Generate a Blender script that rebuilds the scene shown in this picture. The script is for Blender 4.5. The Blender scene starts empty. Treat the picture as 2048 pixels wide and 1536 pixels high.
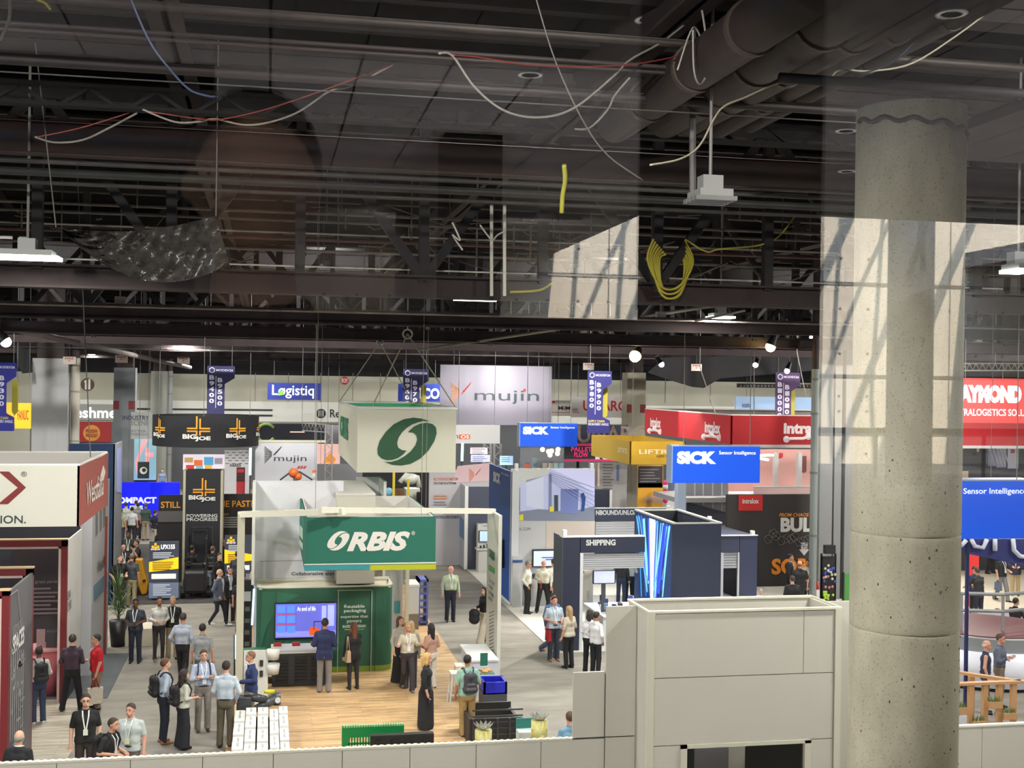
import bpy, math, random
import numpy as np
from mathutils import Vector, Matrix
random.seed(7)
C = bpy.context.scene.collection
sc = bpy.context.scene
# ---------------------------------------------------------------- camera
FP = 2450.0; PSI = math.radians(11.3); RHO = .014; H = 7.8
s_, c_ = math.sin(PSI), math.cos(PSI)
FW = Vector((s_, c_, 0)); RT = Vector((c_, -s_, 0)); UP = Vector((0, 0, 1))
cx = RT*math.cos(RHO) + UP*math.sin(RHO); cy = -RT*math.sin(RHO) + UP*math.cos(RHO); cz = -FW
cam = bpy.data.objects.new('camera', bpy.data.cameras.new('camera')); C.objects.link(cam)
mw = Matrix.Identity(4)
for i, v in enumerate((cx, cy, cz)):
    for j in range(3): mw[j][i] = v[j]
mw[2][3] = H
cam.matrix_world = mw
cam.data.sensor_width = 36; cam.data.lens = FP/2048*36; cam.data.clip_start = .02; cam.data.clip_end = 400
sc.camera = cam
# ---------------------------------------------------------------- world, exposure, sun
sc.view_settings.view_transform = 'Standard'; sc.view_settings.look = 'None'
sc.view_settings.gamma = 1; sc.view_settings.use_curve_mapping = False
sc.view_settings.exposure = 0.0
w = bpy.data.worlds.new('daylight'); sc.world = w; w.use_nodes = True
w.node_tree.nodes['Background'].inputs[0].default_value = (.62, .78, 1, 1)
w.node_tree.nodes['Background'].inputs[1].default_value = 26
sun = bpy.data.objects.new('sun', bpy.data.lights.new('sun', 'SUN')); C.objects.link(sun)
sun.data.energy = 32; sun.data.angle = .012; sun.data.color = (1, .93, .84)
sd = Vector((-.07, -.62, -.78)).normalized()
sun.rotation_euler = sd.to_track_quat('-Z', 'Y').to_euler()
cyc = sc.cycles
cyc.use_denoising = True
cyc.max_bounces = 7; cyc.diffuse_bounces = 3; cyc.glossy_bounces = 3; cyc.transparent_max_bounces = 12
cyc.caustics_reflective = False; cyc.caustics_refractive = False
cyc.sample_clamp_indirect = 6; cyc.use_light_tree = True
LAMP = 1.0      # scale of the hall lamps
# ---------------------------------------------------------------- pixel rays onto real surfaces
def ray(px, py):
    return FW + cx*((px-1024)/FP) + cy*((768-py)/FP)
CAM = Vector((0, 0, H))
def PY(px, py, Y): d = ray(px, py); return CAM + d*(Y/d.y)
def PX(px, py, X): d = ray(px, py); return CAM + d*(X/d.x)
def PZ(px, py, z=0.): d = ray(px, py); return CAM + d*((z-H)/d.z)
# ---------------------------------------------------------------- materials
def lin(c):
    return tuple(((v/255)/12.92 if v/255 <= .04045 else ((v/255+.055)/1.055)**2.4) for v in c)
_m = {}
def M(rgb, rough=.6, em=0, kind=None, metal=0, ec=None, name=None):
    key = (rgb, rough, em, kind, metal, ec)
    if key in _m: return _m[key]
    m = bpy.data.materials.new(name or (kind or 'paint')); m.use_nodes = True; _m[key] = m
    nt = m.node_tree; b = nt.nodes['Principled BSDF']; col = lin(rgb)+(1,)
    b.inputs['Base Color'].default_value = col; b.inputs['Roughness'].default_value = rough
    b.inputs['Metallic'].default_value = metal
    if em:
        b.inputs['Emission Color'].default_value = (lin(ec)+(1,)) if ec else col
        b.inputs['Emission Strength'].default_value = em
    def nd(t, **k):
        n = nt.nodes.new(t)
        for a, v in k.items():
            if a in n.inputs: n.inputs[a].default_value = v
            else: setattr(n, a, v)
        return n
    def vary(fac, lo, hi):
        r = nt.nodes.new('ShaderNodeValToRGB'); nt.links.new(fac, r.inputs[0])
        r.color_ramp.elements[0].position = .3; r.color_ramp.elements[1].position = .7
        r.color_ramp.elements[0].color = tuple(v*lo for v in col[:3])+(1,)
        r.color_ramp.elements[1].color = tuple(min(1, v*hi) for v in col[:3])+(1,)
        return r.outputs[0]
    if kind in ('carpet', 'concrete', 'cloth', 'panel', 'marble', 'dark', 'plaster'):
        tc = nd('ShaderNodeTexCoord')
        sca = {'carpet': 1.3, 'concrete': 3.0, 'cloth': 14, 'panel': .8, 'plaster': 1.5, 'marble': 1.2, 'dark': 2.}[kind]
        mp = nd('ShaderNodeMapping'); nt.links.new(tc.outputs['Object'], mp.inputs[0])
        if kind in ('carpet',): mp.inputs['Scale'].default_value = (.5, 1.25, 1)
        if kind == 'concrete': mp.inputs['Scale'].default_value = (1, 1, .45)
        n = nd('ShaderNodeTexNoise', Scale=sca, Detail=7, Roughness=.62); nt.links.new(mp.outputs[0], n.inputs[0])
        lo, hi = {'carpet': (.72, 1.2), 'concrete': (.8, 1.14), 'cloth': (.86, 1.12), 'panel': (.97, 1.02), 'plaster': (.88, 1.08), 'marble': (.8, 1.15), 'dark': (.6, 1.5)}[kind]
        out = vary(n.outputs[0], lo, hi)
        if kind == 'concrete':
            n2 = nd('ShaderNodeTexNoise', Scale=60, Detail=3); nt.links.new(tc.outputs['Object'], n2.inputs[0])
            mx = nd('ShaderNodeMixRGB', blend_type='MULTIPLY'); mx.inputs[0].default_value = 1
            r2 = nt.nodes.new('ShaderNodeValToRGB'); nt.links.new(n2.outputs[0], r2.inputs[0])
            r2.color_ramp.elements[0].position = .28; r2.color_ramp.elements[0].color = (.55, .53, .5, 1)
            r2.color_ramp.elements[1].position = .42; r2.color_ramp.elements[1].color = (1, 1, 1, 1)
            nt.links.new(out, mx.inputs[1]); nt.links.new(r2.outputs[0], mx.inputs[2]); out = mx.outputs[0]
            bp = nd('ShaderNodeBump', Strength=.25, Distance=.02); nt.links.new(n.outputs[0], bp.inputs['Height'])
            nt.links.new(bp.outputs[0], b.inputs['Normal'])
        nt.links.new(out, b.inputs['Base Color'])
    if kind == 'wood':
        tc = nd('ShaderNodeTexCoord'); mp = nd('ShaderNodeMapping'); nt.links.new(tc.outputs['Object'], mp.inputs[0])
        mp.inputs['Scale'].default_value = (.55, 7.5, 1)
        n = nd('ShaderNodeTexNoise', Scale=1.6, Detail=6, Roughness=.7); nt.links.new(mp.outputs[0], n.inputs[0])
        br = nd('ShaderNodeTexBrick'); br.inputs['Scale'].default_value = 1; br.inputs['Brick Width'].default_value = 1.2
        br.inputs['Row Height'].default_value = .12; br.inputs['Mortar Size'].default_value = .004
        br.inputs['Color1'].default_value = (1, 1, 1, 1); br.inputs['Color2'].default_value = (.72, .7, .66, 1); br.inputs['Mortar'].default_value = (.5, .45, .4, 1)
        nt.links.new(tc.outputs['Object'], br.inputs[0])
        mx = nd('ShaderNodeMixRGB', blend_type='MULTIPLY'); mx.inputs[0].default_value = 1
        nt.links.new(vary(n.outputs[0], .38, 1.3), mx.inputs[1]); nt.links.new(br.outputs[0], mx.inputs[2])
        nt.links.new(mx.outputs[0], b.inputs['Base Color'])
    return m
# ---------------------------------------------------------------- mesh building
ORG = {}
class MB:
    def __init__(s): s.v = []; s.f = []
    def add(s, vs, fs):
        n = len(s.v); s.v += [tuple(v) for v in vs]; s.f += [tuple(i+n for i in f) for f in fs]; return s
    def box(s, x0, x1, y0, y1, z0, z1):
        return s.add([(x, y, z) for z in (z0, z1) for y in (y0, y1) for x in (x0, x1)],
                     [(0, 2, 3, 1), (4, 5, 7, 6), (0, 1, 5, 4), (2, 6, 7, 3), (1, 3, 7, 5), (0, 4, 6, 2)])
    def bar(s, a, b, w, h=None, up=(0, 0, 1)):
        a = Vector(a); b = Vector(b); d = (b-a).normalized(); h = h or w
        u = Vector(up)
        if abs(d.dot(u)) > .98: u = Vector((0, 1, 0))
        r = d.cross(u).normalized()*w/2; t = r.cross(d).normalized()*h/2
        return s.add([p+i*r+j*t for p in (a, b) for j in (-1, 1) for i in (-1, 1)],
                     [(0, 2, 3, 1), (4, 5, 7, 6), (0, 1, 5, 4), (2, 6, 7, 3), (1, 3, 7, 5), (0, 4, 6, 2)])
    def tube(s, pts, r, n=8, cap=True):
        pts = [Vector(p) for p in pts]; rs = r if isinstance(r, (list, tuple)) else [r]*len(pts)
        base = len(s.v); pu = None
        for i, p in enumerate(pts):
            d = (pts[min(i+1, len(pts)-1)]-pts[max(i-1, 0)]).normalized()
            if pu is None: pu = Vector((0, 0, 1)) if abs(d.z) < .9 else Vector((1, 0, 0))
            a = d.cross(pu).normalized(); b = a.cross(d); pu = b
            for k in range(n):
                t = 2*math.pi*k/n; s.v.append(tuple(p+(a*math.cos(t)+b*math.sin(t))*rs[i]))
        for i in range(len(pts)-1):
            for k in range(n):
                k2 = (k+1) % n; s.f.append((base+i*n+k, base+i*n+k2, base+(i+1)*n+k2, base+(i+1)*n+k))
        if cap:
            s.f.append(tuple(base+k for k in reversed(range(n)))); s.f.append(tuple(base+(len(pts)-1)*n+k for k in range(n)))
        return s
    def cyl(s, x, y, z0, z1, r, n=24, r2=None): return s.tube([(x, y, z0), (x, y, z1)], [r, r if r2 is None else r2], n)
    def ring(s, pts, z0, z1, t, closed=True):   # a wall of thickness t along a plan outline
        n = len(pts); P = [Vector((p[0], p[1])) for p in pts]; cen = sum(P, Vector((0, 0)))/n
        base = len(s.v)
        for i, p in enumerate(P):
            a = P[(i-1) % n] if (closed or i > 0) else p; b = P[(i+1) % n] if (closed or i < n-1) else p
            d = (b-a).normalized(); nr = Vector((d.y, -d.x))
            if nr.dot(p-cen) < 0: nr = -nr
            q = p-nr*t
            for u in (p, q):
                for z in (z0, z1): s.v.append((u.x, u.y, z))
        for i in range(n if closed else n-1):
            a = base+4*i; b = base+4*((i+1) % n)
            s.f += [(a, b, b+1, a+1), (a+2, a+3, b+3, b+2), (a+1, b+1, b+3, a+3), (a, a+2, b+2, b)]
        if not closed:
            a = base; b = base+4*(n-1); s.f += [(a, a+1, a+3, a+2), (b, b+2, b+3, b+1)]
        return s
    def prism(s, pts, vec):   # planar polygon extruded by vec
        n = len(pts); vec = Vector(vec); P = [Vector(p) for p in pts]
        return s.add(P+[p+vec for p in P], [tuple(range(n)), tuple(range(2*n-1, n-1, -1))]+[(i, i+n, (i+1) % n+n, (i+1) % n) for i in range(n)])
    def sph(s, c, r, n=10, m=7):
        c = Vector(c); r = Vector(r if isinstance(r, (tuple, list)) else (r, r, r)); base = len(s.v)
        for j in range(m+1):
            a = math.pi*j/m
            for k in range(n):
                t = 2*math.pi*k/n; s.v.append((c.x+r.x*math.sin(a)*math.cos(t), c.y+r.y*math.sin(a)*math.sin(t), c.z+r.z*math.cos(a)))
        for j in range(m):
            for k in range(n):
                k2 = (k+1) % n; s.f.append((base+j*n+k, base+(j+1)*n+k, base+(j+1)*n+k2, base+j*n+k2))
        return s
def props(o, label=None, cat=None, group=None, kind=None):
    if label: o['label'] = label
    if cat: o['category'] = cat
    if group: o['group'] = group
    if kind: o['kind'] = kind
    return o
def obj(name, mb, mat, parent=None, smooth=False, local=False, bevel=0, **k):
    me = bpy.data.meshes.new(name); v = mb.v; off = Vector((0, 0, 0))
    if parent is not None and not local: off = ORG.get(parent.name, off)
    if off.length > 0: v = [(a-off.x, b-off.y, c-off.z) for a, b, c in v]
    me.from_pydata(v, [], mb.f); me.update()
    if mat: me.materials.append(mat)
    if smooth: me.polygons.foreach_set('use_smooth', [True]*len(me.polygons))
    o = bpy.data.objects.new(name, me); C.objects.link(o)
    if parent is not None: o.parent = parent; ORG[o.name] = off
    else: ORG[o.name] = Vector((0, 0, 0))
    if bevel:
        md = o.modifiers.new('bevel', 'BEVEL'); md.width = bevel; md.segments = 2
    return props(o, **k)
def thing(name, label, cat, loc=(0, 0, 0), group=None, rot=0, kind=None):
    o = bpy.data.objects.new(name, None); C.objects.link(o); o.location = loc; o.rotation_euler.z = rot
    o.empty_display_size = .2; ORG[o.name] = Vector(loc)
    return props(o, label, cat, group, kind)
def B(x0, x1, y0, y1, z0, z1): return MB().box(x0, x1, y0, y1, z0, z1)
# a flat face of a real object, with u along it and v up; out = distance in front of it
class Face:
    def __init__(s, axis, val, sgn=-1): s.a = axis; s.val = val; s.sg = sgn
    def hit(s, px, py):
        p = PY(px, py, s.val) if s.a == 'y' else PX(px, py, s.val)
        return (p.x if s.a == 'y' else s.sg*p.y, p.z)
    def pt(s, u, v, out=0.):
        return Vector((u, s.val-out, v)) if s.a == 'y' else Vector((s.val+s.sg*out, s.sg*u, v))
    def U(s): return Vector((1, 0, 0)) if s.a == 'y' else Vector((0, s.sg, 0))
    def N(s): return Vector((0, -1, 0)) if s.a == 'y' else Vector((s.sg, 0, 0))
    def pbox(s, x0, y0, x1, y1):
        u0 = s.hit(x0, (y0+y1)/2)[0]; u1 = s.hit(x1, (y0+y1)/2)[0]; xm = (x0+x1)/2
        return u0, u1, s.hit(xm, y1)[1], s.hit(xm, y0)[1]
    def poly(s, pts, out=.012, t=.01, px=True, mb=None):
        mb = mb or MB(); q = [s.hit(*p) if px else p for p in pts]
        return mb.prism([s.pt(u, v, out) for u, v in q], s.N()*-t)
    def rect(s, x0, y0, x1, y1, out=.012, t=.01, mb=None):
        u0, u1, v0, v1 = s.pbox(x0, y0, x1, y1)
        return s.poly([(u0, v0), (u1, v0), (u1, v1), (u0, v1)], out, t, False, mb)
def FY(Y): return Face('y', Y)
def FL(X): return Face('x', X, -1)    # faces -X
def FR(X): return Face('x', X, 1)     # faces +X
def text(fc, body, x0, y0, x1, y1, mat, parent, bold=0., shear=0., out=.012, name='lettering', wd=None, sp=1., lab=None):
    cu = bpy.data.curves.new('t', 'FONT'); cu.body = body; cu.offset = bold*.8; cu.shear = shear; cu.resolution_u = 3; cu.extrude = 0
    cu.space_character = sp; cu.align_x = 'LEFT'; cu.space_line = .95
    to = bpy.data.objects.new('t', cu); C.objects.link(to)
    bpy.context.view_layer.update()
    dg = bpy.context.evaluated_depsgraph_get(); me = bpy.data.meshes.new_from_object(to.evaluated_get(dg))
    bpy.data.objects.remove(to); bpy.data.curves.remove(cu)
    n = len(me.vertices); co = np.empty(n*3); me.vertices.foreach_get('co', co); co = co.reshape(-1, 3)
    if not n: return None
    a = co.min(0); b = co.max(0)
    u0, u1, v0, v1 = fc.pbox(x0, y0, x1, y1) if wd is None else wd
    q = [fc.pt(u0+(p[0]-a[0])/(b[0]-a[0])*(u1-u0), v0+(p[1]-a[1])/(b[1]-a[1])*(v1-v0), out) for p in co]
    mb = MB(); mb.v = [tuple(p) for p in q]; mb.f = [tuple(p.vertices) for p in me.polygons]
    bpy.data.meshes.remove(me)
    o = obj(name, mb, mat, parent)
    if lab: o['label'] = lab
    return o
def arealight(name, p, sx, sy, e, col=(1, .97, .9), parent=None, rot=(0, 0, 0)):
    l = bpy.data.lights.new(name, 'AREA'); l.shape = 'RECTANGLE'; l.size = sx; l.size_y = sy; l.energy = e*LAMP; l.color = col
    o = bpy.data.objects.new(name, l); C.objects.link(o); o.location = p; o.rotation_euler = rot
    if parent is not None: o.parent = parent; o.location = Vector(p)-ORG[parent.name]
    return o
def spot(name, p, tgt, e, ang=60, col=(1, .95, .86), r=.08, blend=.5):
    l = bpy.data.lights.new(name, 'SPOT'); l.energy = e*LAMP; l.spot_size = math.radians(ang); l.spot_blend = blend; l.shadow_soft_size = r; l.color = col
    o = bpy.data.objects.new(name, l); C.objects.link(o); o.location = p
    o.rotation_euler = (Vector(tgt)-Vector(p)).to_track_quat('-Z', 'Y').to_euler(); return o
WHITE = (205, 203, 196); CREAM = (214, 210, 190); BLACK = (22, 23, 27); NAVY = (40, 46, 66)
# ================================================================ the hall shell
S = 'structure'
obj('floor', B(-34, 66, 4, 92, -.1, 0), M((140, 135, 127), .9, kind='carpet'), kind=S, label='grey marbled aisle carpet of the exhibition hall')
obj('wall_back', B(-34, 66, 90, 90.4, 0, 8.2), M((176, 174, 160), .8, kind='panel'), kind=S, label='pale folding partition wall at the far end of the hall')
obj('wall_back', B(-34, 66, 90.1, 90.5, 8.2, 13), M((14, 15, 20), .9, kind='dark'), kind=S)
obj('wall_left', B(-34.4, -34, 4, 92, 0, 13), M((120, 118, 112), .9, kind='panel'), kind=S)
obj('wall_right', B(66, 66.4, 4, 92, 0, 13), M((120, 118, 112), .9, kind='panel'), kind=S)
obj('wall_front', B(-34, 66, 3.6, 4, 0, 5.7), M((120, 118, 112), .9, kind='panel'), kind=S)
DK = M((22, 19, 21), .85, kind='dark'); DR = M((31, 18, 19), .8, kind='dark')
mb = MB(); y = .3; a = 0
while y < 92:      # ribbed steel roof deck
    mb.v += [(-34, y, 12.9), (66, y, 12.9), (-34, y+.5, 12.9), (66, y+.5, 12.9), (-34, y+.55, 12.98), (66, y+.55, 12.98), (-34, y+.95, 12.98), (66, y+.95, 12.98)]
    mb.f += [(a, a+1, a+3, a+2), (a+2, a+3, a+5, a+4), (a+4, a+5, a+7, a+6)]
    if y > .4: mb.f.append((a-2, a-1, a+1, a))
    a += 8; y += 1.0
mb.box(-34, 66, .3, 92, 13, 13.2)
obj('ceiling', mb, DK, kind=S, label='dark painted ribbed steel roof deck of the hall')
# stripe boards, dark frieze and round wall signs on the far wall
fb = FY(90)
mb = MB(); fb.rect(160, 807, 1640, 846, .06, .05, mb)
obj('trim_1', mb, M((222, 222, 216), .6), kind=S, label='white fascia band along the far wall')
mb = MB(); mb2 = MB()
for a, b_, c, d in ((235, 818, 545, 820), (235, 829, 545, 831)): fb.rect(a, b_-1, c, d+.5, .1, .03, mb2)
obj('trim_2', mb2, M((25, 45, 40), .6), kind=S, label='two thin dark green stripes on the far wall fascia')
mb = MB(); fb.rect(60, 848, 1640, 990, .05, .05, mb)
obj('trim_3', mb, M((96, 98, 102), .8), kind=S, label='grey lower zone of the far wall under the fascia')
for k, x in enumerate((430, 510, 576, 640, 705, 760, 850, 1330, 1420, 1500)):
    mb = MB(); fb.rect(x, 746, x+1.2, 806, .03, .02, mb); obj('trim_4', mb, M((120, 119, 112)), kind=S)
def disc(fc, px, py, rpx, out, t=.02, n=28, ry=None):
    u, v = fc.hit(px, py); u2 = abs(fc.hit(px+rpx, py)[0]-u); r2 = u2 if ry is None else ry
    return fc.poly([(u+u2*math.cos(2*math.pi*i/n), v+r2*math.sin(2*math.pi*i/n)) for i in range(n)], out, t, False)
t = thing('wall_sign', 'round brown sign with a white spoon and knife on the far wall', 'sign', fb.pt(*fb.hit(175, 769)))
obj('disc', disc(fb, 175, 769, 13.5, .05), M((88, 62, 44)), t)
mb = MB(); fb.rect(170, 766, 173.4, 779, .07, .01, mb); fb.rect(177, 758, 181, 779, .07, .01, mb); obj('cutlery_symbol', mb, M((235, 235, 228)), t)
obj('spoon_bowl', disc(fb, 171.6, 763, 3, .07, .01), M((235, 235, 228)), t)
t = thing('wall_sign', 'round red sign reading B2f high on the far wall', 'sign', fb.pt(*fb.hit(689, 761)))
obj('disc', disc(fb, 689, 761, 8, .05), M((196, 40, 40)), t); text(fb, 'B2f', 683, 757, 695, 765, M((240, 235, 230)), t, .02, out=.08)
t = thing('wall_sign', 'dark round cutlery symbol beside the letters Re on the far wall fascia', 'sign', fb.pt(*fb.hit(642, 828)))
obj('disc', disc(fb, 642, 827, 9.5, .1), M((22, 38, 34)), t)
mb = MB()
for x in (637, 641, 645): fb.rect(x, 821, x+1.6, 833, .13, .01, mb)
obj('cutlery_symbol', mb, M((235, 235, 228)), t); text(fb, 'Restaurant', 660, 819, 745, 835, M((30, 40, 38)), t, .01, out=.1)
t = thing('wall_sign', 'large white letters spelling Refreshments on the far wall', 'sign', fb.pt(*fb.hit(180, 824)))
text(fb, 'Refreshments', 95, 814, 272, 836, M((245, 245, 245), em=.9), t, .03, out=.12)
mb = MB(); fb.rect(100, 808, 228, 840, .08, .02, mb); obj('backboard', mb, M((150, 150, 148)), t)
t = thing('wall_poster', 'red poster with a round orange badge between two columns on the far wall', 'poster', fb.pt(*fb.hit(175, 862)))
mb = MB(); fb.rect(137, 843, 222, 884, .12, .03, mb); obj('board', mb, M((150, 34, 34)), t)
obj('badge', disc(fb, 184, 866, 17, .15), M((206, 138, 60)), t)
text(fb, 'FRESH\nFOOD', 172, 858, 196, 874, M((150, 50, 30)), t, .02, .2, out=.2)
# FIRE signs hung under the roof
def fire(x, y, Y, lab, em=0):
    f = FY(Y); u, v = f.hit(x, y); t = thing('fire_sign', lab, 'sign', f.pt(u, v), 'fire signs under the roof')
    mb = MB(); w = .33*Y/70; h = w*.62; mb.box(u-w, u+w, Y-.02, Y+.02, v-h, v+h); obj('plate', mb, M((205, 196, 184), em=em), t)
    text(f, 'FIRE', 0, 0, 0, 0, M((170, 40, 40), em=em*.5), t, .03, wd=(u-w*.7, u+w*.7, v+h*.25, v+h*.8), out=.035)
    mb = MB(); f.poly([(u-w*.2, v-h*.1), (u, v+.0+h*.1), (u, v-.02), (u+w*.3, v-.02), (u+w*.3, v-h*.18), (u, v-h*.18), (u, v-h*.35)], .035, .01, False, mb); obj('arrow', mb, M((150, 45, 45)), t)
    mb = MB(); mb.bar((u, Y, v+h), (u, Y, 12.9), .02); obj('hanger', mb, M((60, 60, 62)), t)
fire(367, 721, 72, 'cream FIRE arrow sign left of the small blue banner on the far wall')
fire(1177, 733, 60, 'cream FIRE arrow sign right of the large white banner')
fire(1393, 735, 55, 'bright FIRE arrow sign above the red ring sign', .5)
fire(139, 721, 60, 'partly hidden FIRE sign beside the left grey pipe')
fire(243, 718, 75, 'tilted FIRE sign above the second grey column')
# grey hall columns and pipes
def column(name, x0, x1, yt, Y, d, col, lab, band=None, top=None, cat='column'):
    a = PY(x0, yt, Y); b = PY(x1, yt, Y); m_ = (a.x+b.x)/2
    t = thing(name, lab, cat, (m_, Y, 0), kind=S)
    z1 = min(a.z, b.z)
    mb = MB(); w = b.x-a.x
    if d > 0:   # H section clad column: flanges and web
        mb.box(a.x, a.x+w*.3, Y, Y+d, 0, z1); mb.box(a.x+w*.3, a.x+w*.72, Y-.02, Y+d*.8, 0, z1); mb.box(a.x+w*.72, b.x, Y, Y+d, 0, z1)
    else: mb.cyl(m_, Y, 0, z1, w/2, 20)
    obj('shaft', mb, M(col, .6, kind='panel'), t, smooth=False)
    mb = MB()
    if d > 0: mb.box(a.x+w*.12, b.x-w*.12, Y+.05, Y+d*.8, z1, 12.9)
    else: mb.cyl(m_, Y, z1, 12.9, w*.46, 14)
    obj('upper_shaft', mb, M(top or (50, 38, 38), .7, kind='dark'), t)
    if band:
        z = PY(x0, band, Y).z; mb = MB(); mb.box(a.x-.01, a.x+w*.24, Y-.03, Y+.02, z-.25, z+.25); mb.box(b.x-w*.3, b.x+.01, Y-.03, Y+.02, z-.25, z+.25)
        obj('red_band', mb, M((130, 40, 42)), t)
    if d <= 0:
        mb = MB()
        for z in (z1-.4, z1-1.6, 4.8, 2.6): mb.cyl(m_, Y, z, z+.08, w*.56, 16)
        obj('coupling', mb, M(tuple(int(c*.8) for c in col)), t)
    return t
column('column', 65, 137, 716, 60, 1.3, (176, 176, 176), 'wide pale grey clad column at the left with 7-6 lettering')
column('column', 228, 271, 735, 75, 1.1, (128, 134, 138), 'grey column with red bands behind the cylinder banner', 810)
column('column', 302, 335, 742, 88, 1.1, (140, 142, 136), 'far grey column above the cylinder banner')
column('column', 1255, 1292, 745, 70, 1.1, (172, 166, 148), 'cream column with red bands beside the yellow sign', 817)
column('vertical_pipe', 143, 161, 716, 60.5, 0, (176, 170, 158), 'pale vertical pipe standing beside the wide left column', cat='pipe')
column('vertical_pipe', 337, 346, 742, 87, 0, (128, 130, 132), 'thin grey vertical pipe above the cylinder banner', cat='pipe')
column('vertical_pipe', 1624, 1638, 738, 40, 0, (134, 142, 140), 'grey vertical pipe left of the concrete pillar', cat='pipe')
t = thing('service_duct', 'grey vertical service duct standing behind the concrete pillar', 'duct', (20.6, 42, 0), kind=S)
mb = MB(); mb.box(20.0, 20.5, 42, 42.6, 0, 12.9); mb.box(20.62, 20.9, 42.1, 42.6, 0, 12.9); mb.box(21.0, 21.6, 42, 42.6, 0, 12.9); obj('casing', mb, M((136, 138, 138), .5), t)
# big round concrete pillar in front
def bear(px, py): d = ray(px, py); return math.atan2(d.x, d.y)
b0, b1 = bear(1697, 1300), bear(1920, 1300); cr = .475; cD = cr/math.sin((b1-b0)/2); cm = cD*math.sin((b0+b1)/2); cyy = cD*math.cos((b0+b1)/2)
t = thing('concrete_pillar', 'large round raw concrete pillar in the right foreground', 'pillar', (cm, cyy, 0), kind=S)
zj = [PY(1800, y_, cyy-cr).z for y_ in (1276, 1078)]
zz = [0]+sorted(sum([[z-.06, z-.013, z-.011, z, z+.011, z+.013, z+.06] for z in zj], []))+[10.3]
rr = [cr]+[cr, cr, cr-.001, cr-.02, cr-.001, cr, cr]*2+[cr]
obj('shaft', MB().tube([(cm, cyy, z) for z in zz], rr, 96), M((192, 185, 162), .75, kind='concrete'), t, smooth=True)
mb = MB(); random.seed(3)
for k in range(46):
    a = random.uniform(math.pi*1.05, math.pi*1.95); z = random.uniform(4.2, 7.2)
    mb.sph((cm+cr*math.cos(a), cyy+cr*math.sin(a), z), (.007, .007, random.uniform(.006, .014)), 6, 4)
obj('pit_marks', mb, M((60, 57, 50)), t)
mb = MB(); n = 40
pts = [(cm+(cr+.012)*math.cos(a), cyy+(cr+.012)*math.sin(a), 10.18-.16*(i/(n-1))+.02*math.sin(i)) for i, a in enumerate([math.pi*(.98+1.04*i/(n-1)) for i in range(n)])]
mb.tube(pts, .022, 6); obj('cable_wrap', mb, M((30, 30, 34)), t)
# ---------------------------------------------------------------- roof steelwork
def truss(Y, zb, zt, lab, step=2.05, x0=-20, x1=44, ph=0.):
    t = thing('roof_truss', lab, 'roof truss', (10, Y, zb), kind=S)
    obj('bottom_chord', MB().box(x0, x1, Y-.16, Y+.16, zb, zb+.04).box(x0, x1, Y-.02, Y+.02, zb, zb+.36).box(x0, x1, Y-.16, Y+.16, zb+.34, zb+.38), DR, t)
    obj('top_chord', B(x0, x1, Y-.15, Y+.15, zt-.3, zt), DK, t)
    mb = MB(); x = x0+ph; k = 0
    while x < x1-step:
        mb.bar((x, Y, zb+.3), (x, Y, zt-.2), .16)
        mb.bar((x, Y, zb+.3), (x+step*.95, Y, zt-.2), .15) if k % 2 else mb.bar((x+step, Y, zb+.3), (x+step*.05, Y, zt-.2), .15)
        x += step; k += 1
    obj('web', mb, DK, t)
for i, Y in enumerate((20.5, 30.5, 40.5, 50.5, 60.5, 71, 82)):
    truss(Y, 9.22-.02*i, 12.5, ['nearest', 'second', 'third', 'fourth', 'fifth', 'sixth', 'farthest'][i]+' dark steel roof truss crossing the hall', 2.05+.2*i)
pur = 0
for i in range(24):      # purlins crossing the hall
    Y = 12.2+i*1.45 if i < 12 else 30+(i-12)*5
    mb = MB(); mb.box(-20, 44, Y-.08, Y+.08, 12.5, 12.55).box(-20, 44, Y-.015, Y+.015, 12.5, 12.9)
    if i % 3 == 1: mb.box(-20, 44, Y-.2, Y+.2, 12.28, 12.34).box(-20, 44, Y-.02, Y+.02, 12.3, 12.9)
    props(obj('roof_purlin', mb, M((32, 26, 25), .8, kind='dark') if i < 8 else DK), 'dark steel purlin under the roof deck', 'beam', 'steel roof purlins', S)
for i, X in enumerate((-10.5, -1.2, 4.5, 15.5, 26)):
    p = props(obj('roof_girder', MB().box(X-.2, X+.2, 8, 90, 11.9, 11.95).box(X-.03, X+.03, 8, 90, 11.9, 12.6), DR), 'dark steel girder running the length of the roof', 'beam', 'lengthwise roof girders', S)
# lattice joist glimpsed high at the left
t = thing('lattice_joist', 'dark lattice joist crossing high at the upper left', 'roof truss', (0, 17.6, 11.4), kind=S)
zA = PY(500, 196, 17.6).z; zB = PY(500, 228, 17.6).z
mb = MB().box(-20, 12, 17.5, 17.7, zA, zA+.05).box(-20, 12, 17.5, 17.7, zB-.05, zB)
x = -19.
while x < 11.5: mb.bar((x, 17.6, zB), (x+.35, 17.6, zA), .05); mb.bar((x+.35, 17.6, zA), (x+.7, 17.6, zB), .05); x += .9
obj('lattice', mb, DK, t)
mb = MB(); zC = PY(500, 190, 21).z; zD = PY(500, 232, 21).z
x = -20.
while x < 16: mb.box(x, x+.55, 21.0, 21.05, zD, zC); x += .62
obj('deck_rib', mb, M((54, 42, 40), .8, kind='dark'), kind=S)
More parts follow.
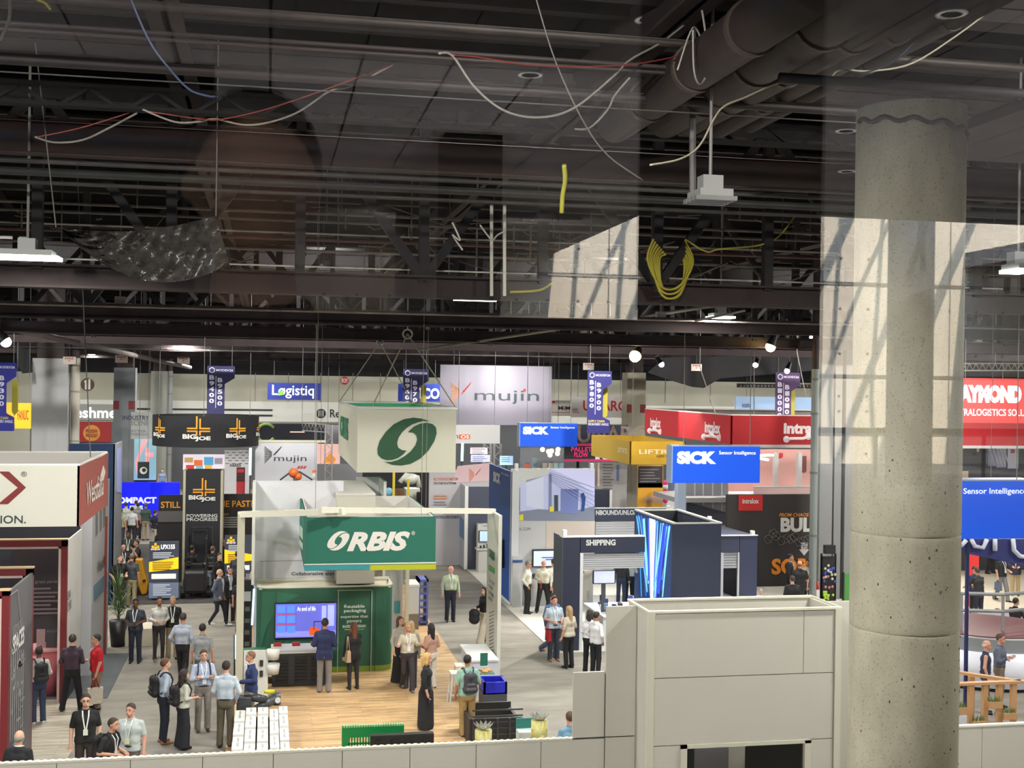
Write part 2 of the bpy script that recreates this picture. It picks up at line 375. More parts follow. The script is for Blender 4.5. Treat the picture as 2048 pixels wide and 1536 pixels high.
# round ducts and pipes across
def tubex(nm, y, th, Y, col, lab, x0=-16, x1=34, cat='pipe', px=700, metal=0, rough=.6):
    p = PY(px, y, Y); r = th/2/FP*Y
    return props(obj(nm, MB().tube([(x0, Y, p.z), (x1, Y, p.z)], r, 20), M(col, rough, kind='dark', metal=metal), smooth=True), lab, cat, None, S)
tubex('round_duct', 305, 74, 19, (38, 19, 19), 'large dark maroon duct crossing the upper hall', cat='duct')
tubex('ceiling_pipe', 352, 9, 18.4, (53, 49, 48), 'upper thin pale pipe below the maroon duct')
tubex('ceiling_pipe', 372, 16, 18.2, (36, 36, 34), 'thick grey pipe below the maroon duct')
tubex('ceiling_pipe', 392, 8, 18.0, (44, 39, 36), 'lower thin pipe below the maroon duct')
tubex('ceiling_pipe', 336, 7, 18.6, (40, 27, 26), 'thin red brown pipe along the maroon duct')
tubex('ceiling_pipe', 92, 9, 13.4, (36, 26, 26), 'upper of two brown pipes near the top edge')
tubex('ceiling_pipe', 104, 7, 13.4, (40, 28, 27), 'lower of two brown pipes near the top edge')
tubex('ceiling_pipe', 40, 18, 13.2, (40, 32, 28), 'brown pipe crossing at the top edge')
tubex('ceiling_pipe', 160, 22, 14.4, (32, 24, 24), 'brown pipe just above the lattice joist')
tubex('ceiling_pipe', 185, 3, 13.8, (67, 64, 62), 'thin bright conduit above the lattice joist')
for k, (y, th, Y, col) in enumerate(((430, 6, 24, (110, 96, 90)), (446, 5, 24, (90, 84, 80)), (470, 4, 23, (120, 112, 104)), (482, 7, 26, (84, 52, 50)), (505, 5, 26, (92, 84, 80)), (536, 3.4, 21.5, (175, 172, 165)), (625, 4, 29, (118, 108, 100)), (668, 3, 44, (96, 90, 88)), (676, 4, 46, (90, 82, 80)), (706, 3, 60, (90, 88, 90)))):
    tubex('ceiling_conduit', y, th, Y, col, ['conduit high behind the nearest truss', 'lower twin conduit behind the nearest truss', 'pale conduit crossing mid truss', 'red conduit crossing mid truss', 'grey conduit low in the nearest truss', 'bright white conduit crossing in front of the nearest truss', 'thin conduit ahead of the second truss', 'upper conduit behind the third truss', 'lower conduit behind the third truss', 'far conduit just above the partition wall'][k], cat='conduit', x1=14 if k == 5 else 34)
# diagonal big pipes upper right
def pipe2(a, b, ya, yb, r, lab, col=(40, 30, 29), nm='ceiling_pipe'):
    p = PY(a[0], a[1], ya); q = PY(b[0], b[1], yb); d = (q-p)
    mb = MB().tube([p, p+d*.25, p+d*.5, p+d*.75, q], r, 22)
    t = thing(nm, lab, 'pipe', p, kind=S); obj('barrel', mb, M(col, .6, kind='dark'), t, smooth=True)
    mb = MB(); n = d.normalized()
    for k in (.22, .47, .74): mb.tube([p+d*k-n*.05, p+d*k+n*.05], r*1.09, 22)
    obj('joint_band', mb, M((66, 56, 50), .6), t, smooth=False)
pipe2((1640, -40), (1230, 250), 9.5, 17, .26, 'fat dark pipe running diagonally from the top edge, leftmost of the pipe bundle')
pipe2((1800, -60), (1330, 235), 9.5, 17, .3, 'fattest dark pipe in the diagonal bundle at the top right')
pipe2((1860, -20), (1380, 245), 9.7, 17, .2, 'third dark pipe of the diagonal bundle')
pipe2((1960, -40), (1440, 252), 9.7, 17, .17, 'slim dark pipe at the right of the diagonal bundle')
pipe2((2090, -60), (1500, 250), 9.7, 17, .12, 'thinnest dark pipe of the diagonal bundle')
tubex('ceiling_pipe', 232, 34, 14.6, (35, 28, 28), 'dark pipe crossing behind the pillar top', x0=9, x1=30, px=1600)
tubex('ceiling_pipe', 262, 26, 14.8, (36, 27, 26), 'second dark pipe crossing behind the pillar top', x0=8, x1=30, px=1600)
tubex('ceiling_pipe', 158, 22, 12.0, (22, 20, 22), 'dark pipe crossing below the diagonal bundle', x0=5.2, x1=20, px=1600)
props(obj('roof_slab', B(6.6, 26, 8.2, 12.2, 10.32, 10.42), M((42, 32, 33), .85, kind='dark')), 'flat dark maroon slab resting above the concrete pillar', 'slab', None, S)
# hanging strip with hooks at the top centre right
def drop(x, y0, y1, Y, r, lab, col=(90, 88, 86), nm='hanging_rod', cat='rod'):
    a = PY(x, y0, Y); b = PY(x, y1, Y); return props(obj(nm, MB().tube([a, b], r, 6), M(col, .5)), lab, cat)
drop(1385, 40, 400, 15, .045, 'grey rod with hook hanging to the unlit lamp cluster')
drop(983, 410, 592, 20, .03, 'left slotted steel strip hanging beside the bright lamp', (190, 188, 175), 'slotted_strip', 'strip')
drop(1009, 410, 592, 20, .03, 'right slotted steel strip hanging beside the bright lamp', (200, 198, 182), 'slotted_strip', 'strip')
# loose cables
CAB = [((0, 118), (60, 60), 12), ((262, 0), (300, 70), 12)]
def cable(pts, Y, r, col, lab):
    P = [PY(x, y, Y+(.15*i)) for i, (x, y) in enumerate(pts)]; out = []
    for i in range(len(P)-1):
        p0 = P[max(i-1, 0)]; p1 = P[i]; p2 = P[i+1]; p3 = P[min(i+2, len(P)-1)]
        for k in range(6):
            t = k/6; out.append(.5*((2*p1)+(p2-p0)*t+(2*p0-5*p1+4*p2-p3)*t*t+(3*p1-p0-3*p2+p3)*t**3))
    out.append(P[-1]); return props(obj('loose_cable', MB().tube(out, r, 5), M(col, .5), smooth=True), lab, 'cable')
GY = (118, 114, 108); RD = (110, 38, 32); YL = (160, 150, 46); BL = (60, 70, 100)
cable([(262, 0), (300, 85), (345, 145), (380, 180), (415, 192), (430, 193)], 12.5, .012, BL, 'blue grey cable hanging at the upper left')
cable([(70, 274), (110, 285), (165, 280), (220, 255), (274, 226)], 14, .012, GY, 'pale cable sagging low at the upper left')
cable([(75, 274), (160, 256), (258, 226)], 14, .008, RD, 'red cable beside the low sagging pale cable')
cable([(285, 219), (350, 244), (400, 243), (430, 238), (490, 250), (545, 243), (600, 222), (660, 182), (700, 173), (785, 130)], 13.5, .012, GY, 'long pale cable looping across the upper left')
cable([(290, 222), (400, 238), (440, 239), (520, 222), (620, 190), (787, 129)], 13.6, .008, RD, 'red cable following the long looping pale cable')
cable([(878, 107), (905, 112), (950, 175), (1010, 222), (1080, 235), (1150, 215), (1230, 150), (1260, 120), (1330, 80), (1400, 20), (1410, -10)], 12, .013, GY, 'long grey cable swinging down at the top centre')
cable([(905, 110), (960, 115), (1060, 130), (1180, 133), (1290, 125), (1400, 100), (1560, 50), (1690, 0)], 12.2, .008, RD, 'red cable crossing the top right')
cable([(1260, 155), (1230, 190), (1215, 220), (1180, 255), (1150, 258)], 13, .012, GY, 'short grey cable end hanging at the top centre')
cable([(1070, -10), (1110, 120), (1165, 240), (1215, 310), (1285, 360)], 13, .009, (110, 104, 100), 'thin dark grey wire slanting across the top centre')
cable([(1300, 330), (1360, 318), (1400, 290), (1440, 220), (1490, 195), (1570, 162), (1650, 160), (1680, 140), (1740, 142), (1820, 128), (1900, 80), (1980, 20), (2000, -10)], 11.5, .011, (168, 160, 140), 'long beige cable draped across the top right')
cable([(1690, 140), (1730, 145), (1790, 120), (1850, 60), (1880, 22), (1990, -5)], 11.4, .008, BL, 'thin blue cable draped at the top right')
cable([(1386, 60), (1388, 140), (1400, 168), (1414, 140), (1410, 60), (1400, 0)], 12, .012, (150, 148, 142), 'grey cable loop hanging beside the rod')
cable([(1355, 140), (1386, 55), (1406, 90)], 12, .01, (150, 148, 142), 'short forked cable at the top of the rod')
cable([(1020, 584), (1080, 580), (1110, 563), (1125, 575), (1110, 588), (1100, 575), (1120, 562), (1150, 585), (1190, 592), (1205, 570), (1206, 540)], 20.2, .022, YL, 'yellow cable with one loop on the nearest truss')
cable([(1370, 478), (1412, 503), (1440, 498), (1520, 490), (1560, 470), (1590, 430)], 20, .016, YL, 'yellow cable curving up to a small white box')
for k in range(7):
    a = 1295+k*4; b_ = 1386-k*3; d = 560+(k % 3)*8
    cable([(a+12, 478+k*5), (a, 520), ((a+b_)/2-18, d+14), ((a+b_)/2+18, d+12), (b_, 525), (b_-16, 480+k*6)], 19.7+.02*k, .02, YL, 'strand of the yellow cable coil on the nearest truss')['group'] = 'strands of the yellow cable coil'
cable([(1128, 330), (1130, 360), (1125, 390), (1123, 425)], 14, .03, (190, 190, 70), 'yellow tape ribbon hanging below the duct')
cable([(960, 450), (975, 470), (985, 480), (995, 470), (1010, 462)], 19, .015, (200, 198, 190), 'short white cable curl beside the slotted strips')
cable([(905, 445), (920, 480), (905, 470), (925, 500)], 19, .015, (200, 198, 190), 'zigzag white cable left of the slotted strips')
cable([(0, 80), (18, 40), (20, 0)], 11.5, .015, GY, 'pale cable in the top left corner')
cable([(75, 0), (90, 6), (100, 18)], 11.5, .012, YL, 'yellow cable tip in the top left corner')
cable([(1390, 642), (1490, 621)], 28, .03, (150, 140, 130), 'pale diagonal brace rod right of centre')
pa = PY(840, 700, 44); pb = PY(1440, 610, 30)
props(obj('slanted_conduit', MB().tube([pa, pb], .045, 8), M((140, 132, 122), .6)), 'long slanted conduit climbing to the right under the second truss', 'conduit', None, S)
pa = PY(-30, 645, 40); pb = PY(380, 735, 75)
props(obj('slanted_conduit', MB().tube([pa, pb], .12, 8), M((110, 100, 98), .6)), 'long slanted pipe dropping to the right at the left side', 'pipe', None, S)
random.seed(77); mb = MB()
for k in range(90):
    x_ = random.uniform(880, 1660) if k % 3 else random.uniform(20, 860); y_ = random.uniform(410, 560); Yd = random.uniform(22, 29); p = PY(x_, y_, Yd); L_ = random.uniform(.4, 2.6)
    q = p+Vector((random.uniform(-1, 1)*L_, random.uniform(-.3, .3), random.uniform(-.25, .12)*L_)) if k % 2 else p+Vector((0, 0, random.uniform(.3, 1.2)))
    m_d = (p+q)/2-Vector((0, 0, abs((q-p).x)*random.uniform(0, .25))); mb.tube([p, m_d, q], random.uniform(.008, .02), 4)
props(obj('wire_tangle', mb, M((84, 80, 76), .6)), 'tangle of thin hanging wires and hooks inside the nearest roof trusses', 'wires', None, 'stuff')
# crumpled dark plastic sheet
random.seed(11)
n, m_ = 44, 18; mb = MB()
TL, TR, BR, BC, BL_ = (112, 455), (432, 432), (461, 535), (300, 552), (140, 500)
for j in range(m_+1):
    for i in range(n+1):
        u = i/n; v = j/m_
        top = (TL[0]+(TR[0]-TL[0])*u, TL[1]+(TR[1]-TL[1])*u+18*math.sin(math.pi*u))
        bot = (BL_[0]-20+(BR[0]-BL_[0]+20)*u, (455+(535-455)*u)+66*math.sin(math.pi*min(1, u*1.05))**.8)
        x = top[0]+(bot[0]-top[0])*v; y_ = top[1]+(bot[1]-top[1])*v
        Yd = 17.6+.5*math.sin(v*2.6+u*3)+.12*math.sin(u*38+v*9)+.08*math.sin(u*61+v*31)+random.uniform(-.07, .07)
        mb.v.append(tuple(PY(x, y_, Yd)))
for j in range(m_):
    for i in range(n): a = j*(n+1)+i; mb.f.append((a, a+1, a+n+2, a+n+1))
props(obj('plastic_sheet', mb, M((66, 63, 61), .27), smooth=True), 'crumpled shiny dark plastic sheet hanging under the roof at the left', 'plastic sheet')
for x_, y_, dx, lab in ((112, 455, -.3, 'left'), (432, 432, 0, 'right')): props(obj('tie_cord', MB().tube([PY(x_, y_, 17.6), PY(x_, y_, 17.6)+Vector((dx, 0, 2.5))], .01, 5), M((90, 88, 84))), lab+' cord tying up the crumpled plastic sheet', 'cord')
# black drape above the intralox ring
mb = MB(); f = FY(58)
f.poly([(1330, 715), (1640, 708), (1640, 740), (1440, 757), (1408, 776), (1385, 774), (1330, 757), (1295, 745)], 0, .08, True, mb)
props(obj('black_drape', mb, M((34, 32, 36), .8, kind='cloth')), 'black drape swagged under the roof above the red ring sign', 'drape')
mb = MB(); f = FY(58); f.poly([(32, 690), (60, 705), (65, 745), (45, 747), (34, 730)], 0, .08, True, mb)
props(obj('black_drape', mb, M((34, 34, 38), .8, kind='cloth')), 'black drape hanging left of the wide left column', 'drape')
# ---------------------------------------------------------------- ceiling lamps
def lamp(x, y, wpx, z, lab, e=420, bars=4, lit=True, body=True, Yf=None):
    p = PZ(x, y, z) if Yf is None else PY(x, y, Yf)
    hw = wpx/2/FP*p.y*.98; t = thing('high_bay_lamp', lab, 'ceiling lamp', p, 'high bay lamps under the roof')
    mb = MB(); mb.box(p.x-hw*.8, p.x+hw*.8, p.y-.22, p.y+.22, p.z+.05, p.z+.13); mb.box(p.x-.12, p.x+.12, p.y-.1, p.y+.1, p.z+.13, p.z+.3); obj('housing', mb, M((150, 150, 148), .5), t)
    obj('hanger', MB().tube([(p.x, p.y, p.z+.3), (p.x, p.y, 12.6)], .02, 6), M((120, 118, 114), .5), t)
    for k in range(bars):
        yy = p.y-.24+.48*(k+.5)/bars
        obj('tube', MB().box(p.x-hw, p.x+hw, yy-.04, yy+.04, p.z, p.z+.05), M((240, 246, 235) if lit else (120, 122, 120), .4, em=9 if lit else 0), t)
    if lit: arealight('lamp_glow', (p.x, p.y, p.z-.01), hw*2, .5, e, parent=t)
lamp(55, 519, 120, 9.5, 'nearest high bay lamp with four bright tubes at the left edge', 750)
lamp(240, 618, 58, 9.5, 'high bay lamp below the plastic sheet', 700)
lamp(319, 659, 52, 9.5, 'small high bay lamp left of centre', 700)
lamp(364, 687, 38, 9.5, 'far small high bay lamp left of centre', 700)
lamp(952, 601, 88, 9.45, 'bright high bay lamp at the foot of the slotted strips', 750)
lamp(1441, 637, 54, 9.5, 'high bay lamp hanging right of centre', 700)
lamp(1167, 678, 36, 9.5, 'far high bay lamp above the aisle banner', 700)
lamp(1021, 697, 30, 9.5, 'thin far high bay lamp above the white banner', 700)
lamp(1956, 691, 44, 9.5, 'high bay lamp above the red sign at the right', 700)
lamp(2036, 546, 50, 9.5, 'high bay lamp cut by the right edge', 750)
lamp(403, 702, 30, 9.5, 'farthest thin high bay lamp left of centre', 700)
lamp(927, 711, 30, 9.5, 'farthest thin high bay lamp at the white banner corner', 700)
lamp(1321, 646, 26, 9.5, 'small distant high bay lamp left of the warm floodlights', 500)
lamp(183, 709, 12, 9.3, 'tiny distant lamp between the left columns', 400)
lamp(1420, 405, 92, 9.9, 'unlit white high bay lamp under the hanging rod', lit=False)
for i, (X, Y) in enumerate(((-15, 20), (-15, 34), (-15, 50), (-17, 68), (24, 22), (24, 36), (30, 52), (38, 68), (-6, 8), (0, 6.9), (14, 7.6), (30, 12), (-14, 82), (-2, 82), (10, 82), (22, 82), (34, 82), (46, 82))):  # side rows continue the hall; front and far rows added for brightness
    t = thing('high_bay_lamp', 'high bay lamp in the added rows beside, before and beyond the view', 'ceiling lamp', (X, Y, 10.5), 'high bay lamps added around the view')
    obj('housing', B(X-.6, X+.6, Y-.25, Y+.25, 10.55, 10.7), M((150, 150, 148), .5), t)
    obj('hanger', MB().tube([(X, Y, 10.7), (X, Y, 12.6)], .02, 6), M((120, 118, 114), .5), t)
    arealight('lamp_glow', (X, Y, 10.5), 1.2, .5, 1300 if Y > 80 else 1500 if Y > 10 else 660, parent=t)
for i, X in enumerate((-7, 1, 9, 18)):  # unseen fill lights, added to brighten upright faces towards the camera
    t = thing('floodlight', 'wide fill floodlight added under the roof above the glass front', 'floodlight', (X, 7.2, 11.6), 'fill floodlights added above the glass front')
    obj('can', MB().tube([(X, 7.0, 11.75), (X, 7.25, 11.55)], [.16, .2], 14), M((40, 40, 42), .5), t); obj('clamp', MB().tube([(X, 7.05, 11.7), (X, 7.05, 12.6)], .03, 6), M((60, 60, 60)), t)
    spot('flood_beam', (X, 7.35, 11.5), (X+3, 40, 1.5), 2700, 95, (1, .96, .9), .2, .8)
for i, X in enumerate((-9, 2, 13, 24, 36)):  # fill lights added to brighten the far booths and back wall
    t = thing('floodlight', 'wide fill floodlight added under the roof in mid hall', 'floodlight', (X, 43, 12.0), 'fill floodlights added under the mid hall roof')
    obj('can', MB().tube([(X, 42.9, 12.1), (X, 43.1, 11.95)], [.16, .2], 14), M((40, 40, 42), .5), t); obj('clamp', MB().tube([(X, 42.9, 12.05), (X, 42.9, 12.7)], .03, 6), M((60, 60, 60)), t)
    spot('flood_beam', (X, 43.2, 11.9), (X+2, 78, 2.5), 6500, 100, (1, .97, .92), .2, .8)
for i, (x_, e_) in enumerate(((-9, 2600), (-3, 2600), (3, 1400), (17, 1400))):  # fill lights added to lift the unlit lobby wall in the reflection
    t = thing('lobby_fill_lamp', 'long fill lamp added under the lobby ceiling edge', 'ceiling lamp', (x_, -16.4, 10.2), 'fill lamps added in the lobby')
    obj('housing', B(x_-1.5, x_+1.5, -16.5, -16.3, 10.22, 10.3), M((160, 160, 158)), t); arealight('lamp_glow', (x_, -16.4, 10.2), 3, .2, e_, parent=t, rot=(math.radians(-35), 0, 0))
for x_ in (-4, 2, 8):  # fill lights added to lift the lobby ceiling planks
    t = thing('fill_uplight', 'low fill uplight added on the lobby floor', 'lamp', (x_, -9, 6.3), 'fill uplights added in the lobby')
    obj('housing', B(x_-.4, x_+.4, -9.2, -8.8, 6.3, 6.5), M((60, 60, 60)), t); arealight('lamp_glow', (x_, -9, 6.52), .8, .4, 230, parent=t, rot=(math.pi, 0, 0))
def flood(x, y, Y, tgt, e, lab, col=(255, 214, 140), r=.16, em=60):
    p = PY(x, y, Y); t = thing('floodlight', lab, 'floodlight', p); d = (Vector(tgt)-p).normalized()
    obj('lens', MB().sph(p, r, 14, 9), M(col, .4, em=em), t, smooth=True)
    obj('can', MB().tube([p-d*.05, p-d*.45], [r*1.15, r*.7], 14), M((40, 40, 42), .5), t)
    obj('clamp', MB().tube([p-d*.3, p-d*.3+Vector((0, 0, .8))], .03, 6), M((60, 60, 60), .5), t)
    spot('flood_beam', p+d*(r+.05), tgt, e, 70)
flood(1270, 713, 42, (7, 34, 2), 6000, 'brightest warm floodlight above the cream column', r=.2, em=90)
flood(1541, 694, 40, (14, 40, 1.5), 5000, 'second warm floodlight right of the brightest one', r=.17, em=80)
flood(1323, 729, 52, (20, 50, 4), 1500, 'small tilted white floodlight near the black drape', (240, 246, 255), .12, 30)
flood(1511, 730, 52, (18, 50, 3), 1500, 'small white floodlight above the red ring sign', (240, 246, 255), .12, 30)
flood(1574, 742, 52, (20, 50, 3), 1500, 'small white floodlight beside the purple aisle banner', (240, 246, 255), .12, 30)
flood(1624, 675, 45, (14, 45, 2), 1500, 'small white floodlight near the grey pipe top', (240, 246, 255), .1, 30)
flood(12, 684, 40, (-3, 40, 3), 2500, 'white floodlight at the far left edge', (240, 246, 255), .16, 40)
# ================================================================ the mezzanine lobby behind the glass
G = .55
def V(px, py, Yv): p = PY(px, py, Yv); return Vector((p.x, 2*G-p.y, p.z))
obj('floor', B(-14, 22, -24, .5, 5.9, 6.3), M((52, 50, 50), .9, kind='carpet'), kind=S, label='dark lobby carpet on the mezzanine')
gm = bpy.data.materials.new('clear_glass'); gm.use_nodes = True; nt = gm.node_tree; nt.nodes.clear()
o_ = nt.nodes.new('ShaderNodeOutputMaterial'); mxs = nt.nodes.new('ShaderNodeMixShader'); tr = nt.nodes.new('ShaderNodeBsdfTransparent'); gl = nt.nodes.new('ShaderNodeBsdfGlossy')
gl.inputs['Roughness'].default_value = 0; tr.inputs[0].default_value = (.97, .975, .97, 1); gl.inputs[0].default_value = (1, 1, 1, 1); mxs.inputs[0].default_value = .052
nt.links.new(tr.outputs[0], mxs.inputs[1]); nt.links.new(gl.outputs[0], mxs.inputs[2]); nt.links.new(mxs.outputs[0], o_.inputs[0])
obj('window_1', B(-6, 12, G, G+.012, 6.16, 10.3), gm, kind=S, label='tall clear glass pane between lobby and hall')
obj('wall_lobby', MB().box(-34, 66, .3, .62, 10.3, 13).box(-34, -6, .3, .62, 5.7, 10.3).box(12, 66, .3, .62, 5.7, 10.3).box(-34, 66, .3, 4, 5.7, 5.9), M((50, 48, 48), .9), kind=S)
zc = 10.3; yE = -15.5
mb = MB(); x = -14.
while x < 22: mb.box(x, x+.68, yE, .3, zc, zc+.06); x += .7
mb.box(-14, 22, yE, .3, zc+.08, zc+.3)
obj('ceiling', mb, M((150, 145, 150), .7), kind=S, label='lobby ceiling of grey metal planks reflected in the glass')
def dl(px, py, r=.1):
    p = PZ(px, py, zc-.005); p = Vector((p.x, 2*G-p.y, p.z))
    t = thing('downlight', 'round recessed downlight in the lobby ceiling', 'downlight', p, 'recessed lobby downlights')
    mb = MB(); n = 24
    for i in range(n):
        a = 2*math.pi*i/n; b_ = 2*math.pi*(i+1)/n
        mb.add([p+Vector((rr_*math.cos(q), rr_*math.sin(q), 0)) for q in (a, b_) for rr_ in (r, r*.72)], [(0, 1, 3, 2)])
    obj('trim_ring', mb, M((230, 228, 220), .4, em=2.2), t)
    obj('baffle', MB().cyl(p.x, p.y, p.z-.002, p.z+.0, r*.72, 20), M((20, 20, 22)), t)
for q in ((1061, 150), (1905, 28), (1307, 332), (1695, 343), (1693, 262), (1300, 40)): dl(*q)
# concrete wall in the sun, form tie holes, joints, handrail
yW = -21.6
wa = M((205, 192, 172), .85, kind='plaster')
obj('wall_lobby', B(-14, 24, yW-.3, yW, 6.3, 19), wa, kind=S, label='cast concrete lobby wall reflected in the glass')
mb = MB()
for z in (6.9, 8.05, 9.9): mb.box(-14, 24, yW, yW+.012, z-.035, z+.035)
for x in (-8, -4.4, -.8, 2.8, 6.4, 10, 13.6, 17.2): mb.box(x-.01, x+.01, yW, yW+.01, 6.2, 12)
obj('trim_5', mb, M((90, 84, 76)), kind=S)
mb = MB()
for i in range(44):
    for z in (6.5, 7.35, 7.65, 8.5, 9.4, 10.4): mb.sph((-8+i*.6, yW, z), (.03, .01, .03), 8, 5)
obj('tie_holes', mb, M((60, 55, 50)), kind=S)
xs0 = V(1160, 700, 22.6).x; xs1 = V(1932, 700, 22.6).x
sk = MB(); sk.box(-14, xs0-.5, yW, yE, zc, zc+.3); sk.box(xs1, 24, yW, yE, zc, zc+.3)  # roof slabs added to block the sun outside the lit wall patch

obj('ceiling', sk, M((120, 116, 116), .8), kind=S)
for X in (-14.3, 24): obj('wall_lobby', B(X, X+.3, -24, .3, 5.9, 19), M((140, 136, 130), .9), kind=S)
mb = MB(); random.seed(5)
for i in range(9):
    x = xs0+.4+i*(xs1-xs0)/9
    mb.tube([(x-1.6, yE+.2, 11.2), (x-.6, yE-2.2, 12.1), (x+.3, yE-4.0, 12.6), (x+1.2, yW+.4, 12.8)], .05+.03*(i % 3), 8)
    mb.tube([(x+.4, yE+.2, 11.2), (x-.2, yE-2.4, 12.3), (x-.3, yW+.4, 13.0)], .05, 8)
props(obj('skylight_strut', mb, M((150, 150, 150), .6)), 'curved steel struts under the lobby skylight', 'strut', None, S)
mb = MB(); mb.box(-8, 22, -17.9, -17.8, 7.05, 7.15)
for i in range(16): mb.box(-8+2*i, -7.95+2*i, -17.87, -17.82, 6.3, 7.1)
props(obj('lobby_handrail', mb, M((24, 23, 24), .5)), 'dark handrail in the lobby seen in reflection', 'handrail')
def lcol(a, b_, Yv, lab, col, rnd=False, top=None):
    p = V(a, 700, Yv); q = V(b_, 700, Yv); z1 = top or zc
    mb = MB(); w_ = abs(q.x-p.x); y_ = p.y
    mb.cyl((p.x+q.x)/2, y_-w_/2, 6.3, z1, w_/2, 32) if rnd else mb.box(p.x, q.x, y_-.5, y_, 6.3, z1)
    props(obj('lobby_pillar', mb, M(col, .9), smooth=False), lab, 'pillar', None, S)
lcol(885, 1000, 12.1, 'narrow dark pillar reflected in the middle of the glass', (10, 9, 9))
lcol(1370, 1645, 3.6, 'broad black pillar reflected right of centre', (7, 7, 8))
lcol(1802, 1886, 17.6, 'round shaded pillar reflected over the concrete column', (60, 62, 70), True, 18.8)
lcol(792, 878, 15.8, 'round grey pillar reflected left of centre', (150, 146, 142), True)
lcol(-250, 420, 10, 'dark block added in the lobby to darken the left reflection', (9, 9, 10))  # near-black block, added to keep the left of the reflection dark
p = V(500, 620, 9.5); q = V(1400, 620, 9.5)
props(obj('reflection_block', B(p.x, q.x, p.y-.3, p.y, 6.3, p.z), M((9, 9, 10), .9)), 'low dark screen added in the lobby to block the lower reflection', 'partition', None, S)  # added near-black screen, stops the lobby reflecting over the bright booths
# ground floor cap in front of camera below the glass is outside the view
# ================================================================ people: smooth implicit bodies
def prim_field(prims, h, k=.022, cuts=(), pad=.03):
    A = np.array([list(p[0]) for p in prims]); Bq = np.array([list(p[1]) for p in prims]); R = np.array([max(np.max(p[2]), p[3]) if np.ndim(p[2]) == 0 else max(p[2]) for p in prims])
    lo = np.minimum(A, Bq).min(0)-R.max()-pad; hi = np.maximum(A, Bq).max(0)+R.max()+pad
    n = np.ceil((hi-lo)/h).astype(int)+1
    F = np.full(n, .3, dtype=np.float32)
    ax = [lo[i]+h*np.arange(n[i]) for i in range(3)]
    for (a, b, r1, r2), R_ in zip(prims, R):
        a = np.array(a, float); b = np.array(b, float)
        l = np.floor((np.minimum(a, b)-R_-.06-lo)/h).astype(int).clip(0); u = np.ceil((np.maximum(a, b)+R_+.06-lo)/h).astype(int)+1
        sl = tuple(slice(l[i], min(u[i], n[i])) for i in range(3))
        X, Y, Z = np.meshgrid(ax[0][sl[0]], ax[1][sl[1]], ax[2][sl[2]], indexing='ij')
        if np.ndim(r1):      # ellipsoid, r1 = radii, r2 = heading (radians)
            c, s = math.cos(r2), math.sin(r2); dx = X-a[0]; dy = Y-a[1]; dz = Z-a[2]
            q = np.sqrt(((c*dx+s*dy)/r1[0])**2+((-s*dx+c*dy)/r1[1])**2+(dz/r1[2])**2); D = (q-1)*min(r1)
        else:
            ab = b-a; L = max(ab@ab, 1e-9)
            t = np.clip(((X-a[0])*ab[0]+(Y-a[1])*ab[1]+(Z-a[2])*ab[2])/L, 0, 1)
            D = np.sqrt((X-a[0]-t*ab[0])**2+(Y-a[1]-t*ab[1])**2+(Z-a[2]-t*ab[2])**2)-(r1+(r2-r1)*t)
        f = F[sl]; hh = np.clip(.5+.5*(f-D)/k, 0, 1)
        F[sl] = f*(1-hh)+D*hh-k*hh*(1-hh)
    if cuts:
        X, Y, Z = np.meshgrid(*ax, indexing='ij')
        for (p, nn) in cuts:
            nn = np.array(nn, float); nn /= np.linalg.norm(nn)
            F = np.maximum(F, (X-p[0])*nn[0]+(Y-p[1])*nn[1]+(Z-p[2])*nn[2])
    return F, lo
def surfnet(F, lo, h):
    s = F < 0; nx, ny, nz = F.shape
    idx = -np.ones((nx-1, ny-1, nz-1), int); acc = np.zeros((nx-1, ny-1, nz-1, 3)); cnt = np.zeros((nx-1, ny-1, nz-1))
    for ax in range(3):
        for o1 in (0, 1):
            for o2 in (0, 1):
                off = [0, 0, 0]; oth = [i for i in range(3) if i != ax]; off[oth[0]] = o1; off[oth[1]] = o2
                s0 = [slice(off[i], off[i]+F.shape[i]-1) for i in range(3)]
                s1 = list(s0); s0[ax] = slice(0, F.shape[ax]-1); s1[ax] = slice(1, F.shape[ax])
                a = F[tuple(s0)]; b = F[tuple(s1)]; c = (a < 0) != (b < 0)
                t = np.where(c, a/np.where(c, a-b, 1), 0); cnt += c
                for i in range(3):
                    acc[..., i] += c*((t if i == ax else off[i]))
    m = cnt > 0; ids = np.argwhere(m); idx[m] = np.arange(len(ids))
    V = lo+h*(ids+acc[m]/cnt[m][:, None]); Q = []
    for ax in range(3):
        a, b = [i for i in range(3) if i != ax]
        s0 = [slice(None)]*3; s1 = [slice(None)]*3; s0[ax] = slice(0, -1); s1[ax] = slice(1, None)
        c = s[tuple(s0)] != s[tuple(s1)]; E = np.argwhere(c); E = E[(E[:, a] > 0) & (E[:, b] > 0) & (E[:, a] < F.shape[a]-1) & (E[:, b] < F.shape[b]-1)]
        if not len(E): continue
        def g(da, db):
            e = E.copy(); e[:, a] -= da; e[:, b] -= db; return idx[e[:, 0], e[:, 1], e[:, 2]]
        q = np.stack([g(1, 1), g(0, 1), g(0, 0), g(1, 0)], 1)
        ins = s[E[:, 0], E[:, 1], E[:, 2]]
        flip = ins if ax != 1 else ~ins
        q[~flip] = q[~flip][:, ::-1]; Q.append(q)
    return V, np.concatenate(Q)
def blob(prims, h, k=.022, cuts=()):
    F, lo = prim_field(prims, h, k, cuts); V, Q = surfnet(F, lo, h)
    mb = MB(); mb.v = [tuple(v) for v in V]; mb.f = [tuple(q) for q in Q]; return mb
SK = {'l': (214, 168, 142), 'm': (184, 130, 100), 'd': (112, 74, 56), 't': (198, 148, 120), 'r': (212, 156, 134)}
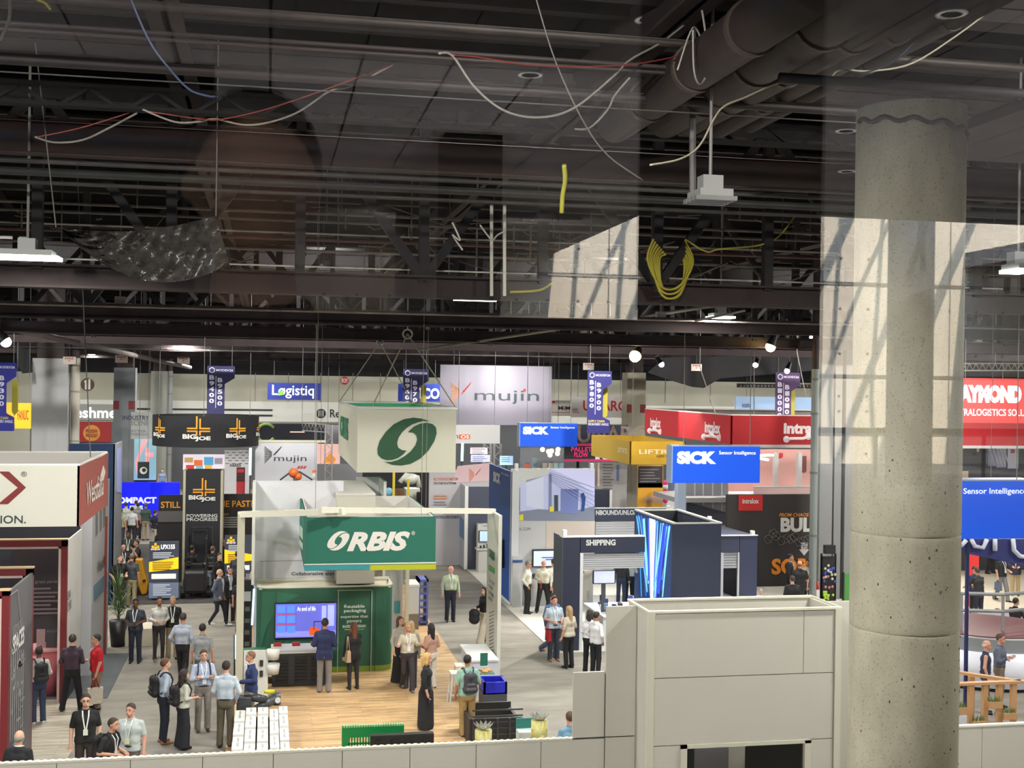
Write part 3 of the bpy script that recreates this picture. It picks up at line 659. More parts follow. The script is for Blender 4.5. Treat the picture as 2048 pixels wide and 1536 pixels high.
ARM = {'d': ((.245, .03, 1.14), (.255, -.05, .89)), 'p': ((.30, .07, 1.15), (.20, -.07, .96)), 'f': ((.25, .03, 1.15), (.11, -.26, 1.12)),
       'c': ((.25, -.05, 1.15), (-.09, -.21, 1.21)), 'b': ((.27, .11, 1.16), (.05, .17, .99)), 'h': ((.36, .07, 1.19), (.19, -.02, 1.04)),
       'u': ((.25, -.11, 1.20), (.13, -.22, 1.43)), 'g': ((.28, -.02, 1.18), (.34, -.22, 1.22)), 't': ((.25, -.15, 1.19), (.21, -.38, 1.10)), 's': ((.30, .0, 1.14), (.34, -.06, .90))}
def place(anchor, ht, sit=0):
    k, x, y = anchor[:3]
    if k == 'f': return PZ(x, y, 0)
    if k == 'h': p = PZ(x, y, ht*(1-.0)-sit*.42); return Vector((p.x, p.y, 0))
    if k == 'y': p = PY(x, 900, y); return Vector((p.x, p.y, 0))
    return Vector((x, y, anchor[3] if len(anchor) > 3 else 0))
PEOPLE = {}
def person(anchor, ht, face, label, top='long', tc=(200, 200, 200), bot='trousers', bc=(30, 30, 35), hair='short', hc=(50, 38, 30), skin='l',
           arms='dd', legs='s', head=0, lean=0., fat=1., fem=False, shoe=(30, 26, 24), lany=None, h=None, jacket=None, group=None, z=0., glasses=False, shirt_in=None, belt=True, face_on=True, tie=None):
    loc = place(anchor, ht, legs == 'q'); 
    if z: loc.z = z
    dist = loc.y; h = h or (.0125 if dist < 36 else .015 if dist < 46 else .02)
    S_ = ht/1.75; t = thing('person', label, 'person', loc, group, math.radians(face))
    sw = (.165 if fem else .182)*(1+(fat-1)*.4); hz = .93; seat = legs == 'q'
    dz = -.42 if seat else 0.
    def L(p, up=True):   # lean about the hips and seat drop
        x, y, z = p
        if lean and z > .95:
            a = lean; y2 = y-(z-.95)*math.sin(a)+0; z = .95+(z-.95)*math.cos(a); y = y2
        return (x*S_, y*S_, (z+dz)*S_)
    sh = {}; el = {}; wr = {}
    for s, code in ((1, arms[0]), (-1, arms[1])):
        e, w_ = ARM[code]; sh[s] = L((s*(sw-.004), .005, 1.395)); el[s] = L((s*e[0]*(sw/.188), e[1], e[2])); wr[s] = L((s*w_[0]*(sw/.188 if w_[0] > .15 else 1), w_[1]*(1+(fat-1)*.5), w_[2]))
    hip = {s: L((s*.088, 0, .91)) for s in (1, -1)}
    if seat: kn = {s: (s*.11*S_, -.43*S_, .52*S_) for s in (1, -1)}; an = {s: (s*.11*S_, -.42*S_, .08*S_) for s in (1, -1)}
    elif legs == 'w': kn = {1: (.09*S_, -.14*S_, .50*S_), -1: (-.09*S_, .02*S_, .49*S_)}; an = {1: (.08*S_, -.22*S_, .09*S_), -1: (-.08*S_, .26*S_, .13*S_)}
    elif legs == 'd': kn = {s: (s*.15*S_, -.02, .49*S_) for s in (1, -1)}; an = {s: (s*.21*S_, .01, .08*S_) for s in (1, -1)}
    elif legs == 'k': kn = {1: (.09*S_, -.06*S_, .50*S_), -1: (-.10*S_, -.03*S_, .48*S_)}; an = {1: (.10*S_, .0, .08*S_), -1: (-.11*S_, .38*S_, .22*S_)}
    else: kn = {s: (s*.10*S_, -.02*S_, .49*S_) for s in (1, -1)}; an = {s: (s*.105*S_, .02*S_, .08*S_) for s in (1, -1)}
    ha = math.radians(head); hc0 = L((0, -.025, 1.635)); hd = np.array(hc0)
    def HP(x, y, z): c, s = math.cos(ha), math.sin(ha); return (hd[0]+(c*x-s*y)*S_, hd[1]+(s*x+c*y)*S_, hd[2]+z*S_)
    def E(p, r): return (p, p, tuple(q*S_ for q in r), ha)
    def cap(a, b, r1, r2=None): return (a, b, r1*S_, (r1 if r2 is None else r2)*S_)
    def torso(g, lo=.93):
        f = fat; fw = .93 if fem else 1
        P = [cap(L((-.085*fw, 0, 1.29)), L((.085*fw, 0, 1.29)), .112*(1+(f-1)*.6)+g), cap(L((0, .005, 1.43)), L((sw-.03, .005, 1.385)), .062+g, .050+g), cap(L((0, .005, 1.43)), L((-sw+.03, .005, 1.385)), .062+g, .050+g),
             cap(L((-.055, -.012*(f-1)*8, 1.10)), L((.055, -.012*(f-1)*8, 1.10)), .105*f*(.92 if fem else 1)+g), cap(L((-.07*fw, 0, 1.29)), L((-.06, 0, 1.05)), .105*f*fw+g), cap(L((.07*fw, 0, 1.29)), L((.06, 0, 1.05)), .105*f*fw+g),
             cap(L((-.065, .005, .95)), L((.065, .005, .95)), (.118 if fem else .108)*f+g), cap(L((0, .01, 1.40)), L((0, -.005, 1.5)), .06+g*.3, .052+g*.2)]
        if fem: P += [cap(L((-.07, -.075, 1.28)), L((.07, -.075, 1.28)), .052+g)]
        return P
    def leg(s, g, gk=None, ga=None):
        gk = g if gk is None else gk; ga = gk if ga is None else ga
        return [cap(hip[s], kn[s], .082*fat+g, .056+gk), cap(kn[s], an[s], .055+gk, .040+ga)]+([cap(an[s], (an[s][0], an[s][1]-.01, max(.05, an[s][2]-.05*S_)), .040+ga, .042+ga)] if g > 0 else [])
    def arm(s, g, to=1.):
        e, w_ = np.array(el[s]), np.array(wr[s]); q = e+(w_-e)*max(0, to-1) if to > 1 else np.array(sh[s])+(e-np.array(sh[s]))*to
        P = [cap(sh[s], tuple(e if to > 1 else q), .047+g, .040+g)]
        if to > 1: P.append(cap(tuple(e), tuple(q), .040+g, .030+g*.9))
        return P
    # the body
    P = torso(-.014)+sum([leg(s, -.012) for s in (1, -1)], [])
    nk = L((0, -.005, 1.48)); P.append(cap(nk, tuple(HP(0, .02, -.06)), .054, .05))
    P += [E(HP(0, .012, .025), (.076, .094, .095)), E(HP(0, -.02, -.045), (.056, .07, .068)), cap(HP(0, -.092, .0), HP(0, -.108, -.022), .009, .014),
          cap(HP(.078, .01, .012), HP(.082, .015, -.02), .014, .010), cap(HP(-.078, .01, .012), HP(-.082, .015, -.02), .014, .010), cap(HP(-.02, -.075, -.06), HP(.02, -.075, -.06), .020)]
    for s in (1, -1):
        e, w_ = np.array(el[s]), np.array(wr[s]); d = (w_-e)/np.linalg.norm(w_-e)
        P += [cap(sh[s], el[s], .046, .038), cap(el[s], wr[s], .038, .026), cap(tuple(w_+d*.03*S_), tuple(w_+d*.065*S_), .030, .030)]
        f0 = -1 if not seat else -1
    body = blob(P, h)
    for s in (1, -1):      # hands: four unequal bent fingers and a thumb
        e, w_ = np.array(el[s]), np.array(wr[s]); d = Vector((w_-e)/np.linalg.norm(w_-e)); b0 = Vector(w_)+d*.075*S_
        sd_ = d.cross(Vector((0, -1, 0) if abs(d.y) < .8 else (0, 0, 1))).normalized(); cu = sd_.cross(d).normalized()
        if abs(d.y) >= .5: cu = -cu if cu.z > 0 else cu
        for i, ln in enumerate((.070, .078, .073, .058)):
            o = b0+sd_*(i-1.5)*.019*S_
            body.tube([o-d*.02*S_, o+d*ln*.5*S_+cu*.006, o+d*ln*.85*S_+cu*.024*S_, o+d*ln*.9*S_+cu*.042*S_], [.0092*S_, .009*S_, .008*S_, .006*S_], 6)
        o = Vector(w_)+d*.03*S_-sd_*s*.026*S_*(-1 if arms[0] == 'x' else 1)
        body.tube([o, o-sd_*s*.022*S_+d*.03*S_+cu*.01, o-sd_*s*.026*S_+d*.062*S_+cu*.022*S_], [.012*S_, .0105*S_, .007*S_], 6)
    obj('body', body, M(SK[skin], .55), t, True, True)
    if face_on and abs(((face+head+180) % 360)-180) < 112 and dist < 48:
        for s in (1, -1):
            obj('eye', MB().sph(HP(s*.031, -.083, .008), (.011*S_, .008*S_, .0065*S_), 8, 5), M((38, 28, 24), .3), t, True, True)
            obj('eyebrow', MB().tube([HP(s*.016, -.09, .026), HP(s*.032, -.088, .031), HP(s*.048, -.076, .026)], .0045*S_, 5), M(tuple(int(c*.8) for c in hc)), t, True, True)
        obj('mouth', MB().tube([HP(-.022, -.092, -.052), HP(0, -.098, -.054), HP(.022, -.092, -.052)], .0048*S_, 5), M((150, 84, 76)), t, True, True)
        if glasses:
            mb = MB()
            for s in (1, -1):
                pts = [HP(s*.033+.024*math.cos(a), -.096, .006+.017*math.sin(a)) for a in [i*math.pi/5 for i in range(11)]]; mb.tube(pts, .003, 5)
                mb.tube([HP(s*.056, -.095, .008), HP(s*.08, .01, .012)], .0028, 5)
            mb.tube([HP(-.01, -.098, .008), HP(.01, -.098, .008)], .003, 5); obj('glasses', mb, M((26, 24, 26), .4), t, False, True)
    # hair
    if hair != 'bald':
        g = .014 if hair != 'short' else .010
        if hair == 'fringe': HPs = [E(HP(0, .022, -.005), (.082, .094, .075))]; cuts = [(HP(0, 0, .035), (0, 0, 1))]
        else: HPs = [E(HP(0, .016, .032), (.076+g, .094+g, .092+g))]; cuts = []
        n0 = HP(0, -1, -1); fx = np.array(HP(0, -1.0, -1.0))-np.array(HP(0, 0, 0)); fl = np.array(HP(0, -1.25, -.75))-np.array(HP(0, 0, 0))
        if hair in ('short', 'fringe', 'cap', 'pony', 'bun'): 
            cuts.append((HP(0, -.056, .074), fx)); mb = blob(HPs, h*.8, .01, cuts)
            if hair == 'pony': mb2 = blob([cap(HP(0, .11, .03), HP(0, .15, -.05), .03, .035), cap(HP(0, .15, -.05), HP(0, .13, -.17), .035, .014)], h*.8); q = len(mb.v); mb.v += mb2.v; mb.f += [tuple(i+q for i in f) for f in mb2.f]
        else:
            ln = {'bob': -.14, 'long': -.27, 'xlong': -.42}[hair]
            cuts.append((HP(0, -.055, .07), fl))
            mb = blob(HPs, h*.8, .01, cuts)
            L2 = [cap(HP(0, .07, .0), HP(0, .085, ln), .075, .06)]
            for s in (1, -1): L2 += [cap(HP(s*.066, .0, .04), HP(s*.078, .015, -.09), .026, .03), cap(HP(s*.078, .015, -.09), HP(s*.075, .0 if ln < -.2 else .02, ln), .032, .022)]
            mb2 = blob(L2, h*.8, .02); q = len(mb.v); mb.v += mb2.v; mb.f += [tuple(i+q for i in f) for f in mb2.f]
        obj('cap' if hair == 'cap' else 'hair', mb, M(hc, .6), t, True, True)
        if hair == 'cap': obj('cap_brim', MB().sph(HP(0, -.115, .062), (.07*S_, .07*S_, .008*S_)), M(hc), t, True, True)
    # trousers, skirts
    cl = 'cloth'
    if bot in ('trousers', 'wide', 'slim', 'jeans'):
        gk = {'trousers': .016, 'wide': .05, 'slim': .004, 'jeans': .014}[bot]; ga = {'trousers': .024, 'wide': .085, 'slim': .006, 'jeans': .022}[bot]
        Pq = [cap(L((-.065, .005, .95)), L((.065, .005, .95)), (.122 if fem else .112)*fat+.004), cap(L((-.06, .02, .88)), L((.06, .02, .88)), .105*fat)]
        for s in (1, -1): Pq += leg(s, .008, gk, ga)
        zt = (1.015 if not seat else 1.015)
        p_ = L((0, 0, 1.01)); mb = blob(Pq, h*1.05, .02, [(p_, (0, -math.sin(lean) if lean else 0, 1)), ((0, 0, .045*S_), (0, 0, -1))])
        obj('trousers', mb, M(bc, .8, kind=cl), t, True, True)
        if belt and bot != 'wide' and jacket is None:
            ww = .165*fat*S_; dd = .118*fat*S_; c0 = L((0, .004, .995)); obj('belt', MB().tube([(c0[0]+ww*math.cos(a), c0[1]+dd*math.sin(a), c0[2]) for a in [i*math.pi/10 for i in range(21)]], .016*S_, 6), M((28, 22, 20)), t, True, True)
    elif bot == 'skirt':
        mb = blob([cap(L((-.06, .005, .97)), L((.06, .005, .97)), .12), cap((0, 0, .85*S_), (0, 0, .15*S_), .17, .19), cap((-.05, 0, .8*S_), (-.07, 0, .12*S_), .13, .14), cap((.05, 0, .8*S_), (.07, 0, .12*S_), .13, .14)], h*1.1, .03, [(L((0, 0, 1.03)), (0, 0, 1)), ((0, 0, .06), (0, 0, -1))])
        obj('skirt', mb, M(bc, .8, kind=cl), t, True, True)
    # tops
    st = {'long': 1.93, 'short': .82, 'blazer': 1.93, 'vest': 0, 'three': 1.5}[top]
    hem = {'long': .985, 'short': .90, 'blazer': .80, 'vest': .93, 'three': .93}[top]
    if shirt_in is not None: hem = .985 if shirt_in else .90
    g = .010 if top != 'blazer' else .020
    T = torso(g)
    if hem < .93: T += [cap(L((-.065, .0, .95)), L((-.07, .0, hem)), .112*fat+g), cap(L((.065, .0, .95)), L((.07, .0, hem)), .112*fat+g)]
    if st:
        for s in (1, -1): T += arm(s, g, min(st, .8))
    mb = blob(T, h, .026, [(L((0, 0, hem)), (0, 0, -1)), (L((0, -.02, 1.492)), (0, -.35, 1))])
    if st:
        for s in (1, -1):
            m2 = blob(arm(s, g, st), h, .026); q = len(mb.v); mb.v += m2.v; mb.f += [tuple(i+q for i in f) for f in m2.f]
    if jacket is not None or top == 'blazer':
        pass
    obj({'long': 'shirt', 'short': 'polo_shirt', 'blazer': 'blazer', 'vest': 'vest', 'three': 'blouse'}[top], mb, M(tc, .8, kind=cl), t, True, True)
    if jacket is not None:      # shirt front showing under a blazer
        q = [L((-.03, -.142*fat, 1.46)), L((.03, -.142*fat, 1.46)), L((.035, -.155*fat, 1.3)), L((.0, -.15*fat, 1.06)), L((-.035, -.155*fat, 1.3))]
        obj('shirt_front', MB().prism(q, (0, .05, 0)), M(jacket), t, False, True)
    col = jacket if jacket else tc
    if top in ('long', 'short', 'blazer', 'three') and hair != 'xlong':
        c0 = L((0, -.008, 1.487)); obj('collar', MB().tube([(c0[0]+.064*S_*math.cos(a), c0[1]+.062*S_*math.sin(a), c0[2]+.012*math.sin(a)) for a in [i*math.pi/8 for i in range(17)]], .014*S_, 6), M(col, .8), t, True, True)
    # shoes
    for s in (1, -1):
        a = an[s]; zz = a[2]-.08*S_
        P3 = [cap((a[0], a[1]+.035*S_, .042*S_+zz), (a[0], a[1]-.09*S_, .036*S_+zz), .040, .034), cap((a[0], a[1]-.09*S_, .034*S_+zz), (a[0]+s*.008, a[1]-.165*S_, .03*S_+zz), .036, .028)]
        obj('shoe', blob(P3, h*.8, .01, [((0, 0, zz+.003), (0, 0, -1))]), M(shoe, .45), t, True, True)
    if lany is not None:
        lc, bcard = lany; c1 = .142*fat
        mb = MB()
        for s in (1, -1): mb.bar(L((s*.055, -.03, 1.495)), L((s*.05, -c1+.012, 1.38)), .022*S_, .006, (0, 1, 0)); mb.bar(L((s*.05, -c1+.010, 1.385)), L((s*.012, -c1-.02, 1.16)), .022*S_, .006, (0, 1, 0))
        obj('lanyard', mb, M(lc), t, False, True)
        b = L((0, -c1-.026, 1.11)); mb = MB().box(b[0]-.042, b[0]+.042, b[1]-.004, b[1]+.004, b[2]-.06, b[2]+.05); obj('name_badge', mb, M(bcard), t, False, True)
    t['_s'] = S_; del t['_s']
    info = dict(t=t, loc=loc, face=math.radians(face), L=L, wr=wr, S=S_, fat=fat, el=el, lean=lean)
    return info
def carried(info, name, label, cat, group=None):   # a thing of its own sharing the person's frame
    return thing(name, label, cat, info['loc'], group, info['face'])
def rbox(c, s, r=.03):     # rounded box prims
    x, y, z = c; a, b, d = [max(q/2-r, .001) for q in s]
    return [((x+i*a, y+j*b, z-d), (x+i*a, y+j*b, z+d), r, r) for i in (-1, 1) for j in (-1, 1)]+[((x-a, y, z+i*d*.9), (x+a, y, z+i*d*.9), b+r*.9, b+r*.9) for i in (-1, 1)]
def backpack(info, label, col=(30, 30, 34), h=.016):
    t = carried(info, 'backpack', label, 'backpack'); L = info['L']; S_ = info['S']; f = info['fat']
    c = L((0, .215+.04*(f-1), 1.22)); w_ = .15*S_; hh = .22*S_
    P = [((c[0]-w_*.55, c[1], c[2]-hh*.7), (c[0]+w_*.55, c[1], c[2]-hh*.7), .085, .085), ((c[0]-w_*.5, c[1]-.005, c[2]+hh*.55), (c[0]+w_*.5, c[1]-.005, c[2]+hh*.55), .075, .075), ((c[0]-w_*.5, c[1], c[2]-hh*.6), (c[0]-w_*.45, c[1], c[2]+hh*.6), .08, .07), ((c[0]+w_*.5, c[1], c[2]-hh*.6), (c[0]+w_*.45, c[1], c[2]+hh*.6), .08, .07)]
    obj('main_bag', blob(P, h, .03), M(col, .7, kind='cloth'), t, True, True)
    q = (c[0], c[1]+.085, c[2]-hh*.4); obj('front_pocket', blob([((q[0]-.07, q[1]-.02, q[2]-.05), (q[0]+.07, q[1]-.02, q[2]-.05), .05, .05), ((q[0]-.06, q[1]-.02, q[2]+.05), (q[0]+.06, q[1]-.02, q[2]+.05), .04, .04)], h, .02), M(tuple(min(255, int(v*1.25)+4) for v in col), .7), t, True, True)
    obj('top_handle', MB().tube([(c[0]-.04, c[1]-.03, c[2]+hh*.85), (c[0], c[1]-.03, c[2]+hh*1.08), (c[0]+.04, c[1]-.03, c[2]+hh*.85)], .009, 6), M(col), t, True, True)
    for s in (1, -1):
        pts = [L((s*.085, .12, 1.40)), L((s*.105, .07, 1.475)), L((s*.115, .0, 1.492)), L((s*.12, -.085, 1.44)), L((s*.13, -.135*f, 1.33)), L((s*.15, -.09*f, 1.17)), L((s*.13, .12, 1.06))]
        obj('shoulder_strap', MB().tube(pts, .017*S_, 6), M(col), t, True, True)
    return t
def handitem(info, side, name, label, cat, dims, col, off=(0, 0, 0), tilt=0., em=0, rough=.5, screen=None):
    t = carried(info, name, label, cat); w_ = Vector(info['wr'][side]); e = Vector(info['el'][side]); d = (w_-e).normalized(); p = w_+d*.1*info['S']+Vector(off)
    mb = MB(); a, b, c = [q/2 for q in dims]; R = Matrix.Rotation(tilt, 3, 'X')
    mb.box(-a, a, -b, b, -c, c); mb.v = [tuple(p+R@Vector(v)) for v in mb.v]; obj('casing' if screen else 'cover', mb, M(col, rough, em=em), t, False, True)
    if screen:
        mb = MB(); mb.box(-a*.85, a*.85, -b*.85, b*.85, c, c+.002); mb.v = [tuple(p+R@Vector(v)) for v in mb.v]; obj('screen', mb, M(screen, .2, em=.5), t, False, True)
    return t
def tote(info, side, label, col, hcol, s=(.34, .12, .34), drop=.22, name='tote_bag', blobby=False, strap_from=None):
    t = carried(info, name, label, 'bag'); w_ = Vector(info['wr'][side]); e = Vector(info['el'][side]); p = w_+(w_-e).normalized()*.08
    if strap_from: p = Vector(info['L'](strap_from))
    c = p+Vector((0, 0, -drop-s[2]/2)); a, b, d = s[0]/2, s[1]/2, s[2]/2
    if c.z-d < .02-info['loc'].z: c.z = d+.02
    if blobby: obj('bag_body', blob(rbox(c, (s[1], s[0], s[2]), .045), .016, .03), M(col, .7, kind='cloth'), t, True, True)
    else:
        mb = MB(); mb.add([(c.x+i*b*(.7 if k > 0 else 1), c.y+j*a*(1 if k > 0 else .92), c.z+k*d) for k in (-1, 1) for j in (-1, 1) for i in (-1, 1)], [(0, 2, 3, 1), (4, 5, 7, 6), (0, 1, 5, 4), (2, 6, 7, 3), (1, 3, 7, 5), (0, 4, 6, 2)])
        obj('bag_body', mb, M(col, .8, kind='cloth'), t, False, True, bevel=.015)
    for s_2 in (1, -1): obj('handle', MB().tube([(c.x+s_2*b*.6, c.y-a*.5, c.z+d*.9), (p.x+s_2*.01, p.y-.02, p.z), (p.x+s_2*.01, p.y+.02, p.z), (c.x+s_2*b*.6, c.y+a*.5, c.z+d*.9)], .011, 6), M(hcol), t, True, True)
    return t
# ================================================================ signs, booths and displays
def swirl(fc, u0, u1, v0, v1, mat, parent, out=.02, sh=0.):
    A = [(1120, 728), (1040, 700), (950, 690), (850, 708), (750, 760), (670, 840), (610, 930), (588, 1010), (592, 1070), (630, 1110), (680, 1128), (740, 1125), (800, 1105), (850, 1070), (885, 1030), (840, 1025), (800, 1000), (787, 955), (800, 900), (835, 845), (880, 800), (940, 760), (1010, 735), (1060, 725)]
    D = [(660, 1145), (740, 1175), (830, 1183), (930, 1165), (1030, 1110), (1110, 1030), (1170, 930), (1193, 850), (1185, 790), (1150, 755), (1090, 742), (1020, 752), (960, 780), (910, 825), (900, 842), (950, 845), (985, 875), (993, 920), (975, 975), (930, 1035), (870, 1085), (800, 1125), (730, 1145)]
    mb = MB()
    for P in (A, D):
        fc.poly([(u0+(x-588)/605*(u1-u0)+sh*(1183-y)/493*(v1-v0), v0+(1183-y)/493*(v1-v0)) for x, y in P], out, .01, False, mb)
    obj('swirl_logo', mb, mat, parent)
def sgn(name, lab, cat, p, group=None): return thing(name, lab, cat, p, group)
def cord(a, b, r=.012, col=(150, 148, 140)): return MB().tube([a, b], r, 5)
EM = .55   # backlit fabric
# ---------------------------------------------------------------- hanging white ORBIS sign
t = thing('hanging_sign', 'white four-sided hanging sign with a dark green swirl', 'hanging sign', (4.06, 36, 5.15))
z0, z1 = 5.15, 7.04; x0, x1 = 2.61, 5.52; yb = 45.6
obj('fabric_ring', MB().ring([(x0, 36), (x1, 36), (x1, yb), (x0, yb)], z0, z1, .06), M((208, 206, 188), .7), t)
obj('green_lining', MB().ring([(x0+.07, 36.07), (x1-.07, 36.07), (x1-.07, yb-.07), (x0+.07, yb-.07)], z0+.05, z1-.03, .02), M((70, 190, 130), .7), t)
mb = MB()
for a, b in (((x0, 36), (x1, 36)), ((x1, 36), (x1, yb)), ((x1, yb), (x0, yb)), ((x0, yb), (x0, 36))): mb.tube([(a[0], a[1], z1), (b[0], b[1], z1)], .05, 8)
obj('top_tube', mb, M((226, 226, 220), .4), t, smooth=True)
f = FY(36); u0, u1, v0, v1 = f.pbox(755, 835, 873, 931); swirl(f, u0, u1, v0, v1, M((30, 78, 48)), t)
f = FL(x0); text(f, 'ORBIS', 681, 833, 697, 877, M((40, 130, 90)), t, .05, out=.02)
ga = PY(760, 684, 40.8); gb = PY(815, 666, 40.8)
for (g_, ends) in ((ga, ((x0, 36), (x0, yb))), (gb, ((x1, 36), (x1, yb)))): pass
r1 = Vector((x0+.2, 40.8, ga.z)); r2 = Vector((x1-.3, 40.8, gb.z))
ra = PY(760, 684, 41); rb = PY(815, 668, 37)
mb = MB()
for a, b in ((ra, (x0, yb, z1)), (ra, (x1-.2, yb, z1)), (rb, (x0+.4, 36, z1)), (rb, (x1, 36, z1))): mb.tube([a, b], .02, 6)
obj('sling', mb, M((150, 148, 132), .5), t)
for r_, rad in ((ra, .1), (rb, .14)):
    pts = [(r_.x+rad*math.cos(a), r_.y, r_.z+rad*math.sin(a)) for a in [i*math.pi/8 for i in range(17)]]
    obj('ring', MB().tube(pts, .03, 6), M((170, 170, 168), .3, metal=.6), t, smooth=True)
    obj('chain', MB().tube([(r_.x, r_.y, r_.z+rad), (r_.x, r_.y, 12.5)], .022, 6), M((150, 150, 140), .4), t)
# ---------------------------------------------------------------- ORBIS booth
t = thing('wood_floor', 'light striped wood floor of the green booth', 'flooring', (2.3, 36, 0)); obj('planks', B(-.75, 5.32, 21.5, 47, 0, .03), M((226, 188, 140), .45, kind='wood'), t)
t = thing('booth_wall', 'curved green booth wall with a lime skirting, TV and slogan panel', 'booth wall', (1.6, 33, 0))
xa, xb = -.2, 3.42; yf = 33.0; pts = []
for k in range(7): a = math.pi/2*k/6; pts.append((xa+.35-.35*math.sin(math.pi/2-a), yf+.35-.35*math.cos(math.pi/2-a)))
for k in range(7): a = math.pi/2*k/6; pts.append((xb-.35+.35*math.sin(a), yf+.35-.35*math.cos(a)))
pts += [(xb, 34.24), (xa, 34.24)]
obj('green_skin', MB().ring(pts, .18, 2.3, .06), M((38, 92, 70), .6), t)
obj('lime_skirting', MB().ring(pts, .03, .18, .04), M((128, 150, 50), .6), t)
obj('top_rim', MB().ring(pts, 2.3, 2.33, .12), M(CREAM, .5), t)
obj('cap_panel', B(xa+.06, xb-.06, 33.07, 34.2, 2.26, 2.29), M((214, 208, 186), .7), t)
f = FY(33); mb = MB()
for x in (551, 740, 750): f.rect(x-.5, 1182, x+.5, 1350, .008, .006, mb)
obj('seam', mb, M((24, 60, 46)), t)
mb = MB()
f.poly([(520, 1300), (535, 1250), (560, 1210), (600, 1190), (560, 1184), (525, 1184)], .006, .004, True, mb)
obj('leaf_pattern', mb, M((46, 108, 82), .6), t)
mb = MB(); f.poly([(570, 1282), (672, 1282), (672, 1300), (565, 1300)], .01, .006, True, mb); obj('teal_band', mb, M((46, 120, 104), .5), t)
mb = MB()
for q in ((675, 1181, 676.5, 1352), (742, 1181, 743.5, 1352), (675, 1179.5, 743.5, 1181)): f.rect(*q, .012, .01, mb)
obj('slogan_frame', mb, M((170, 184, 160), .5), t)
text(f, 'Reusable\npackaging', 688, 1209, 732, 1226, M((225, 228, 215)), t, .02); text(f, 'expertise that', 681, 1230, 736, 1237, M((225, 228, 215)), t, .02)
text(f, 'powers', 694, 1240, 723, 1247, M((225, 228, 215)), t, .02); text(f, 'automation', 685, 1248, 731, 1255, M((225, 228, 215)), t, .02)
mb = MB(); f.rect(689, 1258, 728, 1259.5, .015, .008, mb); obj('lime_rule', mb, M((150, 190, 60)), t)
# TV
t = thing('television', 'large wall television showing blue racks and an orange forklift', 'television', f.pt(*f.hit(611, 1240)))
obj('casing', f.rect(549, 1204, 673, 1275, .09, .08), M((20, 20, 24)), t)
obj('screen', f.rect(551, 1206, 672, 1273, .1, .01), M((104, 108, 214), em=.75), t)
mb = MB()
for j in range(3):
    for i in range(2): f.rect(555+i*19, 1210+j*20, 571+i*19, 1224+j*20, .115, .006, mb)
obj('blue_racks', mb, M((88, 140, 240), em=.8), t)
mb = MB()
for j in range(2): f.rect(553, 1225.5+j*20, 592, 1228+j*20, .115, .006, mb)
obj('red_shelves', mb, M((190, 80, 130), em=.6), t)
obj('screen_floor', f.poly([(552, 1262), (671, 1259), (671, 1272), (552, 1272)], .112, .004), M((150, 150, 235), em=.7), t)
mb = MB(); f.poly([(617, 1260), (622, 1252), (632, 1252), (640, 1258), (652, 1262), (650, 1269), (619, 1268)], .12, .006, True, mb); obj('orange_forklift', mb, M((232, 92, 30), em=.7), t)
mb = MB(); f.rect(627, 1241, 628.3, 1257, .125, .005, mb); f.rect(627, 1240.5, 643, 1242, .125, .005, mb); f.rect(643, 1241, 644.3, 1260, .125, .005, mb); obj('forklift_cage', mb, M((30, 30, 60), em=.1), t)
mb = MB(); f.rect(643, 1210, 652, 1250, .115, .006, mb); f.rect(655, 1208, 668, 1250, .115, .006, mb); obj('trailer', mb, M((176, 186, 250), em=.7), t)
text(f, 'At end of life', 594, 1211, 631, 1220, M((240, 245, 255), em=1), t, .02, out=.13)
# white upper booth structure
t = thing('tower_wall', 'tall white back wall with dark diagonal shadows and Collaborative lettering', 'booth wall', (.8, 35.2, 2.3))
a = PY(515, 962, 34.3); b = PY(680, 962, 34.3); z1 = a.z
obj('panel', B(a.x-.06, b.x+.1, 34.3, 34.36, 0.03, z1), M((222, 222, 228), .7), t)
obj('side_return', B(a.x-.12, a.x-.04, 33.4, 34.4, 2.34, z1+.02), M((225, 224, 215), .6), t)
f = FY(34.3); text(f, 'Collaborative approach to', 583, 1143, 706, 1152, M((50, 62, 70)), t, .02)
mb = MB(); f.rect(520, 1121, 652, 1122, .01, .006, mb); obj('seam', mb, M((150, 150, 155)), t)
obj('dotted_rail', B(a.x, b.x+1.4, 34.22, 34.28, 2.33, 2.37), M((226, 222, 205)), t)
t = thing('tower', 'white rectangular closet tower rising behind the green hanging sign', 'tower', (2.4, 33.2, 2.3))
obj('body', B(1.9, 2.92, 33.3, 38, 2.34, 4.73), M((205, 203, 190), .7), t); obj('top_cap', B(1.89, 2.93, 33.29, 38.02, 4.73, 4.76), M((222, 220, 212), .6), t)
t = thing('booth_wall', 'white L-shaped upper wall right of the closet tower', 'booth wall', (3.3, 36, 2.3))
a = PY(719, 963, 38.2); b = PY(762, 963, 38.2)
obj('rear_panel', B(a.x-.1, b.x, 38.1, 38.2, 0.03, 4.85), M((222, 222, 224), .7), t)
obj('side_panel', B(b.x-.08, b.x, 36.4, 38.1, .03, 4.85), M((214, 214, 212), .7), t)
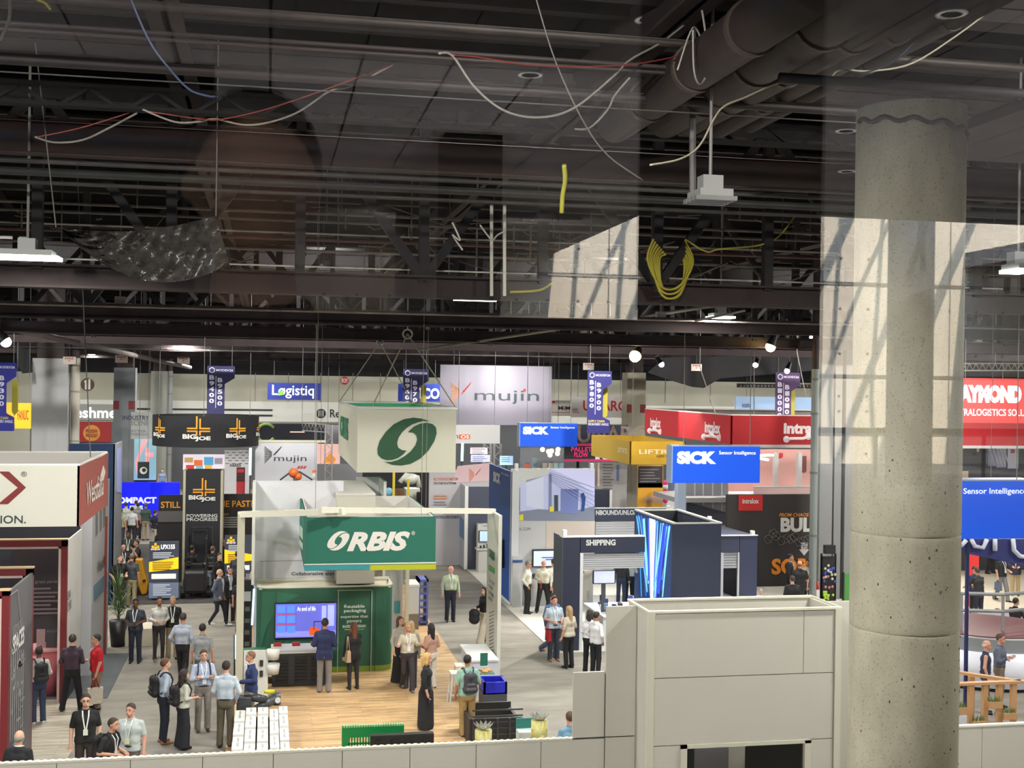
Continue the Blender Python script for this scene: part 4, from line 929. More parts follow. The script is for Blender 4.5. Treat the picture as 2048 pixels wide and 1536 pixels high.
# green hanging sign
t = thing('hanging_sign', 'green four-sided hanging sign with big white italic letters and a blue and lime stripe', 'hanging sign', (2.5, 29.5, 3.3))
x0, x1, yq = .93, 4.06, 34.9; z0, z1 = 3.29, 4.56
obj('fabric_ring', MB().ring([(x0, 29.5), (x1, 29.5), (x1, yq), (x0, yq)], z0, z1, .05), M((28, 104, 88), .7), t)
obj('white_lining', MB().ring([(x0+.06, 29.56), (x1-.06, 29.56), (x1-.06, yq-.06), (x0+.06, yq-.06)], z0+.03, z1+.01, .03), M((212, 210, 205), .7), t)
f = FY(29.5)
obj('white_line', f.rect(608.5, 1126, 872, 1128.5, .012, .006), M((225, 225, 215)), t)
obj('blue_stripe', f.rect(608.5, 1129, 740, 1140, .012, .006), M((50, 140, 150)), t); obj('lime_stripe', f.rect(740, 1129, 872, 1139.5, .012, .006), M((176, 182, 30)), t)
u0, u1, v0, v1 = f.pbox(653, 1062, 697, 1101); swirl(f, u0, u1-.02, v0, v1, M((224, 220, 214)), t, .014, .12)
text(f, 'RBIS', 694, 1063, 820, 1102, M((224, 220, 214)), t, .06, .3, sp=.98); text(f, '®', 823, 1062, 830, 1070, M((224, 220, 214)), t, .01)
fl = FL(x0); 
for q in ((597, 1045, 606, 1080), (597, 1075, 606, 1100)): obj('side_lettering', fl.poly([(q[0], q[1]), (q[2], q[1]+12), (q[2], q[3]), (q[0], q[3]-14)], .012, .006), M((170, 200, 180)), t)
mb = MB()
for x, y in ((631, 29.7), (843, 29.7), (640, 34.6)):
    p = PY(x, 1010, y); mb.tube([(p.x, y, z1), (p.x, y, 12.4)], .006, 5)
obj('suspension_wire', mb, M((120, 120, 112)), t)
# square gantry frame around the booth
t = thing('frame_gantry', 'slender cream square arch frame around the green booth', 'arch frame', (2.5, 31, 0))
gx0, gx1 = -.62, 5.92
obj('left_post', B(gx0-.06, gx0+.12, 31.4, 31.58, 0.03, 4.45), M((214, 210, 188), .5), t)
obj('right_post', B(gx1-.1, gx1-.01, 30.6, 32.2, 0, 4.45), M((208, 206, 196), .5), t)
aL = Vector((gx0, 31.5, 4.43)); aM = PY(688, 1023, 29.15); bM = PY(640, 1020, 29.0); bR = Vector((gx1-.06, 31.5, 4.47))
obj('left_beam', MB().bar(aL, aM, .16, .15), M((222, 220, 204), .5), t); obj('right_beam', MB().bar(bM, bR, .16, .13), M((222, 220, 204), .5), t)
f = FL(gx1-.1)
text(f, 'ORBIS', 978, 1100, 990, 1118, M((30, 110, 80)), t, .05); text(f, 'Your smart\nreusable\npackaging\npartner', 978, 1158, 990, 1206, M((90, 96, 96)), t, .02)
mb = MB(); f.poly([(978, 1129), (990, 1137), (990, 1148), (978, 1140)], .012, .006, True, mb); obj('colour_chip', mb, M((90, 160, 90)), t)
mb = MB()
for i in range(12): f.poly([(979, 1225+i*7), (988, 1221+i*7), (988, 1223+i*7), (979, 1227.5+i*7)], .012, .006, True, mb)
obj('fine_print', mb, M((130, 132, 134)), t)
mb = MB()
for x, y in ((631, 31.6), (852, 31.9)):
    p = PY(x, 1000, y); mb.tube([(p.x, y, 4.5), (p.x, y, 12.4)], .006, 5)
obj('suspension_wire', mb, M((120, 120, 112)), t)
# LED light bars at the frame
for (x, y, ya, yb_, lab, lean) in ((998, 31.5, 1268, 1312, 'short glowing light bar on the right frame post', 0), (472, 32.5, 1270, 1318, 'short glowing light bar near the left frame post', 0), (508, 34, 1178, 1250, 'long glowing light bar beside the green booth wall', -4)):
    p = PY(x, ya, y); q = PY(x+lean, yb_, y); tt = thing('light_bar', lab, 'light bar', q)
    obj('led_strip', MB().tube([p, q], .025, 8), M((190, 240, 250), em=3.), tt); obj('mount', MB().tube([p+Vector((-.04, .05, 0)), q+Vector((-.04, .05, 0)), Vector((q.x-.04, q.y+.05, .0))], .02, 6), M((50, 52, 54)), tt)
# black louvred counter before the TV
t = thing('folding_crate_stack', 'stack of black ribbed folding crates under a white lid before the TV', 'crate stack', (1.1, 31.8, 0))
x0, x1 = PY(544, 1340, 31.6).x, PY(652, 1340, 31.6).x
obj('crate_body', B(x0, x1, 31.6, 32.5, .05, .88), M((38, 40, 42), .6), t, bevel=.02)
mb = MB()
for j in range(8):
    z = .14+j*.085
    for a in (.08, .42, .72): mb.box(x0+(x1-x0)*a, x0+(x1-x0)*(a+.22), 31.57, 31.62, z, z+.055)
obj('rib', mb, M((18, 19, 20), .5), t)
obj('white_lid', B(x0-.03, x1+.03, 31.56, 32.55, .88, .93), M((200, 200, 192)), t)
for k, x in enumerate((.1, .45, .8)):
    px_ = x0+(x1-x0)*x
    props(obj('folding_lid_grip', B(px_-.1, px_+.1, 32.2, 32.3, .93, 1.02), M((170, 50, 34))), 'small red grip on the black crate stack', 'grip', 'red grips on the black crate stack')
t = thing('green_bin', 'low green container behind the man in the blue blazer', 'container', (.1, 32.5, 0)); a, b = PY(486, 1320, 32.6).x, PY(533, 1320, 32.6).x
obj('tub', B(a, b, 32.0, 32.6, .55, .85), M((16, 110, 60), .4), t, bevel=.03); obj('black_base', B(a-.02, b+.02, 31.95, 32.65, .03, .55), M((26, 28, 30)), t)
# screw-fed conveyor machine and white bucket rack
t = thing('robot', 'dark grey articulated robot arm lying behind the white cartons', 'robot arm', (.1, 28.6, 0))
p = PY(485, 1385, 27.1); q = PY(550, 1388, 27.1)
obj('base_block', B(p.x-.12, p.x+.2, 26.95, 27.2, .5, .98), M((52, 56, 58), .4), t, bevel=.03)
obj('lower_arm', MB().tube([(p.x+.05, 27.1, .98), (p.x+.5, 27.0, .9)], [.1, .08], 14), M((44, 47, 50), .35), t, smooth=True)
obj('fore_arm', MB().tube([(p.x+.3, 27.0, .7), (q.x+.02, 27.2, .88)], [.09, .12], 14), M((66, 70, 72), .35), t, smooth=True)
obj('wrist', MB().cyl(q.x+.02, 27.2, .74, .98, .11, 18), M((60, 64, 66), .3), t, smooth=True)
obj('white_cap', MB().tube([(q.x+.06, 27.1, .86), (q.x+.06, 27.05, .86)], .06, 16), M((220, 220, 220)), t)
obj('yellow_ring', MB().cyl(q.x-.12, 27.3, .98, 1.02, .12, 18), M((190, 190, 40)), t)
obj('pedestal', B(p.x-.1, q.x+.1, 26.95, 27.1, .03, .5), M((30, 32, 34)), t)
t = thing('white_tub_rack', 'white panel with two round white tubs behind the robot arm', 'rack', (.4, 30, 0))
a = PY(487, 1350, 30); b = PY(536, 1350, 30); obj('panel', B(a.x, b.x, 30, 30.06, .03, 1.32), M((222, 222, 216)), t)
for z in (.75, 1.1): obj('tub', MB().cyl(b.x+.12, 30, z, z+.24, .13, 20, .16), M((222, 222, 214), .4), t, smooth=True)
mb = MB()
for z in (.7, .95): mb.box(b.x-.2, b.x-.12, 29.95, 30, z, z+.14)
obj('latch', mb, M((40, 40, 44)), t)
t = thing('machine_column', 'black slotted machine column standing behind the left frame post', 'machine', (.0, 34.6, 0))
p = PY(492, 1240, 34.4); obj('column', B(p.x-.1, p.x+.16, 34.4, 34.6, .03, 2.3), M((20, 21, 23), .4), t)
mb = MB()
for k in range(5): mb.box(p.x-.03, p.x+.1, 34.37, 34.4, .5+k*.32, .62+k*.32)
obj('slot', mb, M((90, 94, 92)), t); obj('sensor_head', B(p.x-.06, p.x+.12, 34.3, 34.4, 1.75, 2.0), M((180, 182, 180)), t)
# white carton stacks front left of the booth
cm_ = M((226, 226, 222), .6); fm = M((170, 172, 168), .7)
xl = [PY(466, 1450, 25.2).x, PY(512, 1450, 25.2).x, PY(537, 1450, 25.2).x, PY(578, 1450, 25.2).x]
k = 0
for c, (a, b) in enumerate(((xl[0], xl[1]), (xl[1]+.02, xl[2]), (xl[2]+.02, xl[3]))):
    n2 = 2 if c != 1 else 1
    for i in range(n2):
        for j in range(7):
            ya = 23.4+j*.5; ww = (b-a)/n2
            zt = .72+.05*((i+j+c) % 2)
            tt = thing('white_carton', 'flat white carton with fluted lid in the front left carton block', 'carton', (a+ww*(i+.5), ya+.25, 0), 'white cartons beside the wood floor')
            obj('box', B(a+ww*i+.006, a+ww*(i+1)-.006, ya, ya+.5, .03, zt), cm_, tt, bevel=.008)
            obj('label_patch', B(a+ww*(i+.4), a+ww*(i+.6), ya+.18, ya+.42, zt, zt+.004), fm, tt)
            k += 1
# green and black pallets at the front
t = thing('green_plastic_pallet', 'green lattice plastic pallet standing at the front of the booth', 'pallet', (2, 23.9, 0))
f = FY(23.8); u0, u1, v0, v1 = f.pbox(684, 1453, 808, 1491); gm_ = M((14, 130, 66), .45)
mb = MB(); mb.box(u0, u1, 23.8, 23.92, v1-.2, v1)
for i in range(2): mb.box(u0+(u1-u0-.12)*i, u0+(u1-u0-.12)*i+.12, 23.8, 23.92, .03, v1-.2)
obj('frame', mb, gm_, t)
mb = MB()
for i in range(18): x = u0+.14+i*(u1-u0-.28)/17; mb.box(x-.012, x+.012, 23.82, 23.9, .05, v1-.2)
for j in range(7): mb.box(u0+.1, u1-.1, 23.82, 23.9, .12+j*.11, .145+j*.11)
obj('lattice', mb, gm_, t)
mb = MB()
for i in range(24): x = u0+.03+i*(u1-u0-.08)/23; mb.box(x, x+.025, 23.79, 23.92, v1-.005, v1+.03)
obj('teeth', mb, M((150, 200, 150), .5), t); mb = MB(); mb.box(u0+.55, u0+.75, 23.78, 23.8, v1-.28, v1-.22); obj('label', mb, M((220, 220, 200)), t)
t = thing('black_pallet', 'black plastic pallet standing before the green pallet', 'pallet', (2.9, 25.7, 0)); f = FY(23.3); u0, u1, v0, v1 = f.pbox(741, 1469, 868, 1488)
obj('deck', B(u0, u1, 23.3, 23.45, .03, v1), M((28, 29, 31), .5), t, bevel=.01)
mb = MB()
for i in range(4): x = u0+.1+i*(u1-u0-.3)/3; mb.box(x, x+.1, 23.26, 23.3, .1, v1-.1)
obj('foot', mb, M((18, 18, 20)), t)
# black bulk crate
t = thing('bulk_crate', 'large black open folding bulk crate beside the backpack man', 'crate', (5, 26.3, 0))
f = FY(25.9); u0, u1, v0, v1 = f.pbox(944, 1436, 1045, 1480); x0 = PY(927, 1413, 27.3).x; bm = M((34, 35, 38), .5)
zt = PY(1000, 1436, 25.9).z; 
obj('front_wall', B(u0, u1, 25.9, 25.96, .03, zt), bm, t); obj('rear_wall', B(u0, u1, 27.2, 27.26, .03, zt), bm, t)
obj('left_wall', B(u0-.06, u0, 25.9, 27.26, .03, zt), bm, t); obj('right_wall', B(u1-.06, u1, 25.9, 27.26, .03, zt*.8), bm, t)
mb = MB()
for j in range(6): mb.box(u0, u1, 25.87, 25.9, .12+j*.13, .15+j*.13)
for i in range(5): x = u0+i*(u1-u0-.04)/4; mb.box(x, x+.04, 25.86, 25.9, .03, zt)
obj('rib', mb, M((48, 49, 52), .5), t)
# blue tray, white counter, leaflets
t = thing('blue_tray', 'bright blue plastic tub on a grey container behind the black crate', 'tub', (5.3, 28.4, 0)); a = PY(967, 1405, 28.3).x; b = PY(1014, 1405, 28.3).x
obj('tub', MB().box(a, b, 28.3, 28.36, .5, .78).box(a, b, 28.9, 28.96, .5, .78).box(a, a+.05, 28.3, 28.96, .5, .78).box(b-.05, b, 28.3, 28.96, .5, .78).box(a, b, 28.3, 28.96, .5, .53), M((34, 40, 190), .4), t)
obj('grey_base', B(a, b, 28.3, 28.96, .03, .5), M((70, 74, 80)), t)
t = thing('counter', 'white reception counter beside the right frame post', 'counter', (5.4, 30, 0))
a = PY(918, 1380, 29.6); b = PY(995, 1380, 29.6)
obj('cabinet', B(b.x-.62, b.x, 29.6, 31.4, .03, .98), M((206, 206, 214), .5), t); obj('worktop', B(b.x-.66, b.x+.02, 29.56, 31.44, .98, 1.02), M((222, 222, 222), .4), t)
t = thing('leaflet_stand', 'green leaflet standing on the white counter', 'leaflet', (5.4, 31.1, 1.02)); p = PZ(967, 1333, 1.02)
obj('leaflet', MB().box(p.x-.08, p.x+.1, p.y, p.y+.02, 1.02, 1.34), M((28, 100, 84)), t)
obj('foot', B(p.x-.09, p.x+.11, p.y-.05, p.y+.07, 1.02, 1.035), M((200, 200, 200)), t)
t = thing('snack_tray', 'tray of snacks on the white counter', 'tray', (5.5, 30, 1.02)); p = PZ(970, 1345, 1.02)
obj('tray', MB().box(p.x-.25, p.x+.2, p.y-.2, p.y+.25, 1.02, 1.035), M((60, 110, 90)), t)
mb = MB(); random.seed(2)
for k in range(14): mb.sph((p.x+random.uniform(-.18, .14), p.y+random.uniform(-.12, .18), 1.05), (.045, .035, .025), 8, 5)
obj('snacks', mb, M((205, 150, 90), .7), t, smooth=True, kind='stuff')
for (px_, py_, lab) in ((916, 1345, 'white tall bar stool left of the white counter, front one'), (925, 1330, 'white tall bar stool left of the white counter, rear one')):
    p = PZ(px_, py_, .8); t = thing('bar_stool', lab, 'stool', (p.x, p.y, 0)); wm = M((216, 214, 206), .5)
    obj('seat', B(p.x-.2, p.x+.2, p.y-.2, p.y+.2, .78, .82), wm, t, bevel=.01)
    for i in (-1, 1):
        for j in (-1, 1): obj('leg', MB().tube([(p.x+i*.16, p.y+j*.16, .78), (p.x+i*.22, p.y+j*.22, .03)], .018, 8), wm, t)
    obj('foot_rail', MB().tube([(p.x+i*.2, p.y+j*.2, .3) for i, j in ((-1, -1), (1, -1), (1, 1), (-1, 1), (-1, -1))], .012, 6), wm, t)
# glass jars with silver petals
for px_, py_, lab in ((967, 1454, 'glass jar of yellow filling with silver petals, left one'), (1079, 1435, 'glass jar of yellow filling with silver petals, right one')):
    p = PZ(px_, py_, 1.35); r = .17; zb = .75; t = thing('display_jar', lab, 'jar', (p.x, p.y, 0))
    obj('pedestal', MB().cyl(p.x, p.y, 0, zb, .24, 24), M((40, 42, 46)), t)
    obj('filling', MB().cyl(p.x, p.y, zb, 1.3, r*.94, 28), M((196, 190, 120), .3), t, smooth=True)
    mb = MB()
    for k in range(9): a = k*2*math.pi/9; mb.sph((p.x+.13*math.cos(a), p.y+.13*math.sin(a), zb+.12+.14*(k % 3)), (.05, .05, .05), 10, 6)
    obj('lemon_slices', mb, M((224, 214, 120), .4), t, smooth=True)
    for k in range(11):
        a = k*2*math.pi/11; c_1 = Vector((p.x+.1*math.cos(a), p.y+.1*math.sin(a), 1.33)); tip = Vector((p.x+.19*math.cos(a), p.y+.19*math.sin(a), 1.42))
        obj('petal', MB().prism([c_1+Vector((-.05*math.sin(a), .05*math.cos(a), 0)), tip, c_1-Vector((-.05*math.sin(a), .05*math.cos(a), 0)), Vector((p.x, p.y, 1.36))], (0, 0, .012)), M((210, 212, 205), .15, metal=.7), t)
t = thing('sample_box', 'small teal and white sample box between the two jars', 'box', (5.9, 26.2, 0)); p = PZ(1056, 1462, .9)
obj('carton', B(p.x-.2, p.x+.2, p.y-.1, p.y+.2, 0, .9), M((196, 206, 204)), t); obj('teal_lid', B(p.x-.2, p.x+.2, p.y+.2, p.y+.23, .6, 1.1), M((40, 120, 110)), t)
# blue racks and grey bins behind the booth's right side
t = thing('blue_dolly_rack', 'tall lavender blue plastic dolly behind the green booth', 'dolly', (4.6, 39.6, 0)); a = PY(836, 1240, 39).x; b = PY(856, 1240, 39).x; bl = M((92, 104, 176), .5)
obj('frame', MB().box(a, a+.06, 39, 39.8, .03, 1.5).box(b-.06, b, 39, 39.8, .03, 1.5).box(a, b, 39, 39.8, 1.42, 1.5).box(a, b, 39, 39.8, .1, .16), bl, t)
mb = MB()
for j in range(5): mb.box(a, b, 39.02, 39.06, .35+j*.22, .42+j*.22)
obj('shelf_bar', mb, bl, t)
t = thing('arch_table', 'cream square arch and grey tote display behind the green booth', 'display', (4, 37, 0))
a = PY(786, 1200, 37); b = PY(818, 1200, 37); obj('arch', MB().box(a.x, b.x, 37, 37.1, 2.3, 2.42).box(b.x-.1, b.x, 37, 37.1, .03, 2.3), M(CREAM), t)
obj('grey_panel', B(a.x-.05, a.x+.32, 37.3, 37.4, .03, 2.1), M((180, 182, 184)), t); f = FY(37.3); obj('picture', f.rect(788, 1202, 800, 1226, .02, .01), M((70, 150, 160)), t)
t = thing('bulk_bin', 'pale grey bulk bin standing behind the arch', 'bin', (4.4, 38.5, 0)); a = PY(818, 1190, 38.4).x; b = PY(838, 1190, 38.4).x
obj('tub', B(a, b, 38.4, 39.4, .5, 1.35), M((206, 206, 200)), t, bevel=.03); obj('lid', B(a-.02, b+.02, 38.38, 39.42, 1.35, 1.45), M((216, 216, 210)), t, bevel=.02); obj('base', B(a, b, 38.4, 39.4, 0.03, .5), M((120, 112, 100)), t)
# ---------------------------------------------------------------- low panel walls in front
pm_ = M((196, 193, 182), .55, kind='panel'); gv = M((70, 70, 66)); al = M((205, 202, 185), .4)
t = thing('panel_wall', 'low cream modular panel wall along the bottom of the view', 'partition wall', (0, 18, 0))
x = 5.11
while x > -7:
    obj('panel', B(x-.985, x-.005, 18, 18.05, 0, 2.42), pm_, t); x -= .99
obj('groove_backing', B(-7, 5.11, 18.03, 18.06, 0, 2.41), gv, t)
obj('groove_backing', B(4.62, 5.58, 18.03, 18.06, 0, 3.4), gv, t)
obj('top_rail', B(-7, 4.61, 17.99, 18.07, 2.42, 2.45), al, t)
mb = MB(); x = -6.9
while x < 4.6: mb.box(x, x+.05, 17.99, 18.07, 2.45, 2.458); x += .1
obj('rail_teeth', mb, M((232, 230, 215)), t)
obj('upper_panel', B(4.61, 5.1, 18, 18.05, 2.45, 3.44), pm_, t); obj('upper_panel', B(5.12, 5.59, 18, 18.05, 2.45, 4.43), pm_, t); obj('upper_panel', B(5.12, 5.59, 18, 18.05, 0, 2.43), pm_, t)
t = thing('panel_room', 'tall cream open-topped panel box with a dark window below', 'room', (7.1, 17.4, 0))
obj('left_panel', B(5.6, 5.65, 17.4, 18.4, 0, 4.43), pm_, t); obj('rear_panel', B(5.6, 8.62, 18.4, 18.45, 0, 4.43), pm_, t); obj('right_panel', B(8.6, 8.65, 17.4, 18.45, 0, 4.43), pm_, t)
zs = [PY(1450, y_, 17.4).z for y_ in (1352, 1486, 1493)]
obj('corner_post', MB().box(5.58, 5.68, 17.36, 17.44, 0, 4.43).box(8.56, 8.66, 17.36, 17.44, 0, 4.43), al, t)
obj('front_panel', B(5.69, 8.05, 17.39, 17.43, zs[0]+.006, 4.42), pm_, t); obj('front_panel', B(8.06, 8.55, 17.39, 17.43, zs[0]+.006, 4.42), pm_, t)
obj('front_panel', B(5.69, 8.55, 17.39, 17.43, zs[1]+.006, zs[0]-.006), pm_, t)
wx0 = PY(1373, 1510, 17.4).x; wx1 = PY(1608, 1510, 17.4).x
obj('front_panel', B(5.69, wx0-.1, 17.39, 17.43, 0, zs[1]-.006), pm_, t); obj('front_panel', B(wx1+.1, 8.55, 17.39, 17.43, 0, zs[1]-.006), pm_, t)
obj('window_frame', MB().box(wx0-.1, wx0, 17.37, 17.44, 1, zs[1]+.004).box(wx1, wx1+.1, 17.37, 17.44, 1, zs[1]-.008).box(wx0-.1, wx1+.1, 17.37, 17.44, zs[2], zs[1]+.004), al, t)
obj('window_pane', B(wx0, wx0+.13, 17.42, 17.425, 1, zs[2]), M((16, 20, 20), .1), t); xm = PY(1492, 1510, 17.4).x
obj('black_monitor', B(xm, wx1-.03, 17.42, 17.44, 1, zs[2]), M((8, 8, 9), .15), t)
obj('inner_wall', B(wx0+.1, xm, 18.1, 18.15, 0, zs[2]+.1), M((190, 190, 205)), t)
obj('seam_backing', B(5.69, 8.55, 17.41, 17.425, zs[1]-.01, 4.4), gv, t)
obj('top_rail', MB().ring([(5.58, 17.36), (8.67, 17.36), (8.67, 18.47), (5.58, 18.47)], 4.43, 4.46, .1), M((214, 212, 190), .4), t)
t = thing('panel_wall', 'cream panel wall strip just right of the tall panel box', 'partition wall', (9.5, 18, 0)); obj('panel', B(8.7, 10.2, 18, 18.05, 0, 4.43), pm_, t)
t = thing('panel_wall', 'low cream panel wall right of the concrete pillar', 'partition wall', (12, 17.8, 0)); 
for a, b in ((10.2, 11.3), (11.31, 12.6), (12.61, 14)): obj('panel', B(a, b, 17.75, 17.8, 0, 2.42), pm_, t)
obj('top_rail', B(10.2, 14, 17.74, 17.82, 2.42, 2.45), M((232, 230, 215)), t)
def board(name, lab, cat, Y, box, col, depth=.12, em=0, floor=False, part='panel', kind=None, hang=False, group=None, fc=None):
    f = fc or FY(Y); u0, u1, v0, v1 = f.pbox(*box)
    if floor: v0 = 0
    p = f.pt((u0+u1)/2, v0); t = thing(name, lab, cat, p, group)
    mb = MB(); mb.prism([f.pt(u0, v0), f.pt(u1, v0), f.pt(u1, v1), f.pt(u0, v1)], f.N()*-depth)
    obj(part, mb, M(col, .6, em=em, kind=kind), t)
    if hang:
        for u in (u0+(u1-u0)*.12, u1-(u1-u0)*.12):
            q = f.pt(u, v1); obj('suspension_wire', MB().tube([q, (q.x, q.y, 12.6)], .012, 5), M((120, 118, 112)), t)
    return t, f
def deco(t, f, name, box, col, em=0, out=.02, th=.012):
    return obj(name, f.rect(*box, out, th), M(col, .6, em=em), t)
def lines(t, f, name, x0, y0, x1, n, dy, h, col, em=0, out=.03, jag=True):
    mb = MB(); r = random.Random(x0*7+y0)
    for i in range(n): f.rect(x0, y0+i*dy, x1-(r.uniform(0, (x1-x0)*.35) if jag else 0), y0+i*dy+h, out, .006, mb)
    return obj(name, mb, M(col, .6, em=em), t)
WH = (226, 226, 220)
# ------------------------------------------------------------- floors
props(obj('display_flooring', B(8.3, 24, 34.6, 62, 0, .02), M((206, 204, 196), .5, kind='panel')), 'white booth floor of the blue and navy booth', 'flooring')
props(obj('display_flooring', B(-14, -3.9, 20, 31.2, 0, .02), M((196, 188, 172), .5, kind='wood')), 'pale whitewashed wood floor under the maroon portals', 'flooring')
props(obj('dark_mat', B(-14, -3.72, 31.2, 36.2, 0, .015), M((84, 88, 92), .9, kind='marble')), 'dark blue grey carpet strip at the base of the grey tower', 'carpet')
props(obj('dark_mat', B(-14, 1.5, 44, 60, 0, .015), M((70, 68, 68), .9, kind='marble')), 'dark carpet of the black and yellow booth', 'carpet')
props(obj('display_flooring', B(24.01, 50, 26, 60, 0, .02), M((206, 196, 176), .5, kind='panel')), 'pale floor under the crowd at the far right', 'flooring')
# ------------------------------------------------------------- Westfalia booth
t = thing('hanging_sign', 'white and brick red four-sided hanging sign at the left edge', 'hanging sign', (-5.2, 24, 5.03))
xr = -3.39; obj('white_face', B(-9, xr-.02, 24, 24.06, 5.03, 6.16), M((204, 202, 190), .7), t)
obj('red_face', B(xr-.06, xr, 24, 28.05, 5.03, 6.16), M((150, 66, 56), .7), t); obj('rear_face', B(-9, xr, 28, 28.06, 5.03, 6.16), M((205, 202, 198), .7), t)
obj('top_tube', MB().tube([(-9, 24.03, 6.17), (xr-.03, 24.03, 6.17), (xr-.03, 28.03, 6.17), (-9, 28.03, 6.17)], .03, 8), M((222, 220, 212), .4), t)
f = FY(24); obj('arrow_logo', f.poly([(0, 943), (18, 943), (52, 975), (16, 1008), (0, 1008), (0, 1005), (36, 975), (0, 945)]), M((118, 34, 34)), t)
text(f, '®', 42, 943, 54, 953, M((60, 60, 60)), t); text(f, 'SOLUTION.', -80, 1031, 52, 1047, M((34, 54, 50)), t, .01)
f = FR(xr); text(f, 'Westfalia', 172, 955, 206, 1001, M((225, 215, 205)), t, .01) 
obj('diamond_logo', f.poly([(198, 960), (206, 931), (210, 944), (203, 972)]), M((225, 215, 205)), t)
obj('suspension_wire', MB().tube([(xr-.1, 26, 6.2), (xr-.6, 27, 12.5)], .012, 5), M((90, 90, 88)), t)
t = thing('booth_wall', 'dark charcoal booth wall with a pale printed end tower at the left', 'booth wall', (-6.5, 33.4, 0))
xt = PZ(176, 1360, 0).x; print('tower x', xt, PZ(176, 1360, 0), PZ(215, 1300, 0))
yt0 = PX(183, 1200, xt).y; yt1 = PX(216, 1200, xt).y
obj('dark_panel', B(-14, xt-.02, yt0, yt0+.3, 0, 4.6), M((48, 48, 56), .7), t)
obj('end_panel', B(xt-.3, xt, yt0-.02, yt1, 0, 4.9), M((176, 176, 180), .6, kind='panel'), t)
f = FR(xt); mb = MB()
for x in (191, 199, 206): f.poly([(x, 1012-(x-190)*.55), (x+4, 1009-(x-190)*.55), (x+4, 1068-(x-190)*1.2), (x, 1075-(x-190)*1.2)], .012, .008, True, mb)
obj('photo_strip', mb, M((110, 112, 112)), t)
text(f, 'Westfalia', 194, 1115, 211, 1140, M((70, 70, 74)), t, .01); obj('diamond_logo', f.poly([(207, 1116), (211, 1106), (211, 1124), (207, 1130)]), M((130, 50, 50)), t)
obj('landscape_photo', f.poly([(187, 1172), (214, 1145), (214, 1175), (187, 1204)]), M((90, 120, 140)), t)
t = thing('maroon_edge_post', 'thin maroon edge post right of the pale tower', 'post', PX(224, 1100, xt+.2)); p = PX(224, 1100, xt+.2)
obj('post', B(xt-.02, xt+.06, p.y, p.y+.1, 0, 3.9), M((120, 50, 44)), t)
mar = M((116, 34, 38), .5); wt = M((214, 190, 184), .5)
def portal(lab, Y, xi, xo, yt, th, y0left):
    t = thing('portal_frame', lab, 'portal frame', (PY(xo, 1300, Y).x, Y, 0)); a = PY(xi, yt+50, Y); b = PY(xo, yt+50, Y); z1 = PY(xo-5, yt, Y).z; z0_ = PY(xo-5, yt+th, Y).z
    obj('post', B(a.x, b.x, Y, Y+.14, 0.02, z1), mar, t); obj('header', B(-12, b.x, Y, Y+.14, z0_, z1), mar, t)
    obj('inner_reveal', MB().box(a.x-.06, a.x-.001, Y+.01, Y+.13, .02, z0_).box(-12, a.x, Y+.01, Y+.13, z0_-.05, z0_-.001), wt, t)
    obj('wood_cap', B(-12, b.x+.01, Y-.01, Y+.15, z1, z1+.03), M((214, 184, 146)), t); return t, b.x, z1
tA, xA, zA_ = portal('farthest maroon portal frame at the left', 30.8, 122, 134, 1080, 13, 1076)
tB, xB, zB_ = portal('middle maroon portal frame at the left', 25.7, 51, 65, 1137, 14, 1140)
tC, xC, zC_ = portal('nearest maroon portal frame at the left edge', 23.4, 3, 18, 1182, 10, 1178)
f = FR(xA); obj('white_side_panel', B(xA-.04, xA, 30.94, 33.2, .9, zA_-.02), M((210, 206, 202)), tA); obj('dark_side_panel', B(xA-.04, xA-.001, 30.94, 33.2, .02, .9), M((44, 40, 52)), tA)
text(f, 'LEARN\nOTHERS', 134, 1180, 142, 1220, M((60, 50, 56)), tA, .0)
f = FR(xC); obj('grey_side_panel', B(xC-.05, xC, 23.54, 25.66, .02, zC_-.02), M((92, 90, 94), .6, kind='marble'), tC)
text(f, 'AUTOMATING', 24, 1245, 44, 1265, M((150, 150, 152)), tC, .0); text(f, 'SPACES', 24, 1262, 47, 1298, M((226, 224, 220)), tC, .04)
mb = MB(); random.seed(9)
for i in range(26):
    x = random.uniform(19, 46); y_ = random.uniform(1300, 1500); mb_ = f.poly([(x, y_), (x+random.uniform(2, 8), y_-random.uniform(5, 14)), (x+random.uniform(3, 9), y_-random.uniform(2, 8)), (x+1, y_+4)], .012, .006, True, mb)
for i in range(7): f.rect(20+i*4, 1300, 21.2+i*4, 1480, .01, .006, mb)
obj('building_print', mb, M((150, 148, 148)), tC)
mb = MB()
for a, b in (((20, 1190), (34, 1180)), ((34, 1180), (40, 1240))): mb.tube([f.pt(*f.hit(*a), .01), f.pt(*f.hit(*b), .01)], .008, 5)
obj('thin_line_print', mb, M((160, 160, 165)), tC)
t, f = board('text_wall', 'dark wall with pale paragraph seen through the portal frames', 'wall', 32.6, (20, 1098, 124, 1392), (44, 38, 42), floor=True)
text(f, 'Been a great partner', 40, 1160, 125, 1168, M((130, 112, 116)), t, .01); lines(t, f, 'paragraph', 60, 1175, 122, 7, 8.2, 4, (112, 96, 100))
t = thing('pink_desk', 'glossy pink reception desk inside the portal frames', 'desk', (-5.3, 30.9, 0)); a = PY(80, 1350, 31.6).x; b = PY(113, 1350, 31.6).x
obj('desk_body', MB().cyl((a+b)/2-.1, 32.0, .02, 1.1, .48, 32), M((196, 104, 112), .3), t, smooth=True); obj('desk_top', MB().cyl((a+b)/2-.1, 32, 1.1, 1.15, .52, 32), M((206, 150, 150), .3), t)
t = thing('coffee_machine', 'dark coffee machine with cups on the pink desk', 'coffee machine', (a, 31.8, 1.15)); p = (a+b)/2
